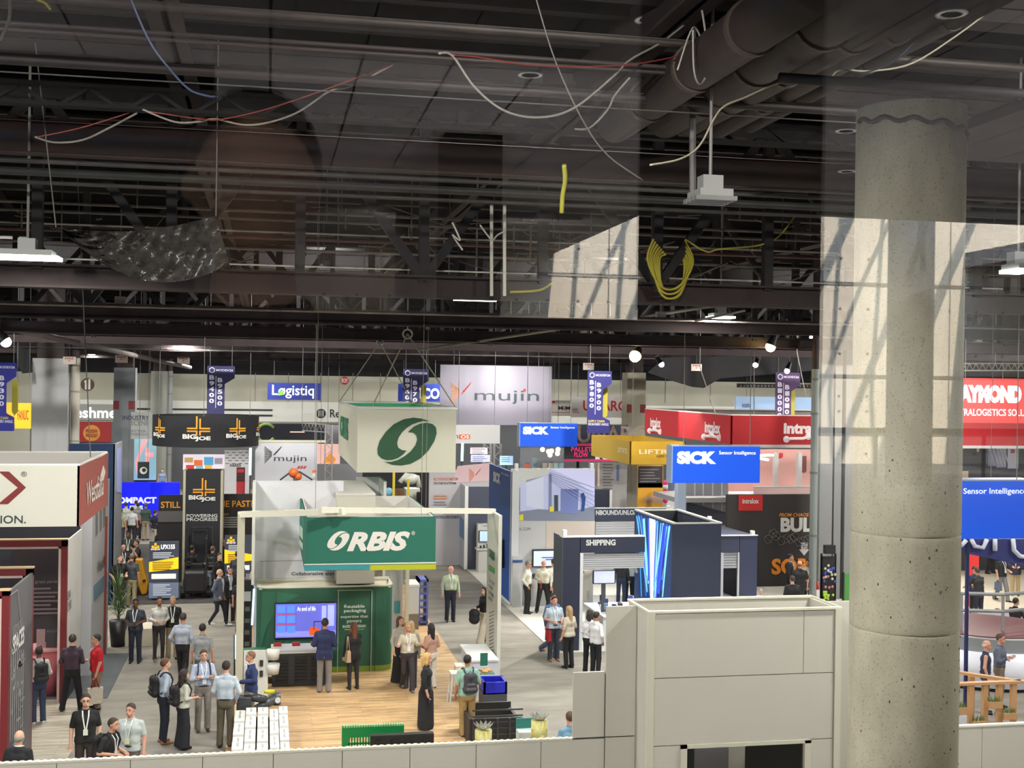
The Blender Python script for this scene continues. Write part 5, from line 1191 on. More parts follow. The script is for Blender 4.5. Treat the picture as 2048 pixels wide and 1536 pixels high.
obj('body', B(p-.1, p+.16, 31.8, 32.1, 1.15, 1.55), M((60, 58, 62), .4), t, bevel=.02); obj('screen', B(p-.32, p-.12, 31.8, 31.84, 1.2, 1.6), M((150, 120, 120), .4, em=.1), t); obj('stem', B(p-.24, p-.2, 31.82, 31.86, 1.15, 1.22), M((50, 50, 52)), t)
# planter with grassy plant
p = PZ(236, 1292, 0); t = thing('potted_plant', 'tall spiky green plant in a black pot beside the grey tower', 'plant', p)
obj('pot', MB().cyl(p.x, p.y, 0, .75, .2, 20, .27), M((34, 34, 36), .4), t, smooth=True)
mb = MB(); random.seed(4)
for k in range(90):
    a = random.uniform(0, 6.283); ln = random.uniform(.5, 1.15); el = random.uniform(.15, 1.15); z_ = random.uniform(.75, 1.7); d = Vector((math.cos(a)*math.sin(el), math.sin(a)*math.sin(el), math.cos(el)))
    q = Vector((p.x, p.y, z_)); n_ = Vector((-math.sin(a), math.cos(a), 0))*.018; m1 = q+d*ln*.55; m2 = q+d*ln+Vector((0, 0, -ln*.35*el))
    mb.add([q-n_*.6, q+n_*.6, m1+n_, m1-n_, m2], [(0, 1, 2, 3), (3, 2, 4)])
obj('leaves', mb, M((74, 104, 52), .6), t); obj('stem', MB().tube([(p.x, p.y, .7), (p.x+.03, p.y, 1.8)], .03, 6), M((90, 84, 60)), t)
props(obj('white_plinth', B(p.x+.2, p.x+1.1, p.y-.1, p.y+.9, 0, .5), M((204, 196, 176))), 'low cream plinth behind the potted plant', 'plinth')
# ------------------------------------------------------------- BIGJOE cylinder sign
YJ = (240, 166, 46)
class Cyl(Face):
    def __init__(s, x, y, R): s.x = x; s.y = y; s.R = R; s.a = 'c'
    def pt(s, u, v, out=0.): a = u/s.R; return Vector((s.x+(s.R+out)*math.sin(a), s.y-(s.R+out)*math.cos(a), v))
    def N(s): return Vector((0, -1, 0))
def bj(fc, u, v, w, t, tag=True, out=.02):   # plus shaped mark of four bent bars over the two word name
    yl = M(YJ, .6, em=.06); k = w/1.0; mb = MB()
    def seg(a, b, c, d): fc.poly([(u+a*k, v+b*k), (u+c*k, v+b*k), (u+c*k, v+d*k), (u+a*k, v+d*k)], out, .01, False, mb)
    for i, (sx, top_) in enumerate(((-1, .50), (1, .42))):
        x0_, x1_ = (-.085, -.03) if sx < 0 else (.03, .085)
        seg(x0_, .10, x1_, top_); seg(x0_, -.17, x1_, -.02-.015)
        a_, b_ = (-.40, -.03) if sx < 0 else (.03, .40)
        seg(a_, .045, b_, .10); seg(a_, -.05, b_, .0)
    obj('plus_logo', mb, yl, t)
    text(fc, 'BIG', 0, 0, 0, 0, M(WH, em=.05), t, .06, wd=(u-.55*k, u-.06*k, v-.30*k, v-.13*k), out=out+.02)
    text(fc, 'JOE', 0, 0, 0, 0, M(WH, em=.05), t, .06, wd=(u-.10*k, u+.42*k, v-.38*k, v-.20*k), out=out+.02)
t = thing('hanging_sign', 'black cylindrical hanging banner with yellow plus marks', 'hanging sign', (-2.45, 52.2, 5.1))
R = 2.14; pts = [(-2.45+R*math.sin(2*math.pi*i/64), 52.2+R*math.cos(2*math.pi*i/64)) for i in range(64)]
obj('fabric_drum', MB().ring(pts, 5.1, 6.34, .05), M((26, 27, 32), .7), t, smooth=False)
cf = Cyl(-2.45, 52.2, R)
for u in (-1.15*R, -.42*R+.35, .72*R-.25+.1): pass
for u, w_ in ((-2.05, .95), (-.2, 1.15), (1.42, 1.0), (3.05, .9)): bj(cf, u, 5.78, w_*.98, t)
for a in (-2.1, 0, 2.1): q = cf.pt(a, 6.34); obj('suspension_wire', MB().tube([q, (q.x, q.y, 12.6)], .012, 5), M((110, 110, 104)), t)
t, f = board('display_tower', 'tall black display tower with yellow plus mark and slogan', 'display tower', 47, (369, 942, 441, 1188), (34, 36, 42), 1.2, floor=True)
u0, u1, v0, v1 = f.pbox(365, 941, 445, 1188)
obj('cream_edge', MB().box(u0, u0+.09, 46.97, 48.2, 0, v1).box(u1-.09, u1, 46.97, 48.2, 0, v1), M((190, 184, 160)), t)
uc, vc = f.hit(408, 983); bj(f, uc, vc, 1.0, t)
text(f, 'POWERING', 373, 1028, 435, 1034.5, M(WH), t, .02); text(f, 'PROGRESS', 373, 1035.5, 435, 1042, M(WH), t, .02)
mb = MB()
for q in ((384, 1054, 385, 1190), (424, 1054, 425, 1190), (384, 1053.5, 425, 1054.5)): f.rect(*q, .015, .008, mb)
obj('door_outline', mb, M((80, 82, 86)), t)
t, f = board('booth_wall', 'low dark wall with amber word STILL left of the black tower', 'booth wall', 48.6, (317, 990, 366, 1022), (28, 27, 28)); text(f, 'STILL', 322, 1003, 361, 1016, M((226, 150, 46), em=.1), t, .02)
deco(t, f, 'grey_lower_panel', (316, 1022, 366, 1044), (92, 90, 92)); obj('base', B(f.hit(317, 1000)[0], f.hit(366, 1000)[0], 48.62, 48.9, 0, f.hit(340, 1022)[1]), M((30, 30, 32)), t)
t, f = board('booth_wall', 'dark wall with amber words THE PAST? right of the black tower', 'booth wall', 48.6, (440, 988, 512, 1120), (34, 31, 32), floor=True)
text(f, 'THE PAST?', 428, 1001, 506, 1014, M((226, 150, 46), em=.1), t, .02); text(f, 'MEET', 440, 1027, 458, 1031, M((226, 150, 46)), t, .02); lines(t, f, 'paragraph', 447, 1034, 485, 5, 4.6, 2.4, (170, 168, 164))
for nm, lab, Y, bx, slope in (('poster', 'glowing upright display with a rising yellow band, left of the black tower', 44.7, (298, 1083, 357, 1196), 1), ('poster', 'glowing upright display with yellow band right of the black tower', 46.0, (449, 1070, 504, 1176), -1)):
    x0, y0, x1, y1 = bx; t, f = board('display_screen', lab, 'display', Y, bx, (60, 66, 80), .08, em=.3)
    s = slope*5; h_ = y1-y0
    obj('yellow_band', f.poly([(x0, y0+h_*.32+s), (x1, y0+h_*.32-s), (x1, y0+h_*.48), (x0, y0+h_*.54)]), M((255, 202, 30), em=.8), t)
    obj('lower_field', f.rect(x0, y0+h_*.73, x1, y1), M((112, 124, 148), em=.4), t)
    if slope > 0: text(f, 'LPX155', x0+24, y0+6, x0+52, y0+15, M((240, 240, 240), em=.9), t, .05)
    mb = MB(); u, v = f.hit(x0+13, y0+11)
    for dx, dy in ((0, .09), (-.09, 0), (.09, 0), (0, -.03)): f.poly([(u+dx-.04, v+dy-.04), (u+dx+.04, v+dy-.04), (u+dx+.04, v+dy+.05), (u+dx-.04, v+dy+.05)], .02, .01, False, mb)
    obj('plus_logo', mb, M((250, 190, 40), em=.6), t); text(f, 'BIGJOE', x0+4, y0+14, x0+22, y0+18, M((235, 235, 235), em=.7), t, .04)
    lines(t, f, 'upper_text', x0+8, y0+h_*.19, x1-8, 4, 3.3, 1.8, (190, 195, 205), .5); lines(t, f, 'band_text', x0+7, y0+h_*.36, x1-10, 5, 3.6, 1.6, (120, 90, 20), .1)
    obj('chart_card', f.rect(x0+5, y0+h_*.57, x1-5, y0+h_*.66, .02), M((225, 228, 226), em=.7), t); lines(t, f, 'lower_text', x0+8, y0+h_*.76, x1-12, 6, 3.9, 1.8, (200, 205, 215), .5)
    u0, u1, v0, v1 = f.pbox(*bx); obj('stand', B(u0+.1, u1-.1, Y+.08, Y+.35, 0, v0+.05 if v0 > .05 else .05), M((40, 42, 46)), t)
# black and yellow forklifts
def forklift(x, Y, lab, col, s=1.):
    t = thing('forklift', lab, 'forklift', (x, Y, 0)); m = M(col, .35); bk = M((24, 24, 26), .5)
    obj('chassis', B(x-.55*s, x+.55*s, Y, Y+1.6, .15, .75), m, t, bevel=.08); obj('counterweight', B(x-.5*s, x+.5*s, Y-.3, Y+.2, .2, 1.05), m, t, bevel=.12)
    for i in (-1, 1): obj('mast_rail', B(x+i*.38*s-.04, x+i*.38*s+.04, Y+1.6, Y+1.75, .1, 2.3), bk, t)
    obj('mast_crossbar', B(x-.42*s, x+.42*s, Y+1.62, Y+1.72, 2.2, 2.3), bk, t); obj('seat', B(x-.25, x+.25, Y+.4, Y+.8, .75, 1.2), bk, t, bevel=.05)
    for i in (-1, 1):
        for j in (.1, 1.3): obj('wheel', MB().tube([(x+i*.56*s-.08, Y+j, .22), (x+i*.56*s+.08, Y+j, .22)], .22, 16), bk, t)
    obj('overhead_guard', MB().tube([(x-.45*s, Y+.1, 1.0), (x-.42*s, Y+.2, 2.1), (x-.42*s, Y+1.5, 2.1), (x-.42*s, Y+1.55, .8)], .03, 6).tube([(x+.45*s, Y+.1, 1.0), (x+.42*s, Y+.2, 2.1), (x+.42*s, Y+1.5, 2.1), (x+.42*s, Y+1.55, .8)], .03, 6), bk, t)
p = PZ(345, 1120, 0); forklift(p.x, 52, 'black forklift behind the left glowing yellow band display', (40, 40, 44)); p = PZ(400, 1150, 0); forklift(-2.4, 45.0, 'black pallet truck at the foot of the black tower', (30, 30, 33), .8)
p = PZ(283, 1192, 0); t = thing('yellow_machine', 'curved yellow machine cover beside the left glowing yellow band display', 'machine', p)
prof = [(270, 1118), (284, 1120), (290, 1150), (296, 1168), (293, 1188), (283, 1190), (276, 1172), (272, 1150)]; f = FY(p.y)
obj('yellow_cover', f.poly(prof, 0, .5), M((222, 160, 34), .35), t, bevel=.04); obj('wheel_slot', f.poly([(285, 1160), (291, 1158), (292, 1163), (286, 1165)], .02), M((40, 36, 28)), t); obj('black_base', B(p.x-.5, p.x+.15, p.y+.1, p.y+.8, 0.02, .3), M((30, 30, 30)), t)
t, f = board('blue_led_wall', 'bright blue video wall with pale capital letters behind a crowd', 'video wall', 67, (234, 965, 359, 1042), (0, 20, 232), .2, em=.85)
text(f, 'COMPACT', 222, 994, 313, 1007, M((205, 205, 255), em=1), t, .06); text(f, 'LIFTS', 252, 1011, 286, 1020, M((205, 225, 235), em=.9), t, .05); u0, u1, v0, v1 = f.pbox(234, 965, 359, 1042); obj('base', B(u0, u1, 67.05, 67.4, 0, v0), M((60, 60, 64)), t)
t = thing('booth_tower', 'dark blue corner tower with a pale side behind the red sign face', 'tower', PY(220, 1000, 44)); a = PY(199, 960, 44); b = PY(229, 960, 44); c0 = PY(243, 960, 52)
obj('blue_face', B(a.x-1, b.x, 44, 44.2, 0, PY(220, 888, 44).z), M((26, 56, 96), .6), t); obj('pale_side', B(b.x-.05, b.x+.02, 44, PX(243, 960, b.x).y, 0, PY(220, 888, 44).z), M((150, 154, 160), .6), t)
f = FR(b.x+.02); obj('screen_print', f.poly([(233, 900), (242, 893), (242, 985), (233, 985)]), M((140, 150, 200), em=.3), t)
t = thing('video_wall', 'slim bright blue lit edge of a screen beside the blue wall tower', 'screen', PY(238, 990, 50)); 
props(t); obj('screen', FY(50).rect(236, 948, 242, 985, 0, .1), M((40, 60, 235), em=.8), t); obj('stand', B(PY(238, 985, 50).x-.06, PY(238, 985, 50).x+.06, 50.02, 50.1, 0, PY(238, 985, 50).z), M((50, 50, 54)), t)
t, f = board('counter_sign', 'small dark sign with glowing white letters left of the crowd', 'sign', 47, (223, 1040, 243, 1056), (70, 80, 90)); text(f, 'LIO', 225, 1043, 235, 1051, M((230, 240, 245), em=1), t, .05); u0, u1, v0, v1 = f.pbox(223, 1040, 243, 1056); obj('post', B(u0+.1, u1-.1, 47.02, 47.1, 0, v0), M((40, 42, 44)), t)
t, f = board('banner', 'pale banner with words INDUSTRY SCENE behind the cylinder banner', 'banner', 70, (262, 824, 304, 878), (196, 196, 190), hang=True); text(f, 'INDUSTRY', 245, 831, 298, 840, M((44, 60, 84)), t, .02); text(f, 'SCENE', 262, 841, 297, 851, M((120, 124, 128)), t); text(f, 'BETTER\nENERGY', 258, 860, 296, 871, M((120, 124, 126)), t)
t, f = board('video_wall', 'bright screen with pink robots left of the cylinder banner', 'screen', 68, (268, 878, 312, 960), (150, 190, 200), em=.8)
mb = MB(); f.poly([(270, 925), (285, 880), (297, 878), (280, 912), (274, 950)], .02, .01, True, mb); f.poly([(290, 905), (308, 905), (306, 914), (292, 912)], .02, .01, True, mb); f.rect(291, 895, 298, 940, .02, .01, mb); obj('robot_picture', mb, M((250, 170, 170), em=.9), t); u0, u1, v0, v1 = f.pbox(268, 878, 312, 960); obj('base', B(u0, u1, 68.1, 68.4, 0, v0), M((70, 70, 74)), t)
t, f = board('counter_sign', 'black square sign with a pale letter O under the pink robot screen', 'sign', 64, (275, 924, 298, 957), (24, 30, 32), hang=True); obj('letter_o', disc(f, 287, 941, 7.5, .02), M((210, 215, 212)), t); obj('letter_hole', disc(f, 288, 940, 4, .04), M((24, 30, 32)), t)
t, f = board('television', 'wide bright screen with cartoon pictures above the black tower', 'television', 66, (366, 909, 449, 940), (226, 214, 226), .15, em=.8)
for k, (bx, c) in enumerate((((369, 915, 386, 925), (200, 160, 110)), ((388, 920, 405, 932), (236, 120, 60)), ((408, 914, 427, 930), (90, 170, 220)), ((429, 916, 445, 928), (160, 150, 160)), ((372, 930, 388, 939), (210, 60, 60)), ((392, 932, 406, 939), (120, 190, 210)), ((410, 928, 424, 939), (230, 180, 70)))): deco(t, f, 'picture_tile', bx, c, .6)
u0, u1, v0, v1 = f.pbox(366, 909, 449, 940); obj('base', B(u0, u1, 66.15, 66.4, 0, v0), M((30, 30, 34)), t)
t, f = board('step_repeat_wall', 'white backdrop with small repeated marks right of the black tower', 'backdrop', 64, (449, 901, 500, 975), (196, 194, 196), floor=True); text(f, 'HARRIS', 460, 927, 482, 934, M((60, 56, 58)), t, .04)
mb = MB()
for j in range(5):
    for i in range(4): f.rect(451+i*13+(j % 2)*6, 904+j*5.5, 458+i*13+(j % 2)*6, 905.6+j*5.5, .02, .006, mb)
obj('repeat_print', mb, M((120, 118, 122)), t)
t = thing('light_bar', 'vertical glowing cyan tube left of the white robot booth', 'light bar', PY(500, 950, 56)); obj('tube', MB().tube([PY(501, 896, 56), PY(500, 950, 56)], .06, 10), M((170, 240, 240), em=3), t); q = PY(500, 950, 56); obj('stand', MB().tube([q, (q.x, q.y, 0)], .03, 6), M((40, 44, 46)), t)
t, f = board('red_machine', 'small red machine standing on the far carpet behind the black tower', 'machine', 60, (473, 935, 490, 962), (60, 30, 34)); deco(t, f, 'red_panel', (475, 938, 488, 945), (200, 40, 44)); u0, u1, v0, v1 = f.pbox(473, 935, 490, 962); obj('base', B(u0, u1, 60.05, 60.5, 0, v0), M((180, 40, 48)), t)
# ------------------------------------------------------------- Mujin booth pieces
OR = (214, 110, 50)
def fan(f, x0, y0, x1, y1, col, t, c2=None):
    mb = MB(); w = x1-x0; h = y1-y0
    for k in range(9):
        a = k/8; ex, ey = x0, y0+h*a; tx, ty = x0+w*.42, y0+h*.45+h*.25*(a-.5)
        f.poly([(ex, ey-h*.026), (tx, ty-h*.006), (tx, ty+h*.006), (ex, ey+h*.026)], .02, .008, True, mb)
    obj('fan_logo', mb, M(col, .6), t); mb = MB()
    for k in range(5): f.poly([(x0+w*.5+k*w*.09, y0+h*.5-k*h*.1), (x0+w*.62+k*w*.09, y0+h*.36-k*h*.1), (x0+w*.66+k*w*.08, y0+h*.42-k*h*.1), (x0+w*.56+k*w*.08, y0+h*.54-k*h*.09)], .02, .008, True, mb)
    obj('wing_logo', mb, M(c2 or col, .6), t)
t, f = board('hanging_banner', 'huge pale grey banner with an orange fan mark and thin grey lowercase letters', 'banner', 60, (880, 731, 1103, 850), (132, 128, 141), .06, hang=True)
fan(f, 902, 765, 943, 808, (206, 120, 50), t, (176, 60, 50)); text(f, 'mujin', 949, 781, 1078, 808, M((52, 66, 68)), t, .0); obj('red_dot', disc(f, 1049, 780, 2.6, .03), M((200, 40, 40)), t)
t, f = board('booth_wall', 'grey booth wall with a dark fan mark and three red slashes', 'booth wall', 52, (510, 884, 634, 1000), (200, 200, 208), .3, floor=True); fan(f, 529, 893, 564, 926, (52, 54, 60), t); text(f, 'mujin', 548, 911, 613, 926, M((60, 62, 70)), t, 0)
mb = MB()
for k in range(3): f.poly([(594+k*6, 937), (597+k*6, 932), (601+k*6, 932), (598+k*6, 937)], .02, .01, True, mb)
obj('red_slashes', mb, M((210, 60, 50)), t); deco(t, f, 'cream_header', (512, 880, 651, 885), (196, 194, 170))
t = thing('robot', 'orange ball jointed robot above the white back wall', 'robot', PY(588, 960, 50)); 
obj('orange_joint', MB().sph(PY(587, 946, 50), .2, 14, 9).sph(PY(596, 953, 50), .16, 12, 8), M((222, 110, 50), .4), t, smooth=True); obj('arm', MB().tube([PY(560, 960, 50), PY(580, 945, 50), PY(600, 944, 50), PY(625, 960, 50)], .035, 8), M((50, 56, 60)), t); q = PY(590, 960, 50); obj('stand', MB().tube([PY(590, 950, 50), (q.x, q.y, 0)], .08, 10), M((90, 92, 96)), t)
t = thing('beacon_light', 'small orange capped glass beacon hanging over the white wall', 'beacon', PY(629, 945, 34)); obj('orange_cap', MB().cyl(PY(629, 945, 34).x, 34, PY(629, 945, 34).z, PY(629, 940, 34).z, .06, 14), M((230, 120, 50)), t); obj('glass_bulb', MB().sph(PY(629, 953, 34), (.07, .07, .1), 12, 8), M((200, 204, 204), .1), t, smooth=True); q = PY(629, 938, 34); obj('wire', MB().tube([q, (q.x, 34, 12.5)], .008, 4), M((170, 170, 165)), t)
t, f = board('booth_wall', 'dark navy upper wall with a green ring mark behind the cylinder banner', 'booth wall', 76, (517, 848, 650, 882), (20, 26, 44), .2); 
mb = MB(); u, v = f.hit(532, 866); mb.tube([f.pt(u+.55*math.cos(a), v+.55*math.sin(a), .05) for a in [i*math.pi/8+.6 for i in range(14)]], .1, 6); obj('green_ring', mb, M((150, 180, 90)), t, smooth=True); deco(t, f, 'pink_tube', (580, 863, 609, 865), (250, 190, 170), 1.2); u0, u1, v0, v1 = f.pbox(517, 848, 650, 882); obj('support', MB().box(u0, u0+.2, 76.05, 76.2, 0, v0).box(u1-.2, u1, 76.05, 76.2, 0, v0), M((40, 44, 54)), t)
def gtruss(x, ya, yb, Y, lab, w=.32):
    p = PY(x, ya, Y); q = PY(x, yb, Y); t = thing('truss_tower', lab, 'truss', (p.x, Y, 0)); mb = MB(); wm = M((176, 176, 172), .4, metal=.4)
    for i in (-1, 1):
        for j in (0, 1): mb.tube([(p.x+i*w/2, Y+j*w, 0), (p.x+i*w/2, Y+j*w, p.z)], .03, 6)
    z = .1
    while z < p.z-.3: mb.tube([(p.x-w/2, Y, z), (p.x+w/2, Y, z+.3)], .018, 5); mb.tube([(p.x+w/2, Y, z+.3), (p.x-w/2, Y, z+.6)], .018, 5); z += .6
    obj('lattice', mb, wm, t)
gtruss(658, 850, 960, 58, 'thin aluminium truss tower left of the white cube sign'); gtruss(976, 888, 925, 58, 'aluminium truss tower left of the small blue sign'); gtruss(996, 888, 925, 58, 'aluminium truss tower nearest the small blue sign')
t = thing('ceiling_truss', 'horizontal box truss above the grey wall with the dark fan mark', 'truss', PY(620, 852, 58)); mb = MB(); a = PY(604, 846, 58); b = PY(660, 850, 58)
for z in (0, -.35): mb.tube([a+Vector((0, 0, z)), b+Vector((0, 0, z))], .03, 6)
for k in range(8): mb.tube([a.lerp(b, k/8), a.lerp(b, (k+.5)/8)+Vector((0, 0, -.35)), a.lerp(b, (k+1)/8)], .015, 4)
mb.tube([a, (a.x, a.y, 12)], .012, 4); obj('lattice', mb, M((150, 150, 148), .4), t)
t, f = board('video_wall', 'bright pinkish screen behind the truss tower', 'screen', 66, (634, 888, 680, 928), (240, 190, 180), em=.9); mb = MB(); f.poly([(645, 925), (660, 905), (672, 918), (668, 927)], .02, .01, True, mb); obj('picture', mb, M((240, 150, 60), em=.8), t); u0, u1, v0, v1 = f.pbox(634, 888, 680, 928); obj('base', B(u0, u1, 66.1, 66.4, 0, v0), M((90, 90, 94)), t)
t, f = board('hanging_banner', 'pale panel hanging left of the white cube sign', 'banner', 64, (652, 850, 680, 888), (176, 176, 186), hang=True)
t, f = board('booth_wall', 'grey low wall behind the white cube sign', 'booth wall', 58, (634, 928, 725, 958), (112, 112, 116), floor=True)
t, f = board('fabric_banner', 'draped white banner with small orange box behind the white cube sign', 'banner', 56, (905, 850, 1000, 887), (196, 194, 192), hang=True); deco(t, f, 'orange_box', (918, 869, 940, 878), (220, 90, 50)); text(f, 'OS', 921, 870, 938, 877, M((240, 236, 230)), t, .03, out=.05); text(f, 'm', 904, 870, 916, 877, M((50, 52, 58)), t)
t = thing('light_bar', 'glowing cyan vertical tube under the draped white banner', 'light bar', PY(924, 925, 55)); q = PY(924, 922, 55); obj('tube', MB().tube([PY(925, 886, 55), q], .06, 10), M((150, 235, 240), em=3), t); obj('stand', MB().tube([q, (q.x, q.y, 0)], .03, 6), M((40, 44, 46)), t)
for bx, c, lab in (((941, 895, 975, 908), (226, 206, 206), 'pinkish information screen below the draped white banner'), ((942, 910, 980, 924), (190, 190, 220), 'white chart screen below the pinkish screen'), ((1000, 912, 1026, 930), (170, 205, 240), 'pale blue monitor left of the small blue sign')):
    t, f = board('monitor', lab, 'monitor', 56.5, bx, c, .08, em=.7); lines(t, f, 'screen_text', bx[0]+3, bx[1]+3, bx[2]-3, 3, 3.6, 1.2, (110, 120, 160), .2); u0, u1, v0, v1 = f.pbox(*bx); obj('stand', B((u0+u1)/2-.05, (u0+u1)/2+.05, 56.55, 56.62, 0, v0), M((50, 52, 56)), t)
t, f = board('booth_wall', 'grey and pink poster wall with orange heading ALL YOUR AUTOMATION', 'booth wall', 52, (858, 940, 1000, 1075), (176, 174, 178), .2, floor=True); obj('pink_field', f.poly([(915, 932), (985, 925), (985, 962), (905, 965)]), M((206, 176, 180)), t)
text(f, 'ALL YOUR AUTOMATION', 867, 955, 916, 961, M(OR), t, .02); text(f, 'ON ONE PLATFORM', 867, 964, 912, 969, M((60, 60, 66)), t, .02); lines(t, f, 'orange_text', 867, 990, 902, 2, 5, 2.4, (214, 140, 100)); lines(t, f, 'grey_text', 867, 1003, 900, 2, 5, 2.2, (130, 130, 134)); text(f, 'CONTROL ANY ROBOT', 867, 1031, 918, 1037, M((50, 50, 56)), t, .02); fan(f, 938, 937, 962, 964, (214, 110, 50), t)
t, f = board('dark_backdrop', 'black curtain wall behind the robot cell', 'backdrop', 66, (725, 925, 860, 1000), (22, 23, 26), floor=True)
t = thing('robot_cell', 'cluttered white robot cell with cabinet below the white cube sign', 'robot cell', PY(820, 1000, 54)); f = FY(54); wm = M((196, 198, 188), .4)
a = f.pbox(812, 978, 840, 1010); obj('cabinet', B(a[0], a[1], 54, 55, 0, a[3]), wm, t); mb = MB(); mb.sph(PY(822, 958, 54), (.35, .3, .25), 12, 8); mb.tube([PY(800, 965, 54), PY(812, 950, 54), PY(835, 955, 54), PY(838, 975, 54)], .12, 10); obj('robot_body', mb, wm, t, smooth=True)
obj('black_chair', f.rect(831, 982, 844, 1012, .4, .15), M((24, 25, 28)), t, bevel=.05); obj('wood_box', f.rect(788, 978, 808, 996, .1, .3), M((110, 74, 48)), t); q = PY(777, 984, 54); obj('blue_sphere', MB().sph(q, .2, 14, 8), M((120, 180, 210), .2), t, smooth=True); obj('sphere_stand', MB().tube([(q.x, 54, 0), (q.x, 54, q.z)], .04, 6), M((50, 52, 54)), t)
for x, lab in ((817, 'right yellow guard post of the robot cell'), (788, 'left yellow guard post of the robot cell')):
    p = PY(x, 958 if x > 800 else 945, 53); props(obj('guard_post', B(p.x-.05, p.x+.05, 53, 53.1, 0, p.z), M((214, 190, 50))), lab, 'post')
# ------------------------------------------------------------- SICK booth
SB = (0, 76, 208); 
def sick(x0, y0, x1, y1, Y, lab, s=True, part=None):
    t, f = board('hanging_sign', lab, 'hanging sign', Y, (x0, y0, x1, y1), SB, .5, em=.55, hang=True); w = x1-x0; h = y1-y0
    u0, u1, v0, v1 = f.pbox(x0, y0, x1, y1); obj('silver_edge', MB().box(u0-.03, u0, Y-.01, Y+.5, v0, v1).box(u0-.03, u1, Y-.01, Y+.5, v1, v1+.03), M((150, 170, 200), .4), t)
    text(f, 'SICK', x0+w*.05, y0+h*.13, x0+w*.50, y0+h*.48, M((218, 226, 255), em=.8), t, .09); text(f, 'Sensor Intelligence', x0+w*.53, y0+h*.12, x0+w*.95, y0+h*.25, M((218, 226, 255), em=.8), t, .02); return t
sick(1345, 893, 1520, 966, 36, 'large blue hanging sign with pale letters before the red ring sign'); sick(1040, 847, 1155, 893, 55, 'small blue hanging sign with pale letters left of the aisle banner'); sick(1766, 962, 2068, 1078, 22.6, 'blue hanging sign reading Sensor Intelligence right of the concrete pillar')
t = thing('booth_wall', 'tall blue booth wall with white lettering and a side monitor', 'booth wall', (8.5, 44, 0)); zt = PX(1018, 942, 8.5).z
obj('blue_face', B(8.5, 8.6, 42.3, 46.8, .1, zt), M((14, 78, 160), .6), t); obj('white_edge', B(8.5, 8.75, 42.2, 42.3, .02, zt+.03), M((226, 228, 228)), t); obj('white_base', B(8.48, 8.6, 42.2, 46.8, .02, .1), M(WH), t)
f = FL(8.5); text(f, 'SICK', 987, 945, 1002, 966, M((214, 220, 235)), t, .08); text(f, 'Sensor Intelligence', 1003, 947, 1019, 951, M((214, 220, 235)), t, .02)
t = thing('monitor', 'black monitor mounted on the side of the tall blue wall', 'monitor', f.pt(*f.hit(1004, 1135))); obj('casing', f.poly([(998, 1072), (1009, 1080), (1009, 1136), (998, 1128)], .1, .1), M((16, 18, 22), .3), t); obj('screen', f.poly([(999, 1076), (1008, 1083), (1008, 1131), (999, 1124)], .11, .008), M((40, 44, 52), .15), t)
t = thing('photo_wall', 'white booth wall carrying a large warehouse dock photograph', 'booth wall', (10.3, 42.4, 0)); f = FY(42.4); u0, u1, v0, v1 = f.pbox(1022, 937, 1189, 1042)
obj('white_panel', B(u0, u1, 42.4, 42.5, .02, v1), M((206, 206, 204), .6), t); obj('beige_panel', f.rect(1092, 1042, 1189, 1150, .01, .006), M((214, 200, 186), .6), t)
ph = lambda nm, pts, c, e=.25, o=.02: obj(nm, f.poly(pts, o, .006), M(c, .6, em=e), t)
ph('photo_ground', [(1022, 937), (1189, 937), (1189, 1041), (1022, 1041)], (186, 190, 222), .3, .012)
ph('photo_floor', [(1022, 1041), (1022, 1025), (1080, 1018), (1140, 1024), (1189, 1012), (1189, 1041)], (120, 126, 142)); ph('photo_door', [(1052, 960), (1087, 952), (1087, 1020), (1052, 1012)], (205, 210, 230)); ph('photo_beams', [(1022, 937), (1095, 937), (1098, 948), (1050, 966), (1022, 966)], (196, 196, 190))
ph('photo_left_pillar', [(1026, 975), (1040, 975), (1040, 1022), (1026, 1022)], (110, 120, 126)); ph('photo_pallet', [(1121, 978), (1157, 978), (1155, 1028), (1121, 1026)], (112, 124, 176), .25, .03); ph('photo_roof', [(1100, 937), (1189, 937), (1189, 990), (1150, 960)], (206, 206, 240), .35, .018); ph('photo_column', [(1097, 948), (1103, 948), (1103, 1020), (1097, 1020)], (120, 130, 160), .2, .03)
ph('photo_worker', [(1160, 988), (1167, 985), (1171, 995), (1168, 1022), (1162, 1022), (1163, 1002)], (40, 70, 130), .2, .035); ph('photo_bollard', [(1099, 1013), (1107, 1013), (1107, 1023), (1099, 1023)], (220, 200, 60), .3, .04); ph('photo_stripes', [(1038, 1030), (1046, 1028), (1046, 1041), (1038, 1041)], (210, 200, 60), .3, .04); ph('photo_dark_door', [(1108, 990), (1116, 990), (1116, 1022), (1108, 1022)], (60, 74, 80), .1, .03)
mb = MB()
for k in range(6): f.poly([(1098, 944+k*3), (1189, 975+k*9), (1189, 976+k*9), (1098, 945+k*3)], .03, .004, True, mb)
obj('photo_roof_lines', mb, M((130, 134, 186)), t); text(f, 'SICK.COM', 1029, 1055, 1061, 1061, M((90, 94, 100)), t, 0)
for x in (1033, 1184): q = PY(x, 936, 42.4); props(obj('clip_lamp', B(q.x-.06, q.x+.06, 42.35, 42.5, q.z-.1, q.z+.16), M((226, 228, 225), em=.2)), ['left', 'right'][x > 1100]+' small white clip lamp on top of the photo wall', 'lamp')
t = thing('television', 'wall television behind the three men in white shirts', 'television', f.pt(*f.hit(1092, 1132))); obj('casing', f.rect(1064, 1098, 1122, 1133, .1, .1), M((40, 44, 54)), t); obj('screen', f.rect(1066, 1101, 1121, 1131, .11, .008), M((196, 206, 240), em=.8), t); mb = MB(); f.rect(1082, 1113, 1106, 1115, .13, .004, mb); f.rect(1090, 1117, 1103, 1119, .13, .004, mb); obj('screen_text', mb, M((90, 100, 150)), t)
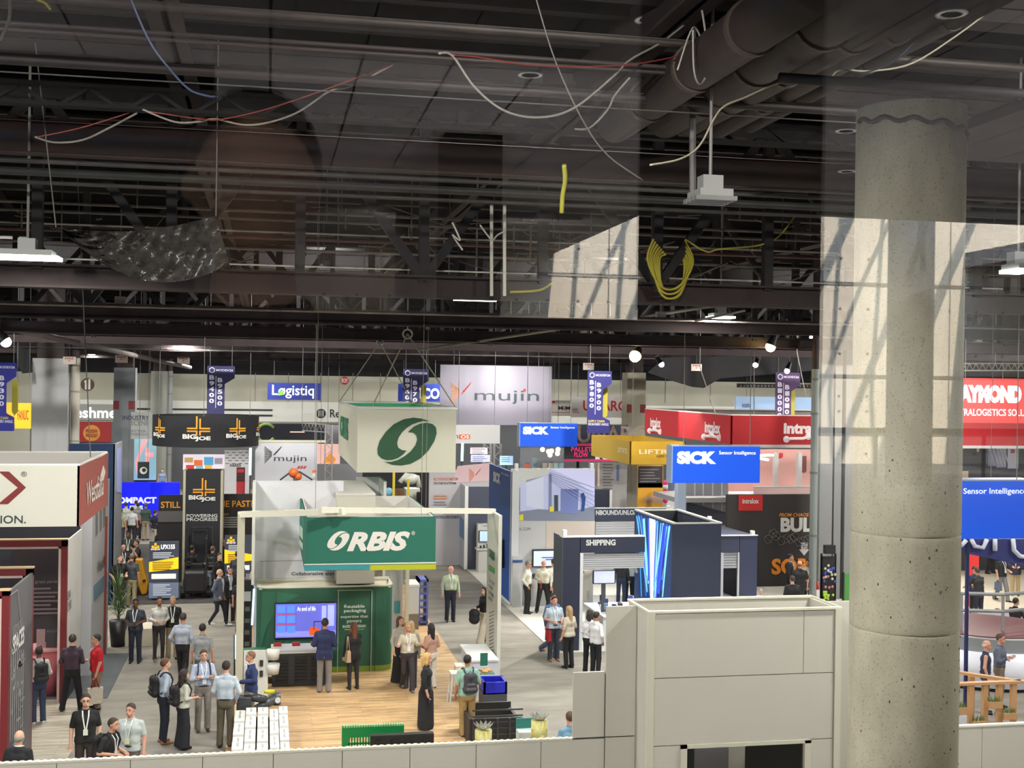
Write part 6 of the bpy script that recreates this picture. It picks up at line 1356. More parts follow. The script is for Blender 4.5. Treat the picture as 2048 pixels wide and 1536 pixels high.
t, f2 = board('info_stele', 'slim white information stele with blue label at the foot of the photo wall', 'stele', 41.8, (1025, 1112, 1045, 1215), (206, 207, 208), floor=True); deco(t, f2, 'blue_label', (1025, 1120, 1045, 1125), (50, 84, 150))
t, f2 = board('demo_counter', 'white demo counter behind the three men in white shirts', 'counter', 41.9, (1062, 1158, 1116, 1215), (206, 206, 204), .6, floor=True); u0, u1, v0, v1 = f2.pbox(1062, 1156, 1116, 1159); obj('black_gadget', B(u0+.1, u0+.4, 41.95, 42.2, v1, v1+.12), M((50, 52, 56)), t)
# grey enclosure left of the blue wall
t = thing('booth_enclosure', 'dark grey booth enclosure with printed side left of the tall blue wall', 'booth enclosure', (8.2, 50, 0)); xe = PZ(903, 1115, 0).x; ye = [PX(x_, 1050, xe).y for x_ in (905, 930)]; print('encl', xe, ye, PZ(930, 1142, 0))
zt = PX(930, 972, xe).z
obj('side_panel', B(xe, xe+.1, ye[1], ye[0], .02, zt), M((172, 176, 184), .6), t); obj('rear_panel', B(xe, 12, ye[0], ye[0]+.1, .02, zt), M((52, 56, 72), .6), t)
obj('front_panel', B(xe+.1, 10.2, ye[1], ye[1]+.1, .02, zt-.02), M((72, 76, 94), .6), t); obj('white_edge', MB().box(xe-.02, xe+.12, ye[1]-.02, ye[1], .02, zt).box(xe-.02, xe+.04, ye[0]-.1, ye[0], .02, zt), M(WH), t)
f = FL(xe); obj('dark_print', f.poly([(905, 966), (917, 972), (917, 994), (905, 988)]), M((40, 42, 56)), t); obj('blue_print', f.poly([(918, 1030), (928, 1040), (928, 1080), (918, 1070)]), M((100, 130, 170)), t); obj('doorway', f.poly([(907, 1020), (917, 1026), (917, 1118), (907, 1110)]), M((40, 44, 52)), t)
t, f2 = board('demo_kiosk', 'white demo kiosk with a small monitor before the grey enclosure', 'kiosk', ye[1]-.4, (955, 1048, 985, 1142), (214, 212, 208), .35, floor=True); obj('monitor_frame', f2.rect(957, 1061, 984, 1083, .06, .05), M((60, 64, 70)), t); obj('screen', f2.rect(959, 1062, 983, 1082, .08, .01), M((180, 206, 240), em=.8), t); text(f2, 'SICK', 966, 1050, 982, 1053, M((90, 92, 96)), t, 0)
u0, u1, v0, v1 = f2.pbox(950, 1094, 985, 1097); obj('shelf', B(u0, u1, ye[1]-.9, ye[1]-.4, v0, v1), M(WH), t); mb = MB()
for k in range(5): mb.box(u0+.15+k*.14, u0+.22+k*.14, ye[1]-.75, ye[1]-.65, v1, v1+.1+.03*(k % 3))
obj('samples', mb, M((50, 60, 70)), t); obj('cabinet', B(u0+.08, u1, ye[1]-.85, ye[1]-.41, .02, v0), M((210, 209, 204)), t)
# shipping gate
nv = M(NAVY, .6); sil = M((176, 178, 184), .4); ws = M((214, 216, 222), .5)
t = thing('dock_gate', 'navy dock gate reading SHIPPING with a half open roller shutter', 'gate', (9.5, 34.8, 0)); f = FY(34.8)
A = f.pbox(1126, 1075, 1160, 1105); Hh = f.pbox(1161, 1077, 1290, 1105); zt = A[3]
obj('navy_post', B(A[0], A[1], 34.8, 35.2, .02, zt), nv, t); obj('side_face', B(A[0]-.02, A[0]+.0, 34.8, 35.9, .02, zt+.02), M((74, 80, 92)), t); obj('navy_header', B(A[1]+.02, Hh[1], 34.8, 35.1, Hh[2], zt), nv, t)
obj('white_cap', B(A[0]-.03, Hh[1], 34.78, 35.12, zt, zt+.02), ws, t); text(f, 'SHIPPING', 1172, 1079, 1231, 1091, M((205, 206, 206)), t, .05)
sh = f.pbox(1164, 1108, 1290, 1138); mb = MB()
for k in range(7): z = sh[2]+(sh[3]-sh[2])*k/7; mb.box(sh[0], sh[1], 34.88, 34.9, z+.006, z+(sh[3]-sh[2])/7-.006); 
obj('roller_shutter', mb, sil, t); obj('shutter_back', B(sh[0], sh[1], 34.9, 34.92, sh[2], sh[3]), M((120, 122, 128)), t); obj('door_jamb', B(A[1]+.01, A[1]+.1, 34.78, 34.9, .02, Hh[2]), ws, t)
t = thing('clip_lamp', 'white clip lamp standing on top of the dock gate', 'lamp', f.pt(*f.hit(1132, 1075))); q = f.hit(1132, 1074); obj('lamp_head', B(q[0]-.06, q[0]+.06, 34.9, 35.05, q[1], q[1]+.2), M((220, 222, 218), em=.2), t, bevel=.02)
t = thing('monitor', 'large monitor on a stand inside the dock gate', 'monitor', PY(1208, 1167, 36)); g = FY(36); obj('casing', g.rect(1186, 1140, 1231, 1168, .0, .08), M((44, 48, 58)), t, bevel=.02); obj('screen', g.rect(1188, 1142, 1229, 1166, .01, .006), M((206, 212, 245), em=.85), t); q = PY(1208, 1168, 36); obj('stand', B(q.x-.06, q.x+.06, 36.02, 36.1, .9, q.z), M((90, 94, 100)), t)
t = thing('work_bench', 'white demo bench crowded with small sensors inside the dock gate', 'bench', PY(1200, 1250, 35.6)); a = PZ(1165, 1200, .9); b = PZ(1262, 1200, .9)
obj('bench_top', B(a.x-.1, b.x+.3, 35.2, 37.6, .86, .9), ws, t); obj('bench_front', B(a.x-.1, b.x+.3, 35.25, 35.3, .02, .86), M((218, 220, 222)), t); obj('bench_body', B(a.x-.05, b.x+.25, 35.3, 37.5, .02, .86), M((210, 212, 214)), t)
random.seed(21)
for k in range(16):
    x = random.uniform(a.x, b.x+.1); y_ = random.uniform(35.4, 37.3); hh = random.uniform(.08, .38); c = random.choice(((60, 80, 150), (90, 96, 108), (180, 186, 196), (50, 54, 64), (120, 150, 190)))
    tt = thing('sensor_sample', 'small sensor on its foot on the demo bench inside the dock gate', 'sensor', (x, y_, .9), 'sensors on the demo bench'); obj('housing', B(x-.06, x+.06, y_-.04, y_+.04, .92+hh*.4, .92+hh), M(c, .4), tt, bevel=.01); obj('foot', MB().cyl(x, y_, .9, .92+hh*.42, .02, 8), M((150, 152, 156), .3), tt)
t = thing('side_display', 'cream display board left inside the dock gate', 'board', PY(1172, 1160, 36.5)); obj('panel', FY(36.5).rect(1163, 1141, 1180, 1200, 0, .05), M((220, 214, 196)), t); obj('blue_flag', FY(36.4).rect(1161, 1142, 1168, 1147, 0, .05), M((60, 96, 170), em=.2), t)
# navy block with LED side
t = thing('led_wall_block', 'open-topped navy block with a glowing blue streaked video side', 'video wall', (13.8, 40, 0)); xl_ = 13.05; y0 = PX(1345, 1100, xl_).y; y1 = PX(1270, 1100, xl_).y; zt = PX(1345, 1048, xl_).z; print('led', y0, y1, zt, PX(1270, 1024, xl_).z)
xr_ = PY(1442, 1100, y0).x
obj('navy_front', B(xl_, xr_, y0, y0+.1, .02, zt), M((42, 48, 70), .6), t); obj('led_panel', B(xl_, xl_+.1, y0+.1, y1, .02, zt), M((30, 60, 110), em=.5), t); obj('rear_wall', B(xl_, xr_, y1, y1+.1, .02, zt), M((30, 32, 38)), t); obj('right_wall', B(xr_-.1, xr_, y0+.1, y1, .02, zt), M((60, 64, 76)), t)
obj('white_top_edge', MB().ring([(xl_-.02, y0-.02), (xr_+.02, y0-.02), (xr_+.02, y1+.12), (xl_-.02, y1+.12)], zt, zt+.05, .16), M((196, 200, 190), .4), t)
f = FL(xl_); random.seed(8); cols = [(60, 150, 220), (40, 110, 230), (120, 190, 235), (150, 215, 235), (60, 90, 210)]
for ci, c in enumerate(cols):
    mb = MB()
    for k in range(9):
        xt_ = random.uniform(1273, 1343); xb_ = 1304+(xt_-1306)*random.uniform(.2, .75); w_ = random.uniform(.5, 1.6); yt_ = 1026+(xt_-1270)*.32+random.uniform(0, 8); yb_ = random.uniform(1150, 1196)
        f.poly([(xt_-w_, yt_), (xt_+w_, yt_), (xb_+w_, yb_), (xb_-w_, yb_)], .012+.003*ci, .003, True, mb)
    obj('light_streak', mb, M(c, em=.9), t)
obj('white_beam', f.poly([(1300, 1036), (1312, 1040), (1308, 1196), (1302, 1196)], .03), M((215, 215, 250), em=1), t)
# navy side wing with shutter door
t = thing('dock_gate', 'navy gate wing with a small half open shutter right of the blue video wall', 'gate', (16, 42, 0)); f = FY(41); q = f.pbox(1442, 1072, 1514, 1200); s_0 = f.hit(1478, 1150)[0]; s_1 = f.hit(1444, 1150)[0]
obj('navy_header', B(q[0], s_0, 41, 41.1, f.hit(1460, 1105)[1], q[3]), M((56, 62, 84)), t); obj('navy_panel', B(s_0+.02, q[1], 41, 41.1, .02, q[3]), M((50, 56, 84)), t); zs_ = f.hit(1460, 1137)[1]; mb = MB(); zh = f.hit(1460, 1105)[1]
for k in range(6): z = zs_+(zh-zs_)*k/6; mb.box(s_1, s_0, 41.02, 41.05, z+.01, z+(zh-zs_)/6-.006)
obj('roller_shutter', mb, sil, t); obj('door_jamb', MB().box(s_1-.05, s_1+.04, 40.98, 41.05, .02, zh).box(s_0-.06, s_0, 40.98, 41.05, .02, zh), ws, t); obj('white_cap', B(q[0], q[1]+.02, 40.98, 41.12, q[3], q[3]+.03), ws, t)
obj('slanted_side', MB().prism([(q[0], 41.1, q[3]), (q[1], 41.1, q[3]), (q[1]-.3, 47, q[3]), (q[0]-.3, 47, q[3])], (0, 0, -.3)), M((58, 64, 84)), t); obj('rear_panel', B(q[0]-.3, q[1]-.3, 47, 47.1, 0.02, q[3]), M((50, 54, 70)), t); obj('right_panel', B(q[1]-.1, q[1], 41.1, 47, .02, q[3]-.3), M((50, 54, 70)), t)
for x, y_, Y in ((1505, 1069, 41.2), (1419, 1040, 43), (1337, 1018, 45), (1343, 1024, 44.5)):
    p = PY(x, y_, Y); tt = thing('clip_lamp', 'small white clip lamp along the navy booth rim', 'lamp', p, 'clip lamps on the navy booth rim'); obj('lamp_head', B(p.x-.07, p.x+.07, Y-.08, Y+.08, p.z-.08, p.z+.14), M((216, 218, 206), em=.2), tt, bevel=.02)
t = thing('dock_gate', 'far navy dock gate reading INBOUND/UNLOAD', 'gate', (14, 48, 0)); f = FY(47.5); q = f.pbox(1188, 1017, 1352, 1042); obj('navy_header', B(q[0], q[1], 47.5, 47.7, q[2], q[3]), M((62, 70, 92)), t); text(f, 'INBOUND/UNLOAD', 1189, 1020, 1282, 1030, M((222, 224, 226)), t, .05); obj('white_cap', B(q[0], q[1], 47.48, 47.72, q[3], q[3]+.03), ws, t)
sq = f.pbox(1190, 1043, 1290, 1073); mb = MB()
for k in range(6): z = sq[2]+(sq[3]-sq[2])*k/6; mb.box(sq[0], sq[1], 47.52, 47.55, z+.008, z+(sq[3]-sq[2])/6-.006)
obj('roller_shutter', mb, ws, t); sq2 = f.pbox(1190, 1075, 1290, 1106); obj('navy_band', B(sq2[0], sq2[1], 47.5, 47.6, sq2[2], sq2[3]), nv, t); obj('lower_shutter', B(sq2[0], sq2[1], 47.55, 47.6, .5, sq2[2]), sil, t); obj('jamb', MB().box(q[0]-.05, q[0]+.05, 47.45, 47.6, 0.02, q[3]).box(q[1]-.1, q[1], 47.45, 47.6, .02, q[3]), nv, t)
t, f = board('navy_counter', 'navy counter below the crowd behind the photo wall', 'counter', 52, (1192, 980, 1222, 1017), (36, 42, 58), .5, floor=True); deco(t, f, 'white_post', (1219, 980, 1224, 1015), (205, 206, 200))
# ------------------------------------------------------------- aisle banners
def aisle(x0, x1, y0, y1, Y, n1, n2, lab, slogan=True, col=(42, 40, 112), em=.12, yell=1):
    f = FY(Y)
    u0, u1, v0, v1 = f.pbox(x0, y0, x1, y1); w = u1-u0; h = v1-v0; t = thing('aisle_banner', lab, 'banner', f.pt((u0+u1)/2, v0), 'aisle number banners')
    pts = [(u0, v0), (u0, v1), (u1, v1), (u1, v1-h*.2), (u1-w*.36, v1-h*.30), (u1-w*.36, v1-h*.74), (u1-w*.06, v1-h*.80), (u1-w*.06, v0)] if slogan else [(u0, v0), (u0, v1), (u1, v1), (u1, v1-h*.24), (u1-w*.36, v1-h*.36), (u1-w*.36, v0)]
    mb = MB(); mb.prism([f.pt(u, v) for u, v in pts], (0, .04, 0)); obj('purple_panel', mb, M(col, .6, em=em), t)
    W_ = M((212, 212, 226), em=.15); tx = lambda s, a, b, c, d, bo=.04: text(f, s, 0, 0, 0, 0, W_, t, bo, wd=(u0+w*a, u0+w*b, v1-h*d, v1-h*c), out=.01)
    k = 1. if slogan else 1.25
    tx('MODEX26', .32, .94, .05*k, .085*k, .03); mb = MB(); r = w*.1; mb.tube([f.pt(u0+w*.17+r*math.sin(a), v1-h*.068*k+r*math.cos(a), .02) for a in [i*math.pi/3 for i in range(7)]], w*.02, 5); obj('hexagon_mark', mb, W_, t)
    for j, ch in enumerate(n1): tx(ch, .08, .26, (.15+.085*j*1.1)*k, (.15+.085*j*1.1+.07)*k, .05)
    for j, ch in enumerate(n2): tx(ch, .38, .56, (.19+.085*j*1.1)*k, (.19+.085*j*1.1+.07)*k, .05)
    obj('divider', MB().prism([f.pt(u0+w*a, v1-h*b, .012) for a, b in ((.31, .16*k), (.33, .16*k), (.33, .7*min(k, 1.2)), (.31, .7*min(k, 1.2)))], (0, .008, 0)), W_, t)
    if slogan:
        text(f, 'SUPPLY CHAIN', 0, 0, 0, 0, M((220, 200, 80)), t, .03, wd=(u0+w*.04, u0+w*.72, v1-h*.83, v1-h*.79), out=.01); tx('FROM EVERY ANGLE.', .04, .9, .84, .88, .03)
    if yell:
        mb = MB(); a = u1-w*.16; mb.prism([f.pt(a, v1-h*(.24)*k), f.pt(a+w*.13, v1-h*.28*k), f.pt(a+w*.13, v1-h*.72*k if slogan else v0), f.pt(a, v1-h*.78*k if slogan else v0), f.pt(a-w*.1, v1-h*.72*k if slogan else v0), f.pt(a-w*.1, v1-h*.28*k)], (0, .04, 0)); mb.v = [(x, y+.5, z) for x, y, z in mb.v]; obj('yellow_fin', mb, M((176, 166, 54)), t)
    for u in (u0+w*.1, u1-w*.1): q = f.pt(u, v1); obj('suspension_wire', MB().tube([q, (q.x, q.y, 12.6)], .012, 5), M((120, 118, 112)), t)
aisle(1175, 1223, 742, 866, 50, 'B9800', 'B9900', 'purple aisle banner numbered B9800 and B9900')
aisle(414, 469, 732, 832, 55, 'B9400', 'B9500', 'purple aisle banner numbered B9400 and B9500', False, (44, 44, 96), .05, 0)
aisle(806, 857, 738, 836, 55, 'B9600', 'B9700', 'purple aisle banner numbered B9600 and B9700', False, (42, 40, 92), .03)
aisle(1551, 1600, 745, 850, 55, 'B10000', 'B10100', 'purple aisle banner numbered B10000 and B10100', False, (76, 50, 96), .05)
aisle(-22, 32, 725, 862, 45, 'B9200', 'B9300', 'purple aisle banner numbered B9300 at the left edge', True, (44, 46, 140), .2)
t, f = board('hanging_banner', 'small blue banner with a green leaf hanging before the far wall', 'banner', 84, (535, 766, 642, 800), (36, 52, 140), .1, em=.1, hang=True); text(f, 'Løgistiq', 544, 770, 628, 797, M((225, 230, 245), em=.4), t, .02); obj('green_leaf', disc(f, 562, 786, 5, .03), M((120, 200, 80), em=.2), t)
t, f = board('hanging_banner', 'blue banner with white round letters behind the aisle banner', 'banner', 75, (797, 768, 880, 803), (36, 60, 160), .3, em=.2, hang=True); text(f, 'VICO', 824, 776, 879, 798, M((230, 235, 250), em=.6), t, .05)
t, f = board('hanging_sign', 'yellow hanging sign with red letters beside the left aisle banner', 'hanging sign', 54, (30, 806, 62, 857), (236, 190, 30), .1, em=.1, hang=True); text(f, 'FANUC', 35, 820, 57, 840, M((190, 60, 30)), t, .02); obj('left_facet', f.poly([(12, 805), (30, 805), (30, 850), (12, 822)], 0, .1), M((220, 176, 34)), t)
t, f = board('hanging_banner', 'white banner with big red letters behind the aisle banner', 'banner', 72, (1142, 794, 1254, 835), (240, 234, 234), .1, hang=True); text(f, 'UNARC', 1166, 801, 1253, 822, M((196, 56, 46)), t, .03); lines(t, f, 'fine_print', 1145, 818, 1160, 3, 3, 1.4, (214, 140, 120))
t, f = board('hanging_banner', 'white banner with thin black letters right of the large pale banner', 'banner', 76, (1103, 801, 1146, 832), (196, 190, 186), .1, hang=True); text(f, 'MiMi', 1116, 812, 1144, 820, M((60, 56, 54)), t, .02); deco(t, f, 'red_square', (1104, 802, 1110, 806), (200, 50, 40)); deco(t, f, 'red_line', (1103, 824, 1142, 825), (190, 90, 90))
PK = (226, 60, 120)
t, f = board('booth_wall', 'navy and pink booth wall with giant white RA and PALLET FLOW letters', 'booth wall', 64, (1124, 888, 1240, 922), (70, 74, 84), .2, floor=False)
deco(t, f, 'pink_top_bar', (1135, 887, 1240, 892), PK, .3); deco(t, f, 'pink_bottom_bar', (1128, 918, 1240, 923), PK, .3); text(f, 'PALLET', 1142, 894, 1183, 903, M(PK, em=.8), t, .03, out=.04); text(f, 'FLOW', 1148, 904, 1176, 914, M(PK, em=.8), t, .03, out=.04); text(f, 'RACK', 1190, 891, 1290, 919, M((236, 226, 232), em=.5), t, .09, out=.06)
u0, u1, v0, v1 = f.pbox(1124, 888, 1240, 922); obj('support_post', MB().box(u0, u0+.15, 64.05, 64.2, 0, v0).box(u1-.15, u1, 64.05, 64.2, 0, v0), M((150, 60, 90)), t)
t, f = board('booth_wall', 'navy wall with speckled giant letters above the pink bar', 'booth wall', 66, (1155, 850, 1256, 887), (52, 56, 84), .1); text(f, 'UNARC', 1155, 851, 1290, 886, M((150, 130, 116), kind='dark'), t, .03, out=.03); u0, u1, v0, v1 = f.pbox(1155, 850, 1256, 887); obj('support_post', B(u0, u0+.15, 66.1, 66.2, 0, v0), M((60, 60, 70)), t)
t, f = board('booth_wall', 'pale blue grey display wall with hanging fabric samples under the small blue sign', 'booth wall', 62, (1040, 895, 1128, 940), (112, 116, 124), .2, floor=True)
for k, (x, c) in enumerate(((1064, (120, 140, 150)), (1085, (205, 205, 195)), (1097, (206, 200, 180)), (1107, (150, 190, 190)), (1118, (150, 180, 200)))): deco(t, f, 'fabric_sample', (x, 926 if k else 915, x+9, 938), c)
deco(t, f, 'orange_crate', (1050, 928, 1058, 936), (220, 90, 40)); 
for k, (x, y_) in enumerate(((1085, 899), (1100, 910), (1103, 902), (1115, 907), (1116, 899), (1097, 903))):
    p = PY(x, y_, 60); tt = thing('globe_lamp', 'small warm globe bulb under the small blue sign', 'bulb', p, 'globe bulbs under the small blue sign'); obj('bulb', MB().sph(p, .12, 10, 7), M((255, 226, 180), em=6), tt, smooth=True); obj('flex', MB().tube([p+Vector((0, 0, .1)), (p.x, p.y, 12.4)], .006, 4), M((60, 60, 60)), tt)
t, f = board('printed_wall', 'pale grey stone patterned wall behind the crowd', 'booth wall', 62, (1178, 925, 1254, 1005), (150, 148, 148), floor=True, kind='marble'); lines(t, f, 'blue_column_text', 1233, 930, 1237, 8, 4, 3, (70, 90, 170), 0, .03, False); lines(t, f, 'dark_marks', 1205, 928, 1228, 9, 6, 2, (96, 94, 98)); deco(t, f, 'beige_strip', (1195, 925, 1199, 972), (220, 196, 176))
# ------------------------------------------------------------- LIFTRITE
t = thing('hanging_sign', 'mustard yellow box sign with white letters hanging right of the pink lettering', 'hanging sign', PY(1300, 930, 52)); yq = 52; a = PY(1260, 900, yq); b = PY(1371, 900, yq); z1 = PY(1300, 883, yq).z; z0 = PY(1300, 929, yq).z; d0 = 6.5; ym = (200, 160, 44)
x_l = a.x
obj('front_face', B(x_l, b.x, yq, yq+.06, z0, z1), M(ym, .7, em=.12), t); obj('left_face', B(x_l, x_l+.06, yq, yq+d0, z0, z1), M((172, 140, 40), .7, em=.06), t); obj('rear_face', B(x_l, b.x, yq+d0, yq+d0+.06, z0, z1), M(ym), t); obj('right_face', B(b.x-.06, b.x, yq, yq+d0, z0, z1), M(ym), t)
f = FY(yq); text(f, 'LIFTRITE', 1278, 899, 1368, 908, M((225, 215, 185), em=.2), t, .02); text(f, 'KEEPS YOU MOVING', 1313, 910, 1368, 915, M((90, 70, 30)), t, .02, .2); f = FL(x_l); text(f, 'LIFTRITE', 1236, 896, 1255, 906, M((220, 206, 160)), t, .02)
obj('suspension_wire', MB().tube([(x_l+.1, yq, z1), (x_l+.1, yq, 12.5)], .012, 4).tube([(b.x-.1, yq, z1), (b.x-.1, yq, 12.5)], .012, 4), M((120, 118, 112)), t)
t, f = board('photo_panel', 'dark warehouse photo over an orange panel under the yellow box sign', 'panel', 56, (1276, 930, 1326, 1005), (206, 150, 40), floor=True)
deco(t, f, 'dark_photo', (1276, 932, 1325, 975), (44, 40, 44)); lines(t, f, 'photo_detail', 1280, 938, 1322, 5, 6, 2, (110, 104, 108)); deco(t, f, 'photo_floor', (1276, 966, 1325, 975), (150, 144, 144)); deco(t, f, 'shelf_niche', (1289, 993, 1326, 1005), (170, 140, 130))
for k in range(5): p = PY(1331, 965+k*9, 55); props(obj('balloon', MB().sph(p, .13, 10, 8), M([PK, (235, 235, 235)][k % 2], .3), smooth=True), 'small round balloon in the pink and white string', 'balloon', 'balloons beside the orange panel')
t, f = board('photo_panel', 'pale blue sketched panel right of the balloons', 'panel', 58, (1334, 930, 1354, 1010), (196, 200, 204), floor=True); lines(t, f, 'blue_sketch', 1336, 966, 1352, 5, 4, 3, (90, 106, 140))
# ------------------------------------------------------------- intralox
RE = (164, 26, 34); t = thing('hanging_sign', 'long red box sign with white chain marks and lettering', 'hanging sign', PY(1462, 890, 46)); yq = 46; xl_ = PY(1462, 860, yq).x; z1 = PY(1462, 831, yq).z; z0 = PY(1462, 889, yq).z; yb = PX(1290, 850, xl_).y; print('ilox', xl_, yb, z0, z1)
xr_ = 32; obj('front_face', B(xl_, xr_, yq, yq+.06, z0, z1), M(RE, .7, em=.12), t); obj('left_face', B(xl_, xl_+.06, yq, yb, z0, z1), M((180, 26, 38), .7, em=.12), t); obj('rear_face', B(xl_, xr_, yb, yb+.06, z0, z1), M((110, 104, 104)), t); obj('top_rail', MB().ring([(xl_, yq), (xr_, yq), (xr_, yb), (xl_, yb)], z1, z1+.05, .1), M((226, 222, 216)), t); obj('white_hem', B(xl_+.02, xr_, yq-.01, yq+.05, z0-.12, z0), M((196, 196, 196)), t)
lw = M((226, 214, 214), em=.2)
def chain(f, x0, y0, x1, y1, t):
    mb = MB(); n = 9; P = [f.pt(*f.hit(x0+(x1-x0)*i/(n-1), y0+(y1-y0)*i/(n-1)+(-4 if i == 4 else 0)+(1.5 if i in (0, 8) else 0)), .03) for i in range(n)]; mb.tube(P, .07, 6)
    for k in (0, 4, 8): mb.sph(P[k], (.14, .04, .14), 10, 6)
    obj('chain_mark', mb, lw, t, smooth=True)
f = FY(yq); text(f, 'intralox', 1567, 845, 1665, 868, lw, t, .06); chain(f, 1572, 877, 1660, 877, t); f = FL(xl_)
for x0, y0, x1, y1 in ((1301, 835, 1322, 855), (1410, 843, 1441, 867)): text(f, 'intralox', x0, y0, x1, y1, lw, t, .05); chain(f, x0, y1+5, x1, y1+7, t)
for p, q in (((1400, 735), (1431, 828)), ((1594, 705), (1612, 795)), ((1508, 700), (1508, 830))):
    a = PY(*p, 47); b = PY(*q, 47); obj('sling', MB().tube([a, b], .022, 5).tube([a, (a.x, a.y, 12.5)], .015, 5), M((176, 174, 166)), t)
t = thing('upper_deck_room', 'pink walled upper deck room with white posts under the red box sign', 'deck room', PY(1560, 985, 49)); f = FY(49.5); u0, u1, v0, v1 = f.pbox(1480, 905, 1650, 988)
obj('pink_wall', B(u0, u1+3, 52, 52.1, v0-.6, v1), M((200, 150, 142), .7), t)
for x in (1549, 1596, 1640): a = f.pbox(x, 905, x+8, 985); obj('white_post', B(a[0], a[1], 49.5, 49.7, 0, v1), M((206, 204, 202)), t)
obj('deck_slab', B(u0-3, u1+3, 49, 52.2, v0-.3, v0-.1), M((150, 150, 152)), t); obj('red_square', FY(51.9).rect(1557, 906, 1566, 914, 0, .05), M((190, 40, 44)), t); obj('brown_poster', FY(51.9).rect(1602, 912, 1613, 943, 0, .05), M((110, 70, 70)), t)
for dy in (0, 5): obj('tube_light', MB().tube([PY(1520, 911+dy*1.2, 49.3), PY(1547-dy*2, 910+dy*2, 49.3)], .05, 8), M((255, 244, 220), em=5), t)
rl = f.pbox(1500, 972, 1650, 988); obj('glass_rail', B(rl[0], rl[1], 49.1, 49.12, v0-.1, rl[3]), M((206, 180, 178), .2), t); obj('hand_rail', MB().tube([(rl[0], 49.1, rl[3]), (rl[1], 49.1, rl[3])], .03, 6), M((190, 190, 188), .3), t)
t, f = board('stair_wall', 'grey panelled stair wall with slim white posts under the large blue sign', 'stair wall', 50, (1372, 966, 1456, 1050), (138, 140, 146), .3, floor=True)
mb = MB()
for x in (1388, 1405, 1424, 1442): f.poly([(x, 966), (x+2.5, 966), (x+2.5, 1004+(x-1388)*.33), (x, 1004+(x-1388)*.33)], .03, .03, True, mb)
obj('white_post', mb, M((190, 192, 196)), t); obj('dark_skirt', f.poly([(1374, 1004), (1456, 1026), (1456, 1050), (1374, 1050)]), M((64, 68, 84)), t)
t, f = board('booth_column', 'pale blue white column under the large blue sign', 'column', 44, (1356, 966, 1372, 1020), (170, 184, 205), .4, floor=True)
t, f = board('poster_wall', 'tall black poster wall reading FROM CHAOS TO and BULK', 'poster wall', 45, (1454, 989, 1640, 1178), (50, 46, 46), .2, floor=True)
deco(t, f, 'red_square', (1477, 990, 1525, 1021), (196, 40, 40), .1); text(f, 'intralox', 1484, 997, 1517, 1007, M(WH), t, .04, out=.04); text(f, 'FROM CHAOS TO CALM', 1558, 1026, 1660, 1033, M((228, 140, 40), em=.1), t, .02, .2); text(f, 'BULK', 1561, 1035, 1650, 1064, M((214, 214, 210)), t, .06); text(f, 'TO', 1604, 1091, 1614, 1098, M((70, 68, 68)), t, .03, out=.05); text(f, 'SORTED', 1543, 1116, 1690, 1148, M((226, 134, 32), em=.1), t, .05)
obj('arrow', f.poly([(1602, 1085), (1615, 1085), (1615, 1099), (1618, 1099), (1608, 1111), (1598, 1099), (1602, 1099)]), M((206, 206, 204)), t); mb = MB(); random.seed(12)
for k in range(11):
    x = 1530+k*9+random.uniform(-2, 2); y_ = 1058+random.uniform(0, 22); P = [(x, y_), (x+9, y_-3), (x+14, y_+3), (x+12, y_+12), (x+3, y_+14), (x-2, y_+6)]; P3 = [f.pt(*f.hit(*q), .02) for q in P+[P[0]]]; mb.tube(P3, .012, 4); mb.tube([P3[0], P3[3]], .01, 4)
obj('box_outlines', mb, M((110, 108, 108)), t)
# accessory rack, extinguisher, green screen near the pillar
t = thing('accessory_rack', 'black rack with blue, white and lime hanging rings beside the pillar', 'rack', PZ(1657, 1205, 0)); p = PY(1657, 1190, 40); x = p.x
obj('frame', MB().box(x-.28, x-.24, 40, 40.1, 0, 2.0).box(x+.24, x+.28, 40, 40.1, 0, 2).box(x-.28, x+.28, 40, 40.05, 0.02, 1.9), M((26, 26, 28)), t); obj('top_box', B(x-.18, x+.2, 39.9, 40.1, 2.0, 2.3), M((18, 18, 20)), t)
for c, y0_, n_ in (((40, 70, 170), 1.5, 8), ((200, 196, 176), 1.6, 9), ((170, 210, 60), .8, 12), ((190, 120, 120), 1.3, 6)):
    mb = MB()
    for k in range(n_): mb.sph((x+random.uniform(-.22, .22), 39.93, y0_-random.uniform(0, .5)), (.05, .03, .05), 8, 5)
    obj('hanging_item', mb, M(c, .5), t, smooth=True)
t = thing('fire_extinguisher', 'red and white extinguisher standing left of the accessory rack', 'extinguisher', PY(1634, 1195, 40)); p = PY(1634, 1195, 40); obj('cylinder', MB().cyl(p.x, 40, .2, .75, .09, 16), M((210, 205, 200)), t, smooth=True); obj('red_top', MB().cyl(p.x, 40, .75, 1.05, .07, 16, .03), M((200, 36, 36)), t, smooth=True); obj('stand', MB().cyl(p.x, 40, 0, .2, .12, 16), M((40, 40, 40)), t)
t, f = board('green_screen', 'green screen in a black frame beside the pillar', 'screen', 39.5, (1688, 1148, 1700, 1205), (70, 130, 60), .05, em=.15); obj('black_frame', f.rect(1686, 1145, 1688.5, 1206, .01, .08), M((20, 20, 22)), t); q = f.pbox(1688, 1148, 1700, 1205); obj('foot', B(q[0], q[1], 39.5, 39.8, 0, q[2]+.02), M((30, 30, 32)), t)
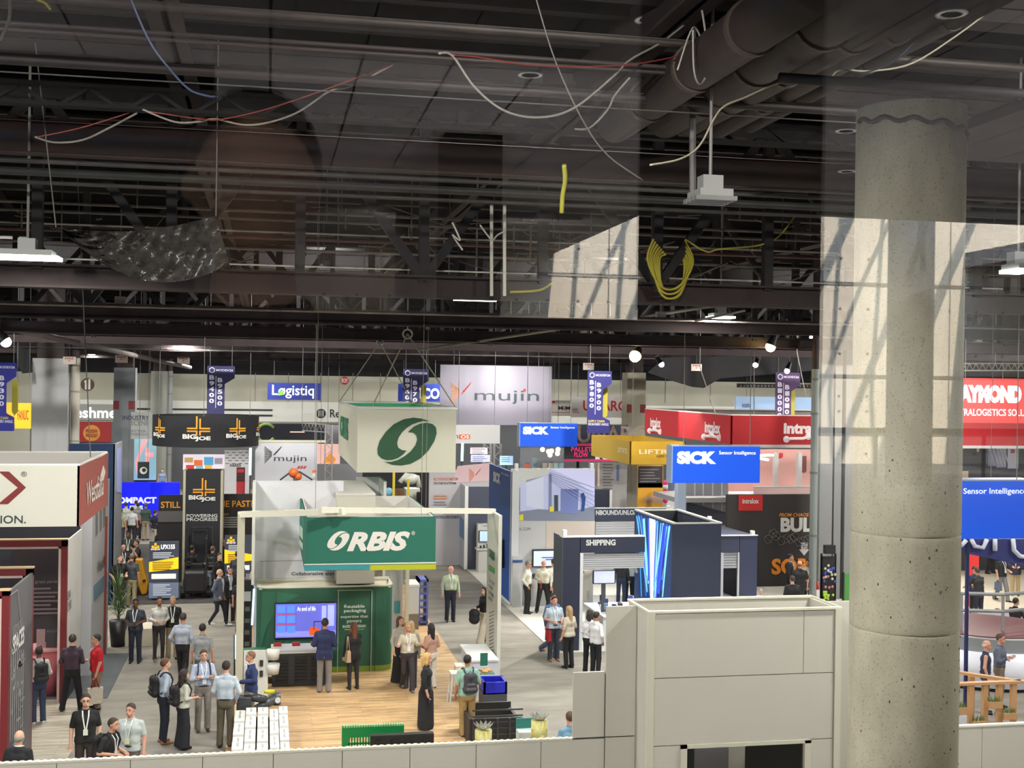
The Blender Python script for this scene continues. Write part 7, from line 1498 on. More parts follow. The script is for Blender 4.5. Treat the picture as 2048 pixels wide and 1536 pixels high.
# ocado and other far right banners
t, f = board('hanging_banner', 'pale blue glowing banner above the red box sign', 'banner', 66, (1472, 794, 1642, 823), (170, 200, 236), .2, em=.5, hang=True); text(f, 'ocado', 1484, 805, 1500, 815, M((50, 60, 110)), t, .02)
t, f = board('light_truss', 'dark lighting truss with small lamps above the pale blue banner', 'truss', 66, (1476, 768, 1640, 776), (36, 36, 36), .2, hang=True); mb = MB()
for k in range(22): f.rect(1480+k*7, 770, 1483+k*7, 774, .02, .02, mb)
obj('lattice_gap', mb, M((130, 132, 126)), t)
# ------------------------------------------------------------- right edge
t, f = board('hanging_sign', 'bright red hanging sign with big white capitals at the right edge', 'hanging sign', 40, (1910, 757, 2075, 846), (224, 52, 52), .3, em=.4, hang=True); text(f, 'RAYMOND', 1905, 770, 2043, 806, M((245, 235, 235), em=.6), t, .1); text(f, 'INTRALOGISTICS SOLUTIONS', 1905, 818, 2090, 832, M((245, 225, 225), em=.5), t, .02); 
t, f = board('hanging_sign', 'smaller red sign partly hidden below the bright red one at the right edge', 'hanging sign', 52, (1995, 846, 2070, 888), (216, 40, 48), .3, em=.3, hang=True); text(f, 'RAYMOND', 1980, 848, 2032, 860, M((240, 225, 225), em=.4), t, .08); text(f, 'LOGISTICS SOLUTIONS', 1998, 868, 2060, 877, M((240, 215, 215)), t, .02)
t = thing('light_truss', 'silver box truss above the bright red sign at the right edge', 'truss', PY(1990, 740, 46)); mb = MB(); a = PY(1900, 727, 46); b = PY(2080, 727, 46); c = PY(1900, 741, 46); d = PY(2080, 741, 46)
for p, q in ((a, b), (c, d)): mb.tube([p, q], .035, 6)
for k in range(14): mb.tube([a.lerp(b, k/14), c.lerp(d, (k+.5)/14), a.lerp(b, (k+1)/14)], .02, 4)
mb.tube([a.lerp(b, .5), a.lerp(b, .5)+Vector((0, 0, 3.6))], .02, 4); obj('lattice', mb, M((170, 172, 164), .4), t)
t, f = board('booth_wall', 'dark grey booth wall with framed lattice pictures at the right edge', 'booth wall', 48, (1905, 868, 2075, 985), (66, 66, 72), .2, floor=True)
for bx, c in (((1976, 893, 1993, 932), (120, 130, 160)), ((1993, 895, 2012, 935), (150, 156, 184)), ((2015, 896, 2036, 937), (200, 204, 224))): deco(t, f, 'picture', bx, c, .15)
mb = MB()
for k in range(5): f.poly([(1977+k*7, 893), (1979+k*7, 893), (1990+k*7, 932), (1988+k*7, 932)], .04, .006, True, mb); f.poly([(2016, 935-k*8), (2018, 935-k*8), (2035, 905-k*2), (2033, 905-k*2)], .04, .006, True, mb)
obj('lattice_print', mb, M((220, 220, 230)), t); obj('red_spot', f.rect(2020, 898, 2028, 906, .05), M((190, 50, 60)), t); deco(t, f, 'cream_band', (1905, 942, 1936, 985), (206, 190, 160)); deco(t, f, 'navy_band', (1936, 946, 1998, 985), (50, 54, 70)); deco(t, f, 'ring_mark', (1953, 895, 1958, 904), (210, 210, 210))
t = thing('fabric_ring', 'large dark blue fabric sign with white curved letters under the right blue sign', 'hanging sign', PY(1990, 1120, 27)); f = FY(27); obj('fabric', f.poly([(1915, 1078), (2080, 1078), (2080, 1138), (1915, 1103)], 0, .06), M((40, 44, 110), .6, em=.1), t)
mb = MB()
for pts in ([(1915, 1082), (1922, 1090), (1930, 1080)], [(1940, 1078), (1948, 1092), (1964, 1095), (1972, 1078)], [(1988, 1078), (1988, 1101)], [(2024, 1078), (2026, 1100), (2038, 1112), (2056, 1114)]): mb.tube([f.pt(*f.hit(*q), .04) for q in pts], .055, 6)
obj('lettering', mb, M((220, 224, 236), em=.1), t, smooth=True); a = PY(1935, 1100, 27); obj('blue_pole', MB().tube([(a.x, 27, 0), (a.x, 27, a.z+.3)], .05, 10), M((30, 38, 90)), t)
q = PY(2080, 1078, 27); obj('suspension_wire', MB().tube([(a.x+.6, 27, a.z+.3), (a.x+.6, 27, 12.4)], .01, 4), M((120, 118, 112)), t)
t, f = board('display_board', 'upright bright red panel behind the man in the black jacket at the right', 'panel', 40, (1939, 1098, 1958, 1150), (220, 50, 48), .2, floor=True)
t = thing('glass_counter', 'grey framed glass counter with a round white glowing base', 'counter', PZ(2030, 1330, 0)); p = PZ(2040, 1392, 0); cm1 = (p.x+.4, p.y+2.2)
obj('white_base', MB().cyl(cm1[0], cm1[1], .1, 1.0, 2.0, 48), M((222, 222, 232), .4, em=.15), t, smooth=True); obj('black_plinth', MB().cyl(cm1[0], cm1[1], 0, .1, 1.9, 48), M((24, 24, 26)), t); obj('grey_shelf', MB().cyl(cm1[0], cm1[1], 1.0, 1.35, 1.9, 48), M((140, 144, 146), .4), t); obj('red_top', MB().cyl(cm1[0], cm1[1], 1.35, 1.38, 1.7, 40), M((110, 70, 76), .3), t)
mb = MB()
for z in (1.9, 2.35):
    mb.tube([(cm1[0]+2.1*math.cos(a), cm1[1]+1.3+2.1*math.sin(a), z) for a in [math.pi*(1.0+i/6) for i in range(7)]], .05, 6)
for a in [math.pi*(1.0+i/6) for i in range(7)]: mb.tube([(cm1[0]+2.1*math.cos(a), cm1[1]+1.3+2.1*math.sin(a), 1.3), (cm1[0]+2.1*math.cos(a), cm1[1]+1.3+2.1*math.sin(a), 2.35)], .04, 6)
obj('frame_rail', mb, M((150, 154, 156), .4), t)
t = thing('display_table', 'black display table with parts beside the man in the black jacket', 'table', PZ(1960, 1240, .9)); a = PZ(1938, 1222, .9); obj('top', B(a.x, a.x+2.6, a.y-1.2, a.y, .86, .92), M((150, 154, 160), .3), t); obj('body', B(a.x+.05, a.x+2.5, a.y-1.15, a.y-.05, .02, .86), M((28, 28, 32)), t)
mb = MB(); random.seed(6)
for k in range(12): x = random.uniform(a.x+.6, a.x+1.9); y_ = random.uniform(a.y-1, a.y-.2); mb.box(x, x+.1, y_, y_+.08, .92, .92+random.uniform(.03, .12))
obj('parts', mb, M((110, 96, 90)), t, kind='stuff')
# timber planter rail
wd = M((196, 150, 104), .6); t = thing('planter_fence', 'pine timber fence with hanging grass boxes at the right', 'fence', PZ(1980, 1460, 0)); Yp = PZ(2000, 1363, 1.15).y; x1 = PY(2034, 1363, Yp).x; x0 = x1-3.2
obj('front_rail', B(x0, x1+.18, Yp-.08, Yp+.08, 1.1, 1.16), wd, t); q = PZ(1920, 1318, 1.15); obj('side_rail', MB().bar((x1+.1, Yp, 1.13), (x1-3.0, Yp+3.4, 1.13), .14, .06), wd, t)
for k in range(9): x = x1-.06-k*.36; obj('post', B(x-.09, x+.03, Yp-.05, Yp+.05, .02, 1.1), wd, t)
for k in range(7): x = x1-.25-k*.42; y_ = Yp+.2+k*.48; obj('post', B(x-.09, x+.03, y_, y_+.09, .02, 1.1), M((176, 128, 84), .6), t)
gr = M((86, 120, 56), .7); 
for k, (dx, z) in enumerate(((-.25, .45), (-.62, .72), (-1.02, .3), (-1.5, .62), (-1.9, .35))):
    x = x1+dx; bx = obj('planter_box', B(x-.17, x+.17, Yp-.16, Yp-.02, z-.14, z), wd, t); mb = MB(); random.seed(k)
    for j in range(60): xx = x+random.uniform(-.15, .15); yy = Yp-.09+random.uniform(-.05, .05); hh = random.uniform(.08, .18); dxx = random.uniform(-.03, .03); mb.add([(xx-.006, yy, z), (xx+.006, yy, z), (xx+dxx, yy+random.uniform(-.02, .02), z+hh)], [(0, 1, 2)])
    ORG[bx.name] = ORG[t.name]; obj('grass', mb, gr, bx, kind='stuff')
t, f = board('small_white_sign', 'small white card at the foot of the timber fence', 'card', Yp-.4, (1918, 1432, 1934, 1453), (210, 210, 214), .02, floor=True)
# ================================================================ the people
LW = ((232, 232, 228), (226, 226, 208)); BK = (26, 26, 30); KH = (176, 156, 122)
gp = dict
# front left
person(('h', 38, 1462), 1.74, 165, 'grey haired person in a dark suit jacket at the very bottom left corner', 'blazer', BK, hair='fringe', hc=(150, 146, 140), bc=BK, jacket=(225, 225, 228))
person(('h', 172, 1388), 1.84, 8, 'person with glasses in a black polo shirt and white lanyard, bottom left', 'short', (28, 28, 30), 'trousers', (54, 44, 38), hc=(60, 46, 36), arms='dd', lany=LW, glasses=True, skin='l')
i = person(('h', 214, 1434), 1.72, 62, 'person in a black shirt leaning in beside the lanyard wearer with glasses', 'short', (34, 34, 36), 'trousers', (40, 40, 44), hc=(52, 40, 34), arms='ff', lean=.18, lany=((220, 220, 216), (200, 200, 196)), skin='t'); backpack(i, 'black backpack on the person leaning in at the bottom left', (24, 24, 27))
person(('h', 262, 1407), 1.76, -12, 'stocky person in a pale untucked shirt with yellow name badge, bottom left', 'short', (186, 194, 192), 'trousers', (120, 110, 100), hc=(58, 50, 44), arms='dd', fat=1.18, lany=((214, 220, 216), (232, 232, 190)), skin='r', head=-14)
i = person(('f', 143, 1424), 1.80, 172, 'person in a dark plum sweater seen from behind near the maroon portals', 'long', (62, 46, 60), 'trousers', (16, 16, 18), hc=(58, 44, 34), arms='ff', legs='d', shoe=(40, 28, 24), belt=False); handitem(i, -1, 'folder', 'grey folder held by the person in the plum sweater', 'folder', (.24, .02, .32), (176, 176, 184), (0.06, -.1, .04))
i = person(('f', 192, 1418), 1.76, -72, 'person in a bright red polo shirt and khaki trousers by the grey tower', 'short', (196, 22, 40), 'trousers', (132, 112, 92), hair='short', hc=(46, 36, 30), arms='df', fat=1.14, lany=((236, 200, 200), (220, 214, 214)), skin='r'); tote(i, 1, 'cream canvas tote with red handles held by the person in the red polo', (206, 196, 180), (176, 30, 50), (.36, .14, .38), .24)
i = person(('f', 76, 1447), 1.72, 205, 'person in white with jeans and a black backpack half hidden by a portal post', 'long', (190, 190, 184), 'jeans', (34, 48, 74), hc=(24, 22, 22), arms='ff', shoe=(205, 200, 196), belt=False, skin='d'); backpack(i, 'black backpack behind the middle portal post', (24, 26, 28))
i = person(('f', 270, 1326), 1.76, -6, 'person in a slate tee reading a tablet, left aisle', 'short', (52, 60, 72), 'jeans', (34, 42, 58), hc=(26, 22, 22), arms='ff', lany=LW, skin='d', legs='s', fat=1.1, head=6); handitem(i, 1, 'tablet', 'dark tablet held by the person in the slate tee', 'tablet', (.26, .18, .012), (40, 38, 40), (-.1, 0, .02), .5)
person(('f', 317, 1322), 1.77, 14, 'person in a white shirt looking down beside the tablet reader', 'long', (214, 212, 206), 'slim', (48, 40, 44), hc=(36, 32, 32), arms='ff', skin='m', head=0, shoe=(150, 120, 90), belt=False)
person(('f', 344, 1318), 1.74, 4, 'blond person in a black tee with white lanyard and khaki trousers', 'short', (26, 28, 30), 'trousers', (146, 130, 102), hc=(186, 150, 104), arms='db', lany=LW, skin='l', head=-8)
person(('f', 364, 1367), 1.80, 168, 'person in a light grey dress shirt and black trousers seen from behind, left aisle', 'long', (160, 166, 180), 'trousers', (18, 18, 22), hc=(60, 50, 44), arms='pd', skin='t', legs='w')
person(('h', 405, 1248), 1.78, 176, 'dark haired person in a grey tee seen from behind, left aisle', 'short', (140, 142, 144), 'trousers', (90, 88, 84), hc=(18, 18, 20), arms='dd', skin='t')
i = person(('f', 327, 1487), 1.82, 112, 'person in a pale blue shirt with a large black backpack on brown shoes', 'long', (176, 188, 206), 'slim', (26, 32, 48), hc=(88, 62, 44), arms='pp', shoe=(140, 92, 56), skin='l', lany=((230, 230, 230), (230, 230, 226))); backpack(i, 'large black backpack on the person with brown shoes', (26, 24, 28))
i = person(('f', 365, 1497), 1.66, 118, 'long haired person in a cream tee and wide black trousers taking notes', 'three', (198, 198, 186), 'wide', (30, 32, 40), hair='xlong', hc=(44, 32, 28), arms='ff', fem=True, skin='l'); backpack(i, 'small black backpack on the long haired note taker', (22, 22, 26)); handitem(i, 1, 'notebook', 'dark notebook held by the long haired note taker', 'notebook', (.2, .15, .015), (40, 36, 36), (-.08, -.02, .02))
i = person(('f', 405, 1462), 1.80, 12, 'person with crossed arms in a pale blue shirt, backpack straps and grey trousers', 'long', (182, 194, 222), 'trousers', (136, 130, 124), hc=(60, 44, 36), arms='cc', shoe=(110, 66, 46), skin='l', lany=((236, 238, 240), (236, 236, 240))); backpack(i, 'backpack of the person with crossed arms', (40, 46, 52))
i = person(('f', 450, 1494), 1.82, 172, 'person in a pale shirt and olive trousers seen from behind beside the frame post', 'long', (188, 200, 214), 'trousers', (94, 86, 70), hc=(40, 32, 28), arms='fp', skin='l'); handitem(i, 1, 'folder', 'black folder under the arm of the person in olive trousers', 'folder', (.02, .22, .3), (22, 22, 26), (.1, .12, 0))
person(('h', 503, 1303), 1.76, -78, 'person in a blue blazer standing at the robot arm behind the left frame post', 'blazer', (46, 60, 104), 'trousers', (120, 116, 112), hc=(126, 92, 66), arms='fd', jacket=(222, 222, 226), skin='r')
# around the green booth
person(('f', 648, 1386), 1.86, 172, 'person in a navy blazer and grey trousers seen from behind at the TV', 'blazer', (34, 44, 84), 'trousers', (130, 126, 124), hc=(50, 40, 34), arms='ff', jacket=(34, 44, 84), shoe=(90, 52, 46), skin='m')
i = person(('f', 706, 1380), 1.70, 196, 'auburn haired person in black reading papers before the slogan panel', 'blazer', (24, 24, 28), 'slim', (38, 38, 44), hair='long', hc=(112, 66, 42), arms='dt', fem=True, jacket=(24, 24, 28), skin='l'); handitem(i, -1, 'paper_sheet', 'white papers held before the slogan panel', 'paper', (.30, .02, .24), (226, 224, 224), (0, 0, .03)); tote(i, -1, 'cream leather shoulder bag of the auburn haired person', (188, 166, 136), (176, 150, 120), (.3, .12, .3), .34, 'shoulder_bag', False, (.19, .05, 1.42))
person(('f', 814, 1382), 1.73, 6, 'blond person in a cream cardigan and black jumpsuit gesturing with both hands', 'long', (206, 196, 176), 'trousers', (58, 54, 60), hair='long', hc=(178, 146, 104), arms='gg', fem=True, legs='w', lany=((236, 236, 234), (240, 240, 240)), skin='r', shoe=(110, 104, 104), head=10, belt=False)
i = person(('f', 798, 1366), 1.72, 30, 'dark blond person in a striped cream cardigan behind the gesturing one', 'long', (206, 202, 190), 'wide', (26, 26, 30), hair='bob', hc=(92, 70, 54), arms='dd', fem=True, skin='l'); tote(i, 1, 'dark blue tote bag hanging between the two talking people', (28, 34, 48), (28, 32, 44), (.34, .14, .4), .1)
person(('h', 822, 1243), 1.72, 175, 'person with long blond hair seen from behind the striped cardigan', 'long', (150, 150, 140), 'trousers', (60, 60, 66), hair='long', hc=(186, 160, 116), arms='dd', fem=True)
person(('f', 861, 1378), 1.66, 210, 'black haired person in a dusty pink top and white trousers', 'long', (178, 140, 124), 'trousers', (214, 208, 200), hair='long', hc=(22, 20, 22), arms='ff', fem=True, skin='m', belt=False)
i = person(('f', 851, 1462), 1.74, 78, 'blond person in a long black dress holding a phone on the wood floor', 'three', (24, 27, 34), 'skirt', (24, 27, 34), hair='bob', hc=(204, 168, 104), arms='dd', fem=True, skin='t', shoe=(170, 150, 120)); handitem(i, -1, 'smartphone', 'phone with bright screen in the hand of the person in the black dress', 'phone', (.085, .012, .16), (60, 60, 100), (0, -.01, -.02), 0, 0, .4)
i = person(('f', 934, 1474), 1.80, 186, 'bearded person in a mint polo and khaki trousers seen from behind at the counter', 'short', (140, 180, 166), 'trousers', (168, 140, 92), hc=(24, 22, 24), arms='df', fat=1.12, skin='m', head=-40); backpack(i, 'grey backpack on the person in the mint polo', (58, 58, 66)) 
person(('f', 900, 1243), 1.82, 4, 'white haired person in a pale green shirt walking down the central aisle', 'long', (170, 184, 156), 'trousers', (30, 34, 50), hair='fringe', hc=(214, 206, 196), arms='dd', fat=1.16, lany=LW, skin='r', head=-30)
i = person(('f', 968, 1288), 1.70, -60, 'person in a black jacket and cream trousers half hidden by the right frame post', 'long', (26, 26, 30), 'wide', (196, 186, 166), hc=(30, 26, 26), arms='df', legs='w', fem=True, belt=False, hair='bob'); tote(i, -1, 'black shoulder bag behind the right frame post', (24, 24, 28), (24, 24, 26), (.32, .12, .26), .1, blobby=True)
# blue booth
person(('f', 1054, 1228), 1.80, 60, 'glasses wearer in a white shirt with hands in pockets, left of three at the television', 'long', (224, 220, 206), 'trousers', (24, 24, 28), hc=(110, 104, 100), arms='pp', glasses=True, skin='t')
i = person(('f', 1086, 1226), 1.80, -14, 'bearded balding person in a white shirt holding a red folder', 'long', (220, 216, 196), 'trousers', (24, 24, 28), hair='fringe', hc=(150, 140, 130), arms='df', legs='d', fat=1.12, skin='r'); handitem(i, -1, 'folder', 'bright red folder held in the white shirted group', 'folder', (.02, .16, .26), (220, 60, 50), (0, -.02, -.1))
person(('f', 1106, 1224), 1.82, 190, 'person in a white shirt seen from behind partly hidden by the navy gate post', 'long', (224, 222, 212), 'trousers', (34, 36, 44), hc=(56, 52, 50), arms='ff', legs='d', skin='t')
i = person(('f', 1107, 1322), 1.82, 6, 'person in a light blue shirt with a red shoulder bag checking a phone', 'short', (176, 194, 210), 'jeans', (46, 52, 64), hc=(60, 44, 38), arms='ff', fat=1.1, lany=LW, skin='r', shoe=(150, 96, 60)); tote(i, -1, 'red shoulder bag on the person in the light blue shirt', (176, 30, 48), (176, 30, 48), (.3, .12, .32), .62, 'shoulder_bag', False, (-.16, .0, 1.46)); handitem(i, 1, 'smartphone', 'dark phone in front of the light blue shirt', 'phone', (.08, .15, .012), (24, 24, 26), (-.05, 0, .02))
person(('f', 1104, 1316), 1.84, 20, 'person with glasses in a blue top standing behind the light blue shirt', 'long', (88, 112, 156), 'jeans', (84, 104, 134), hc=(66, 48, 40), arms='dd', glasses=True, skin='r', shoe=(140, 86, 50), legs='k')
person(('f', 1137, 1336), 1.70, 208, 'long haired blond person in a beige blouse and black trousers by the navy gate', 'short', (190, 182, 164), 'trousers', (22, 22, 26), hair='xlong', hc=(170, 140, 104), arms='df', fem=True, skin='l', belt=False)
person(('f', 1178, 1347), 1.72, 150, 'dark haired person in a white blouse leaning by the cream panel wall', 'long', (226, 224, 228), 'trousers', (20, 20, 24), hair='bob', hc=(48, 38, 38), arms='ff', fem=True, skin='t', belt=False)
person(('f', 1191, 1352), 1.72, 120, 'short haired person in a white shirt and glasses beside the cream panel wall', 'long', (228, 226, 230), 'trousers', (26, 26, 32), hc=(44, 34, 32), arms='pp', glasses=True, skin='m', belt=False, shirt_in=False)
person(('f', 1258, 1210), 1.80, 175, 'person in a cream shirt and black trousers seen from behind inside the navy gate', 'long', (214, 208, 184), 'trousers', (24, 24, 28), hc=(50, 44, 40), arms='ff', h=.02)
person(('f', 1242, 1212), 1.80, 150, 'person in a dark top and jeans inside the navy gate', 'long', (50, 50, 50), 'jeans', (50, 60, 84), hc=(50, 44, 40), arms='dd', h=.02)
# beyond the tall panel box
person(('h', 1522, 1178), 1.30, -20, 'seated grey haired person in white looking over the panel box edge', 'long', (220, 214, 200), 'trousers', (40, 40, 44), hc=(190, 186, 180), skin='r', h=.018)
person(('h', 1556, 1192), 1.28, 0, 'bald person whose crown just shows over the panel box edge', 'long', (220, 214, 200), 'trousers', (40, 40, 44), hair='bald', skin='r', h=.02)
person(('h', 1580, 1108), 1.84, 60, 'dark haired person in a black suit by the orange lettering', 'blazer', (26, 26, 28), 'trousers', BK, hc=(30, 24, 24), jacket=(205, 200, 196), arms='dd', skin='t')
person(('h', 1600, 1122), 1.84, 168, 'bald person in a black polo seen from behind by the orange lettering', 'short', (22, 22, 26), 'trousers', BK, hair='fringe', hc=(120, 100, 90), arms='dd', fat=1.16, skin='r')
person(('h', 1616, 1119), 1.78, -50, 'person with crossed arms in a white shirt left of the grey pipe', 'long', (222, 218, 208), 'trousers', (20, 20, 24), hc=(28, 24, 24), arms='cc', skin='m')
person(('h', 1585, 1152), 1.76, 178, 'person in a black jacket seen from behind, nearest the panel box edge', 'blazer', (28, 28, 28), 'trousers', BK, hc=(60, 44, 40), jacket=(190, 190, 196), arms='dd', fat=1.2, skin='r')
# black and yellow booth
i = person(('f', 383, 1190), 1.80, 160, 'person all in black with a black backpack left of the black tower door', 'short', (24, 25, 28), 'trousers', (20, 21, 24), hc=(30, 26, 24), arms='dd', shoe=(200, 200, 196), skin='m', belt=False); backpack(i, 'black backpack with yellow tag left of the tower door', (30, 31, 33))
i = person(('f', 424, 1192), 1.80, 172, 'person in a black tee and pale jeans with backpack at the tower door', 'short', (24, 25, 28), 'jeans', (150, 160, 172), hc=(100, 76, 58), arms='fd', skin='r', belt=False); backpack(i, 'black backpack above pale jeans', (32, 33, 36)); handitem(i, 1, 'paper_bag', 'cream paper bag carried by the person in pale jeans', 'bag', (.10, .26, .32), (206, 186, 146), (0, 0, -.22))
person(('h', 438, 1106), 1.78, 50, 'black haired person in a black shirt right of the pale jeans', 'long', (22, 22, 26), 'trousers', (24, 24, 28), hc=(18, 18, 20), skin='l', arms='dd')
person(('f', 437, 1252), 1.80, 70, 'bald bearded person in a grey blue blazer and white shoes', 'blazer', (88, 98, 120), 'slim', (34, 36, 44), hair='fringe', hc=(190, 176, 160), arms='dp', shoe=(226, 224, 220), skin='l', jacket=(214, 214, 220), legs='w')
person(('f', 459, 1246), 1.80, 10, 'person in a dark suit with pale tie and lanyard facing the blue grey blazer', 'blazer', (34, 34, 38), 'trousers', (26, 26, 30), hc=(34, 28, 26), jacket=(196, 204, 224), arms='dd', skin='r', shoe=(110, 76, 52), lany=((214, 214, 220), (214, 214, 220)))
person(('h', 484, 1150), 1.80, 176, 'person in a navy tee seen from behind the left frame post', 'short', (30, 34, 48), 'trousers', (28, 30, 38), hc=(60, 50, 46), arms='dd', fat=1.1, skin='r')
person(('h', 506, 1143), 1.68, -20, 'smiling blond person with lanyard right of the left frame post', 'long', (34, 36, 44), 'trousers', (30, 30, 36), hair='long', hc=(220, 196, 150), arms='dd', fem=True, lany=LW, skin='l')
person(('h', 475, 1103), 1.80, 160, 'person in a dark coat before the glowing yellow band display', 'long', (50, 50, 54), 'trousers', (30, 30, 34), hc=(40, 34, 32), arms='dd')
person(('h', 447, 1078), 1.80, 60, 'bald person in black beside the glowing yellow band display', 'short', (28, 28, 30), 'trousers', (28, 28, 32), hair='bald', arms='dd', skin='r')
person(('h', 470, 1053), 1.76, 0, 'person with a cap behind the glowing yellow band display', 'long', (46, 48, 52), 'trousers', (30, 30, 34), hair='cap', hc=(30, 34, 40), arms='dd', skin='m', h=.02)
person(('h', 505, 1050), 1.68, -40, 'curly haired person in grey behind the yellow band display', 'long', (150, 150, 150), 'trousers', (60, 60, 64), hair='bob', hc=(60, 44, 38), arms='dd', fem=True, h=.02)
person(('h', 240, 1110), 1.82, 30, 'crop haired person in a black polo with badge behind the spiky plant', 'short', (26, 26, 28), 'trousers', (60, 60, 66), hc=(90, 80, 74), arms='fp', skin='l', lany=((60, 60, 60), (214, 212, 206)))
person(('f', 262, 1214), 1.82, 168, 'person in a charcoal polo and khaki trousers seen from behind at the yellow machine', 'short', (64, 68, 74), 'trousers', (180, 162, 130), hc=(110, 92, 78), arms='dd', skin='r', head=30)
person(('h', 274, 1080), 1.78, -60, 'person in a black shirt pointing with raised hand beside the yellow machine', 'short', (28, 28, 32), 'trousers', (40, 40, 44), hc=(70, 54, 46), arms='uf', lany=LW, skin='t')
person(('h', 247, 1089), 1.74, 20, 'balding person with striped lanyard left of the pointing one', 'short', (46, 44, 48), 'trousers', (40, 40, 44), hair='fringe', hc=(120, 104, 92), arms='ff', lany=LW, skin='r')
person(('h', 257, 1064), 1.78, 0, 'person in a dark green shirt with white lanyard behind the pointing one', 'short', (42, 58, 54), 'trousers', (36, 38, 42), hc=(30, 26, 26), arms='dd', lany=LW, skin='d')
person(('h', 322, 1056), 1.72, -10, 'person in black in front of the black forklift', 'long', (22, 22, 25), 'trousers', (24, 24, 28), hc=(40, 32, 30), arms='ff', skin='r')
person(('h', 360, 1064), 1.76, -30, 'person in a red hooded top beside the left glowing yellow band display', 'long', (170, 30, 44), 'trousers', (40, 30, 34), hair='short', hc=(60, 44, 40), arms='dd', skin='r')
for x, y, hgt, fc, tc, bc, hc, lab, extra in ((264, 1014, 1.78, 180, (190, 190, 194), (44, 42, 40), (24, 24, 26), 'person in a white shirt seen from behind watching the blue video wall', ''),
    (242, 1018, 1.74, 150, (150, 156, 124), (60, 60, 60), (70, 50, 46), 'person in a pale green shirt leaning beside the blue video wall', ''),
    (292, 1006, 1.80, 170, (66, 84, 74), (170, 156, 134), (92, 78, 68), 'person in a green tee and khaki trousers with a blue tote before the video wall', 'tote'),
    (310, 1020, 1.78, 130, (38, 40, 58), (190, 180, 160), (60, 44, 38), 'person in a navy tee with folded arms right of the green tee', ''),
    (276, 1006, 1.76, 180, (130, 130, 132), (40, 40, 44), (40, 34, 32), 'person in a grey top between the white shirt and the green tee', ''),
    (252, 1005, 1.76, 175, (180, 190, 176), (60, 60, 70), (40, 50, 60), 'far person in pale clothes close under the blue video wall', ''),
    (272, 1001, 1.74, 175, (190, 196, 200), (60, 60, 70), (50, 50, 60), 'farthest person under the letters of the blue video wall', '')):
    i = person(('h', x, y), hgt, fc, lab, 'short', tc, 'trousers', bc, hc=hc, arms='df' if extra else 'dd', h=.022, belt=False, face_on=False, skin='r')
    if extra: tote(i, -1, 'blue tote bag with white patch before the video wall', (30, 50, 140), (30, 50, 140), (.36, .1, .36), .1)
person(('h', 325, 938), 1.76, 0, 'person in pale blue seated at a far counter left of the bright cartoon screen', 'short', (130, 150, 190), 'trousers', (30, 30, 34), hc=(50, 40, 36), h=.025, face_on=False, z=.0)
person(('h', 466, 936), 1.78, -60, 'person in a white tee behind the black tower', 'short', (196, 202, 214), 'trousers', (40, 40, 44), hc=(40, 32, 30), h=.025, face_on=False)
person(('h', 458, 950), 1.76, 60, 'person in black reaching forward behind the black tower', 'short', (26, 26, 30), 'trousers', (30, 30, 34), hc=(30, 26, 26), arms='tt', h=.025, face_on=False)
person(('h', 463, 975), 1.76, 0, 'person in black whose head shows over the dark wall with amber words', 'short', (30, 30, 32), 'trousers', (30, 30, 34), hair='fringe', hc=(120, 96, 80), h=.022)
person(('h', 493, 934), 1.74, 180, 'person in pale blue beside the glowing cyan tube', 'short', (186, 200, 220), 'trousers', (40, 40, 44), hc=(70, 56, 48), h=.025, face_on=False)
for x, y, hgt, fc, tc, hc, lab in ((1204, 966, 1.72, 10, (70, 72, 78), (60, 44, 40), 'person behind the navy counter, leftmost of the far crowd'), (1223, 960, 1.84, -20, (176, 170, 164), (34, 28, 28), 'tall person in a pale patterned shirt in the far crowd'), (1234, 966, 1.78, 150, (150, 150, 190), (70, 50, 42), 'person in a lavender shirt in the far crowd'), (1245, 974, 1.80, 178, (160, 178, 214), (70, 66, 66), 'person in a light blue shirt seen from behind, nearest of the far crowd')):
    person(('h', x, y), hgt, fc, lab, 'long', tc, 'trousers', (196, 184, 160) if x == 1245 else (60, 60, 66), hc=hc, arms='ff', h=.022, face_on=False)
person(('h', 1283, 1003), 1.6, -30, 'person whose head shows beside the grey column under the yellow box sign', 'long', (60, 50, 50), hc=(90, 50, 44), h=.025, face_on=False)
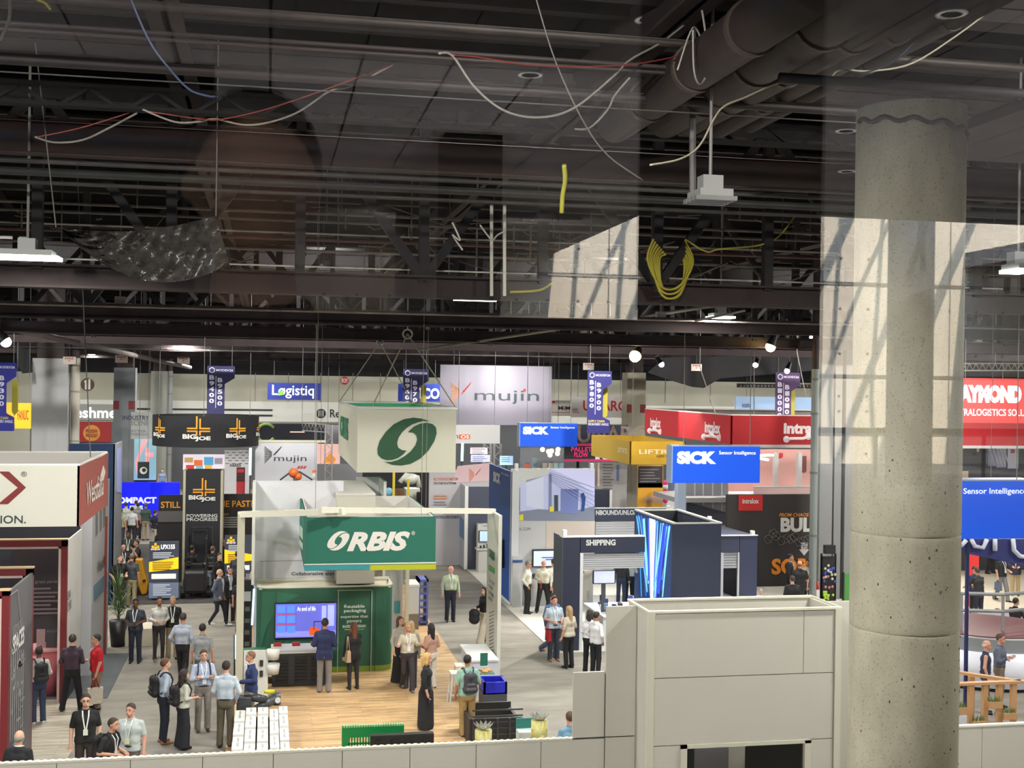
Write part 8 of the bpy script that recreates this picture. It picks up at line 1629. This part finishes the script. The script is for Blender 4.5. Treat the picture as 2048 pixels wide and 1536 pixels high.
# far right
person(('h', 1972, 1281), 1.76, 60, 'white haired person with glasses in a navy vest behind the timber fence', 'vest', (34, 48, 74), 'trousers', (70, 66, 60), hair='fringe', hc=(206, 198, 190), arms='dd', glasses=True, skin='r')
person(('h', 2000, 1268), 1.82, 40, 'bearded person with crossed arms in a grey blue shirt behind the timber fence', 'long', (96, 104, 122), 'trousers', (120, 108, 92), hc=(84, 56, 42), arms='cc', skin='r')
person(('h', 1959, 1136), 1.80, 190, 'person in a black jacket leaning over the display table at the right', 'long', (34, 34, 38), 'jeans', (36, 40, 60), hc=(60, 52, 48), arms='tt', lean=.15, skin='r')
person(('h', 1949, 1133), 1.74, 10, 'person in navy facing the black jacket at the display table', 'short', (40, 50, 84), 'trousers', (30, 30, 40), hc=(40, 30, 28), arms='ff', skin='r')
i = person(('f', 2003, 1203), 1.80, 14, 'person in a black polo and grey trousers with a bag at the upper right crowd', 'short', (28, 28, 34), 'trousers', (120, 120, 124), hc=(50, 40, 36), arms='fd', lany=LW, skin='r', legs='w'); tote(i, -1, 'grey blue bag carried by the person in grey trousers', (90, 104, 130), (80, 90, 110), (.3, .12, .3), .1)
person(('f', 2030, 1192), 1.80, -30, 'person in a navy blazer and khaki trousers at the right edge crowd', 'blazer', (38, 44, 66), 'trousers', (176, 154, 116), hc=(60, 46, 40), jacket=(220, 216, 214), arms='ff', skin='r')
person(('f', 1980, 1148), 1.80, 20, 'person in black trousers whose legs show under the dark blue fabric sign', 'long', (40, 40, 46), 'trousers', (26, 26, 30), hc=(50, 40, 36), skin='r', legs='d', h=.02)
person(('h', 2031, 1196), 1.72, 100, 'dark haired person in black seen from behind the glass counter', 'long', (28, 28, 34), 'trousers', (30, 30, 34), hc=(36, 28, 28), arms='tt', skin='t')
person(('h', 1141, 1424), 1.74, 185, 'person in a light blue tee cut off by the cream panel at the bottom', 'short', (110, 150, 176), 'jeans', (50, 70, 160), hc=(80, 60, 50), skin='r')
# the one taking the photograph, mirrored softly in the glass
person(('w', -.02, -.62, 6.3), 1.88, 180, 'person in dark clothes standing behind the glass in the lobby', 'long', (40, 20, 22), 'trousers', (20, 20, 24), hc=(20, 18, 18), arms='dd', h=.02, face_on=False)
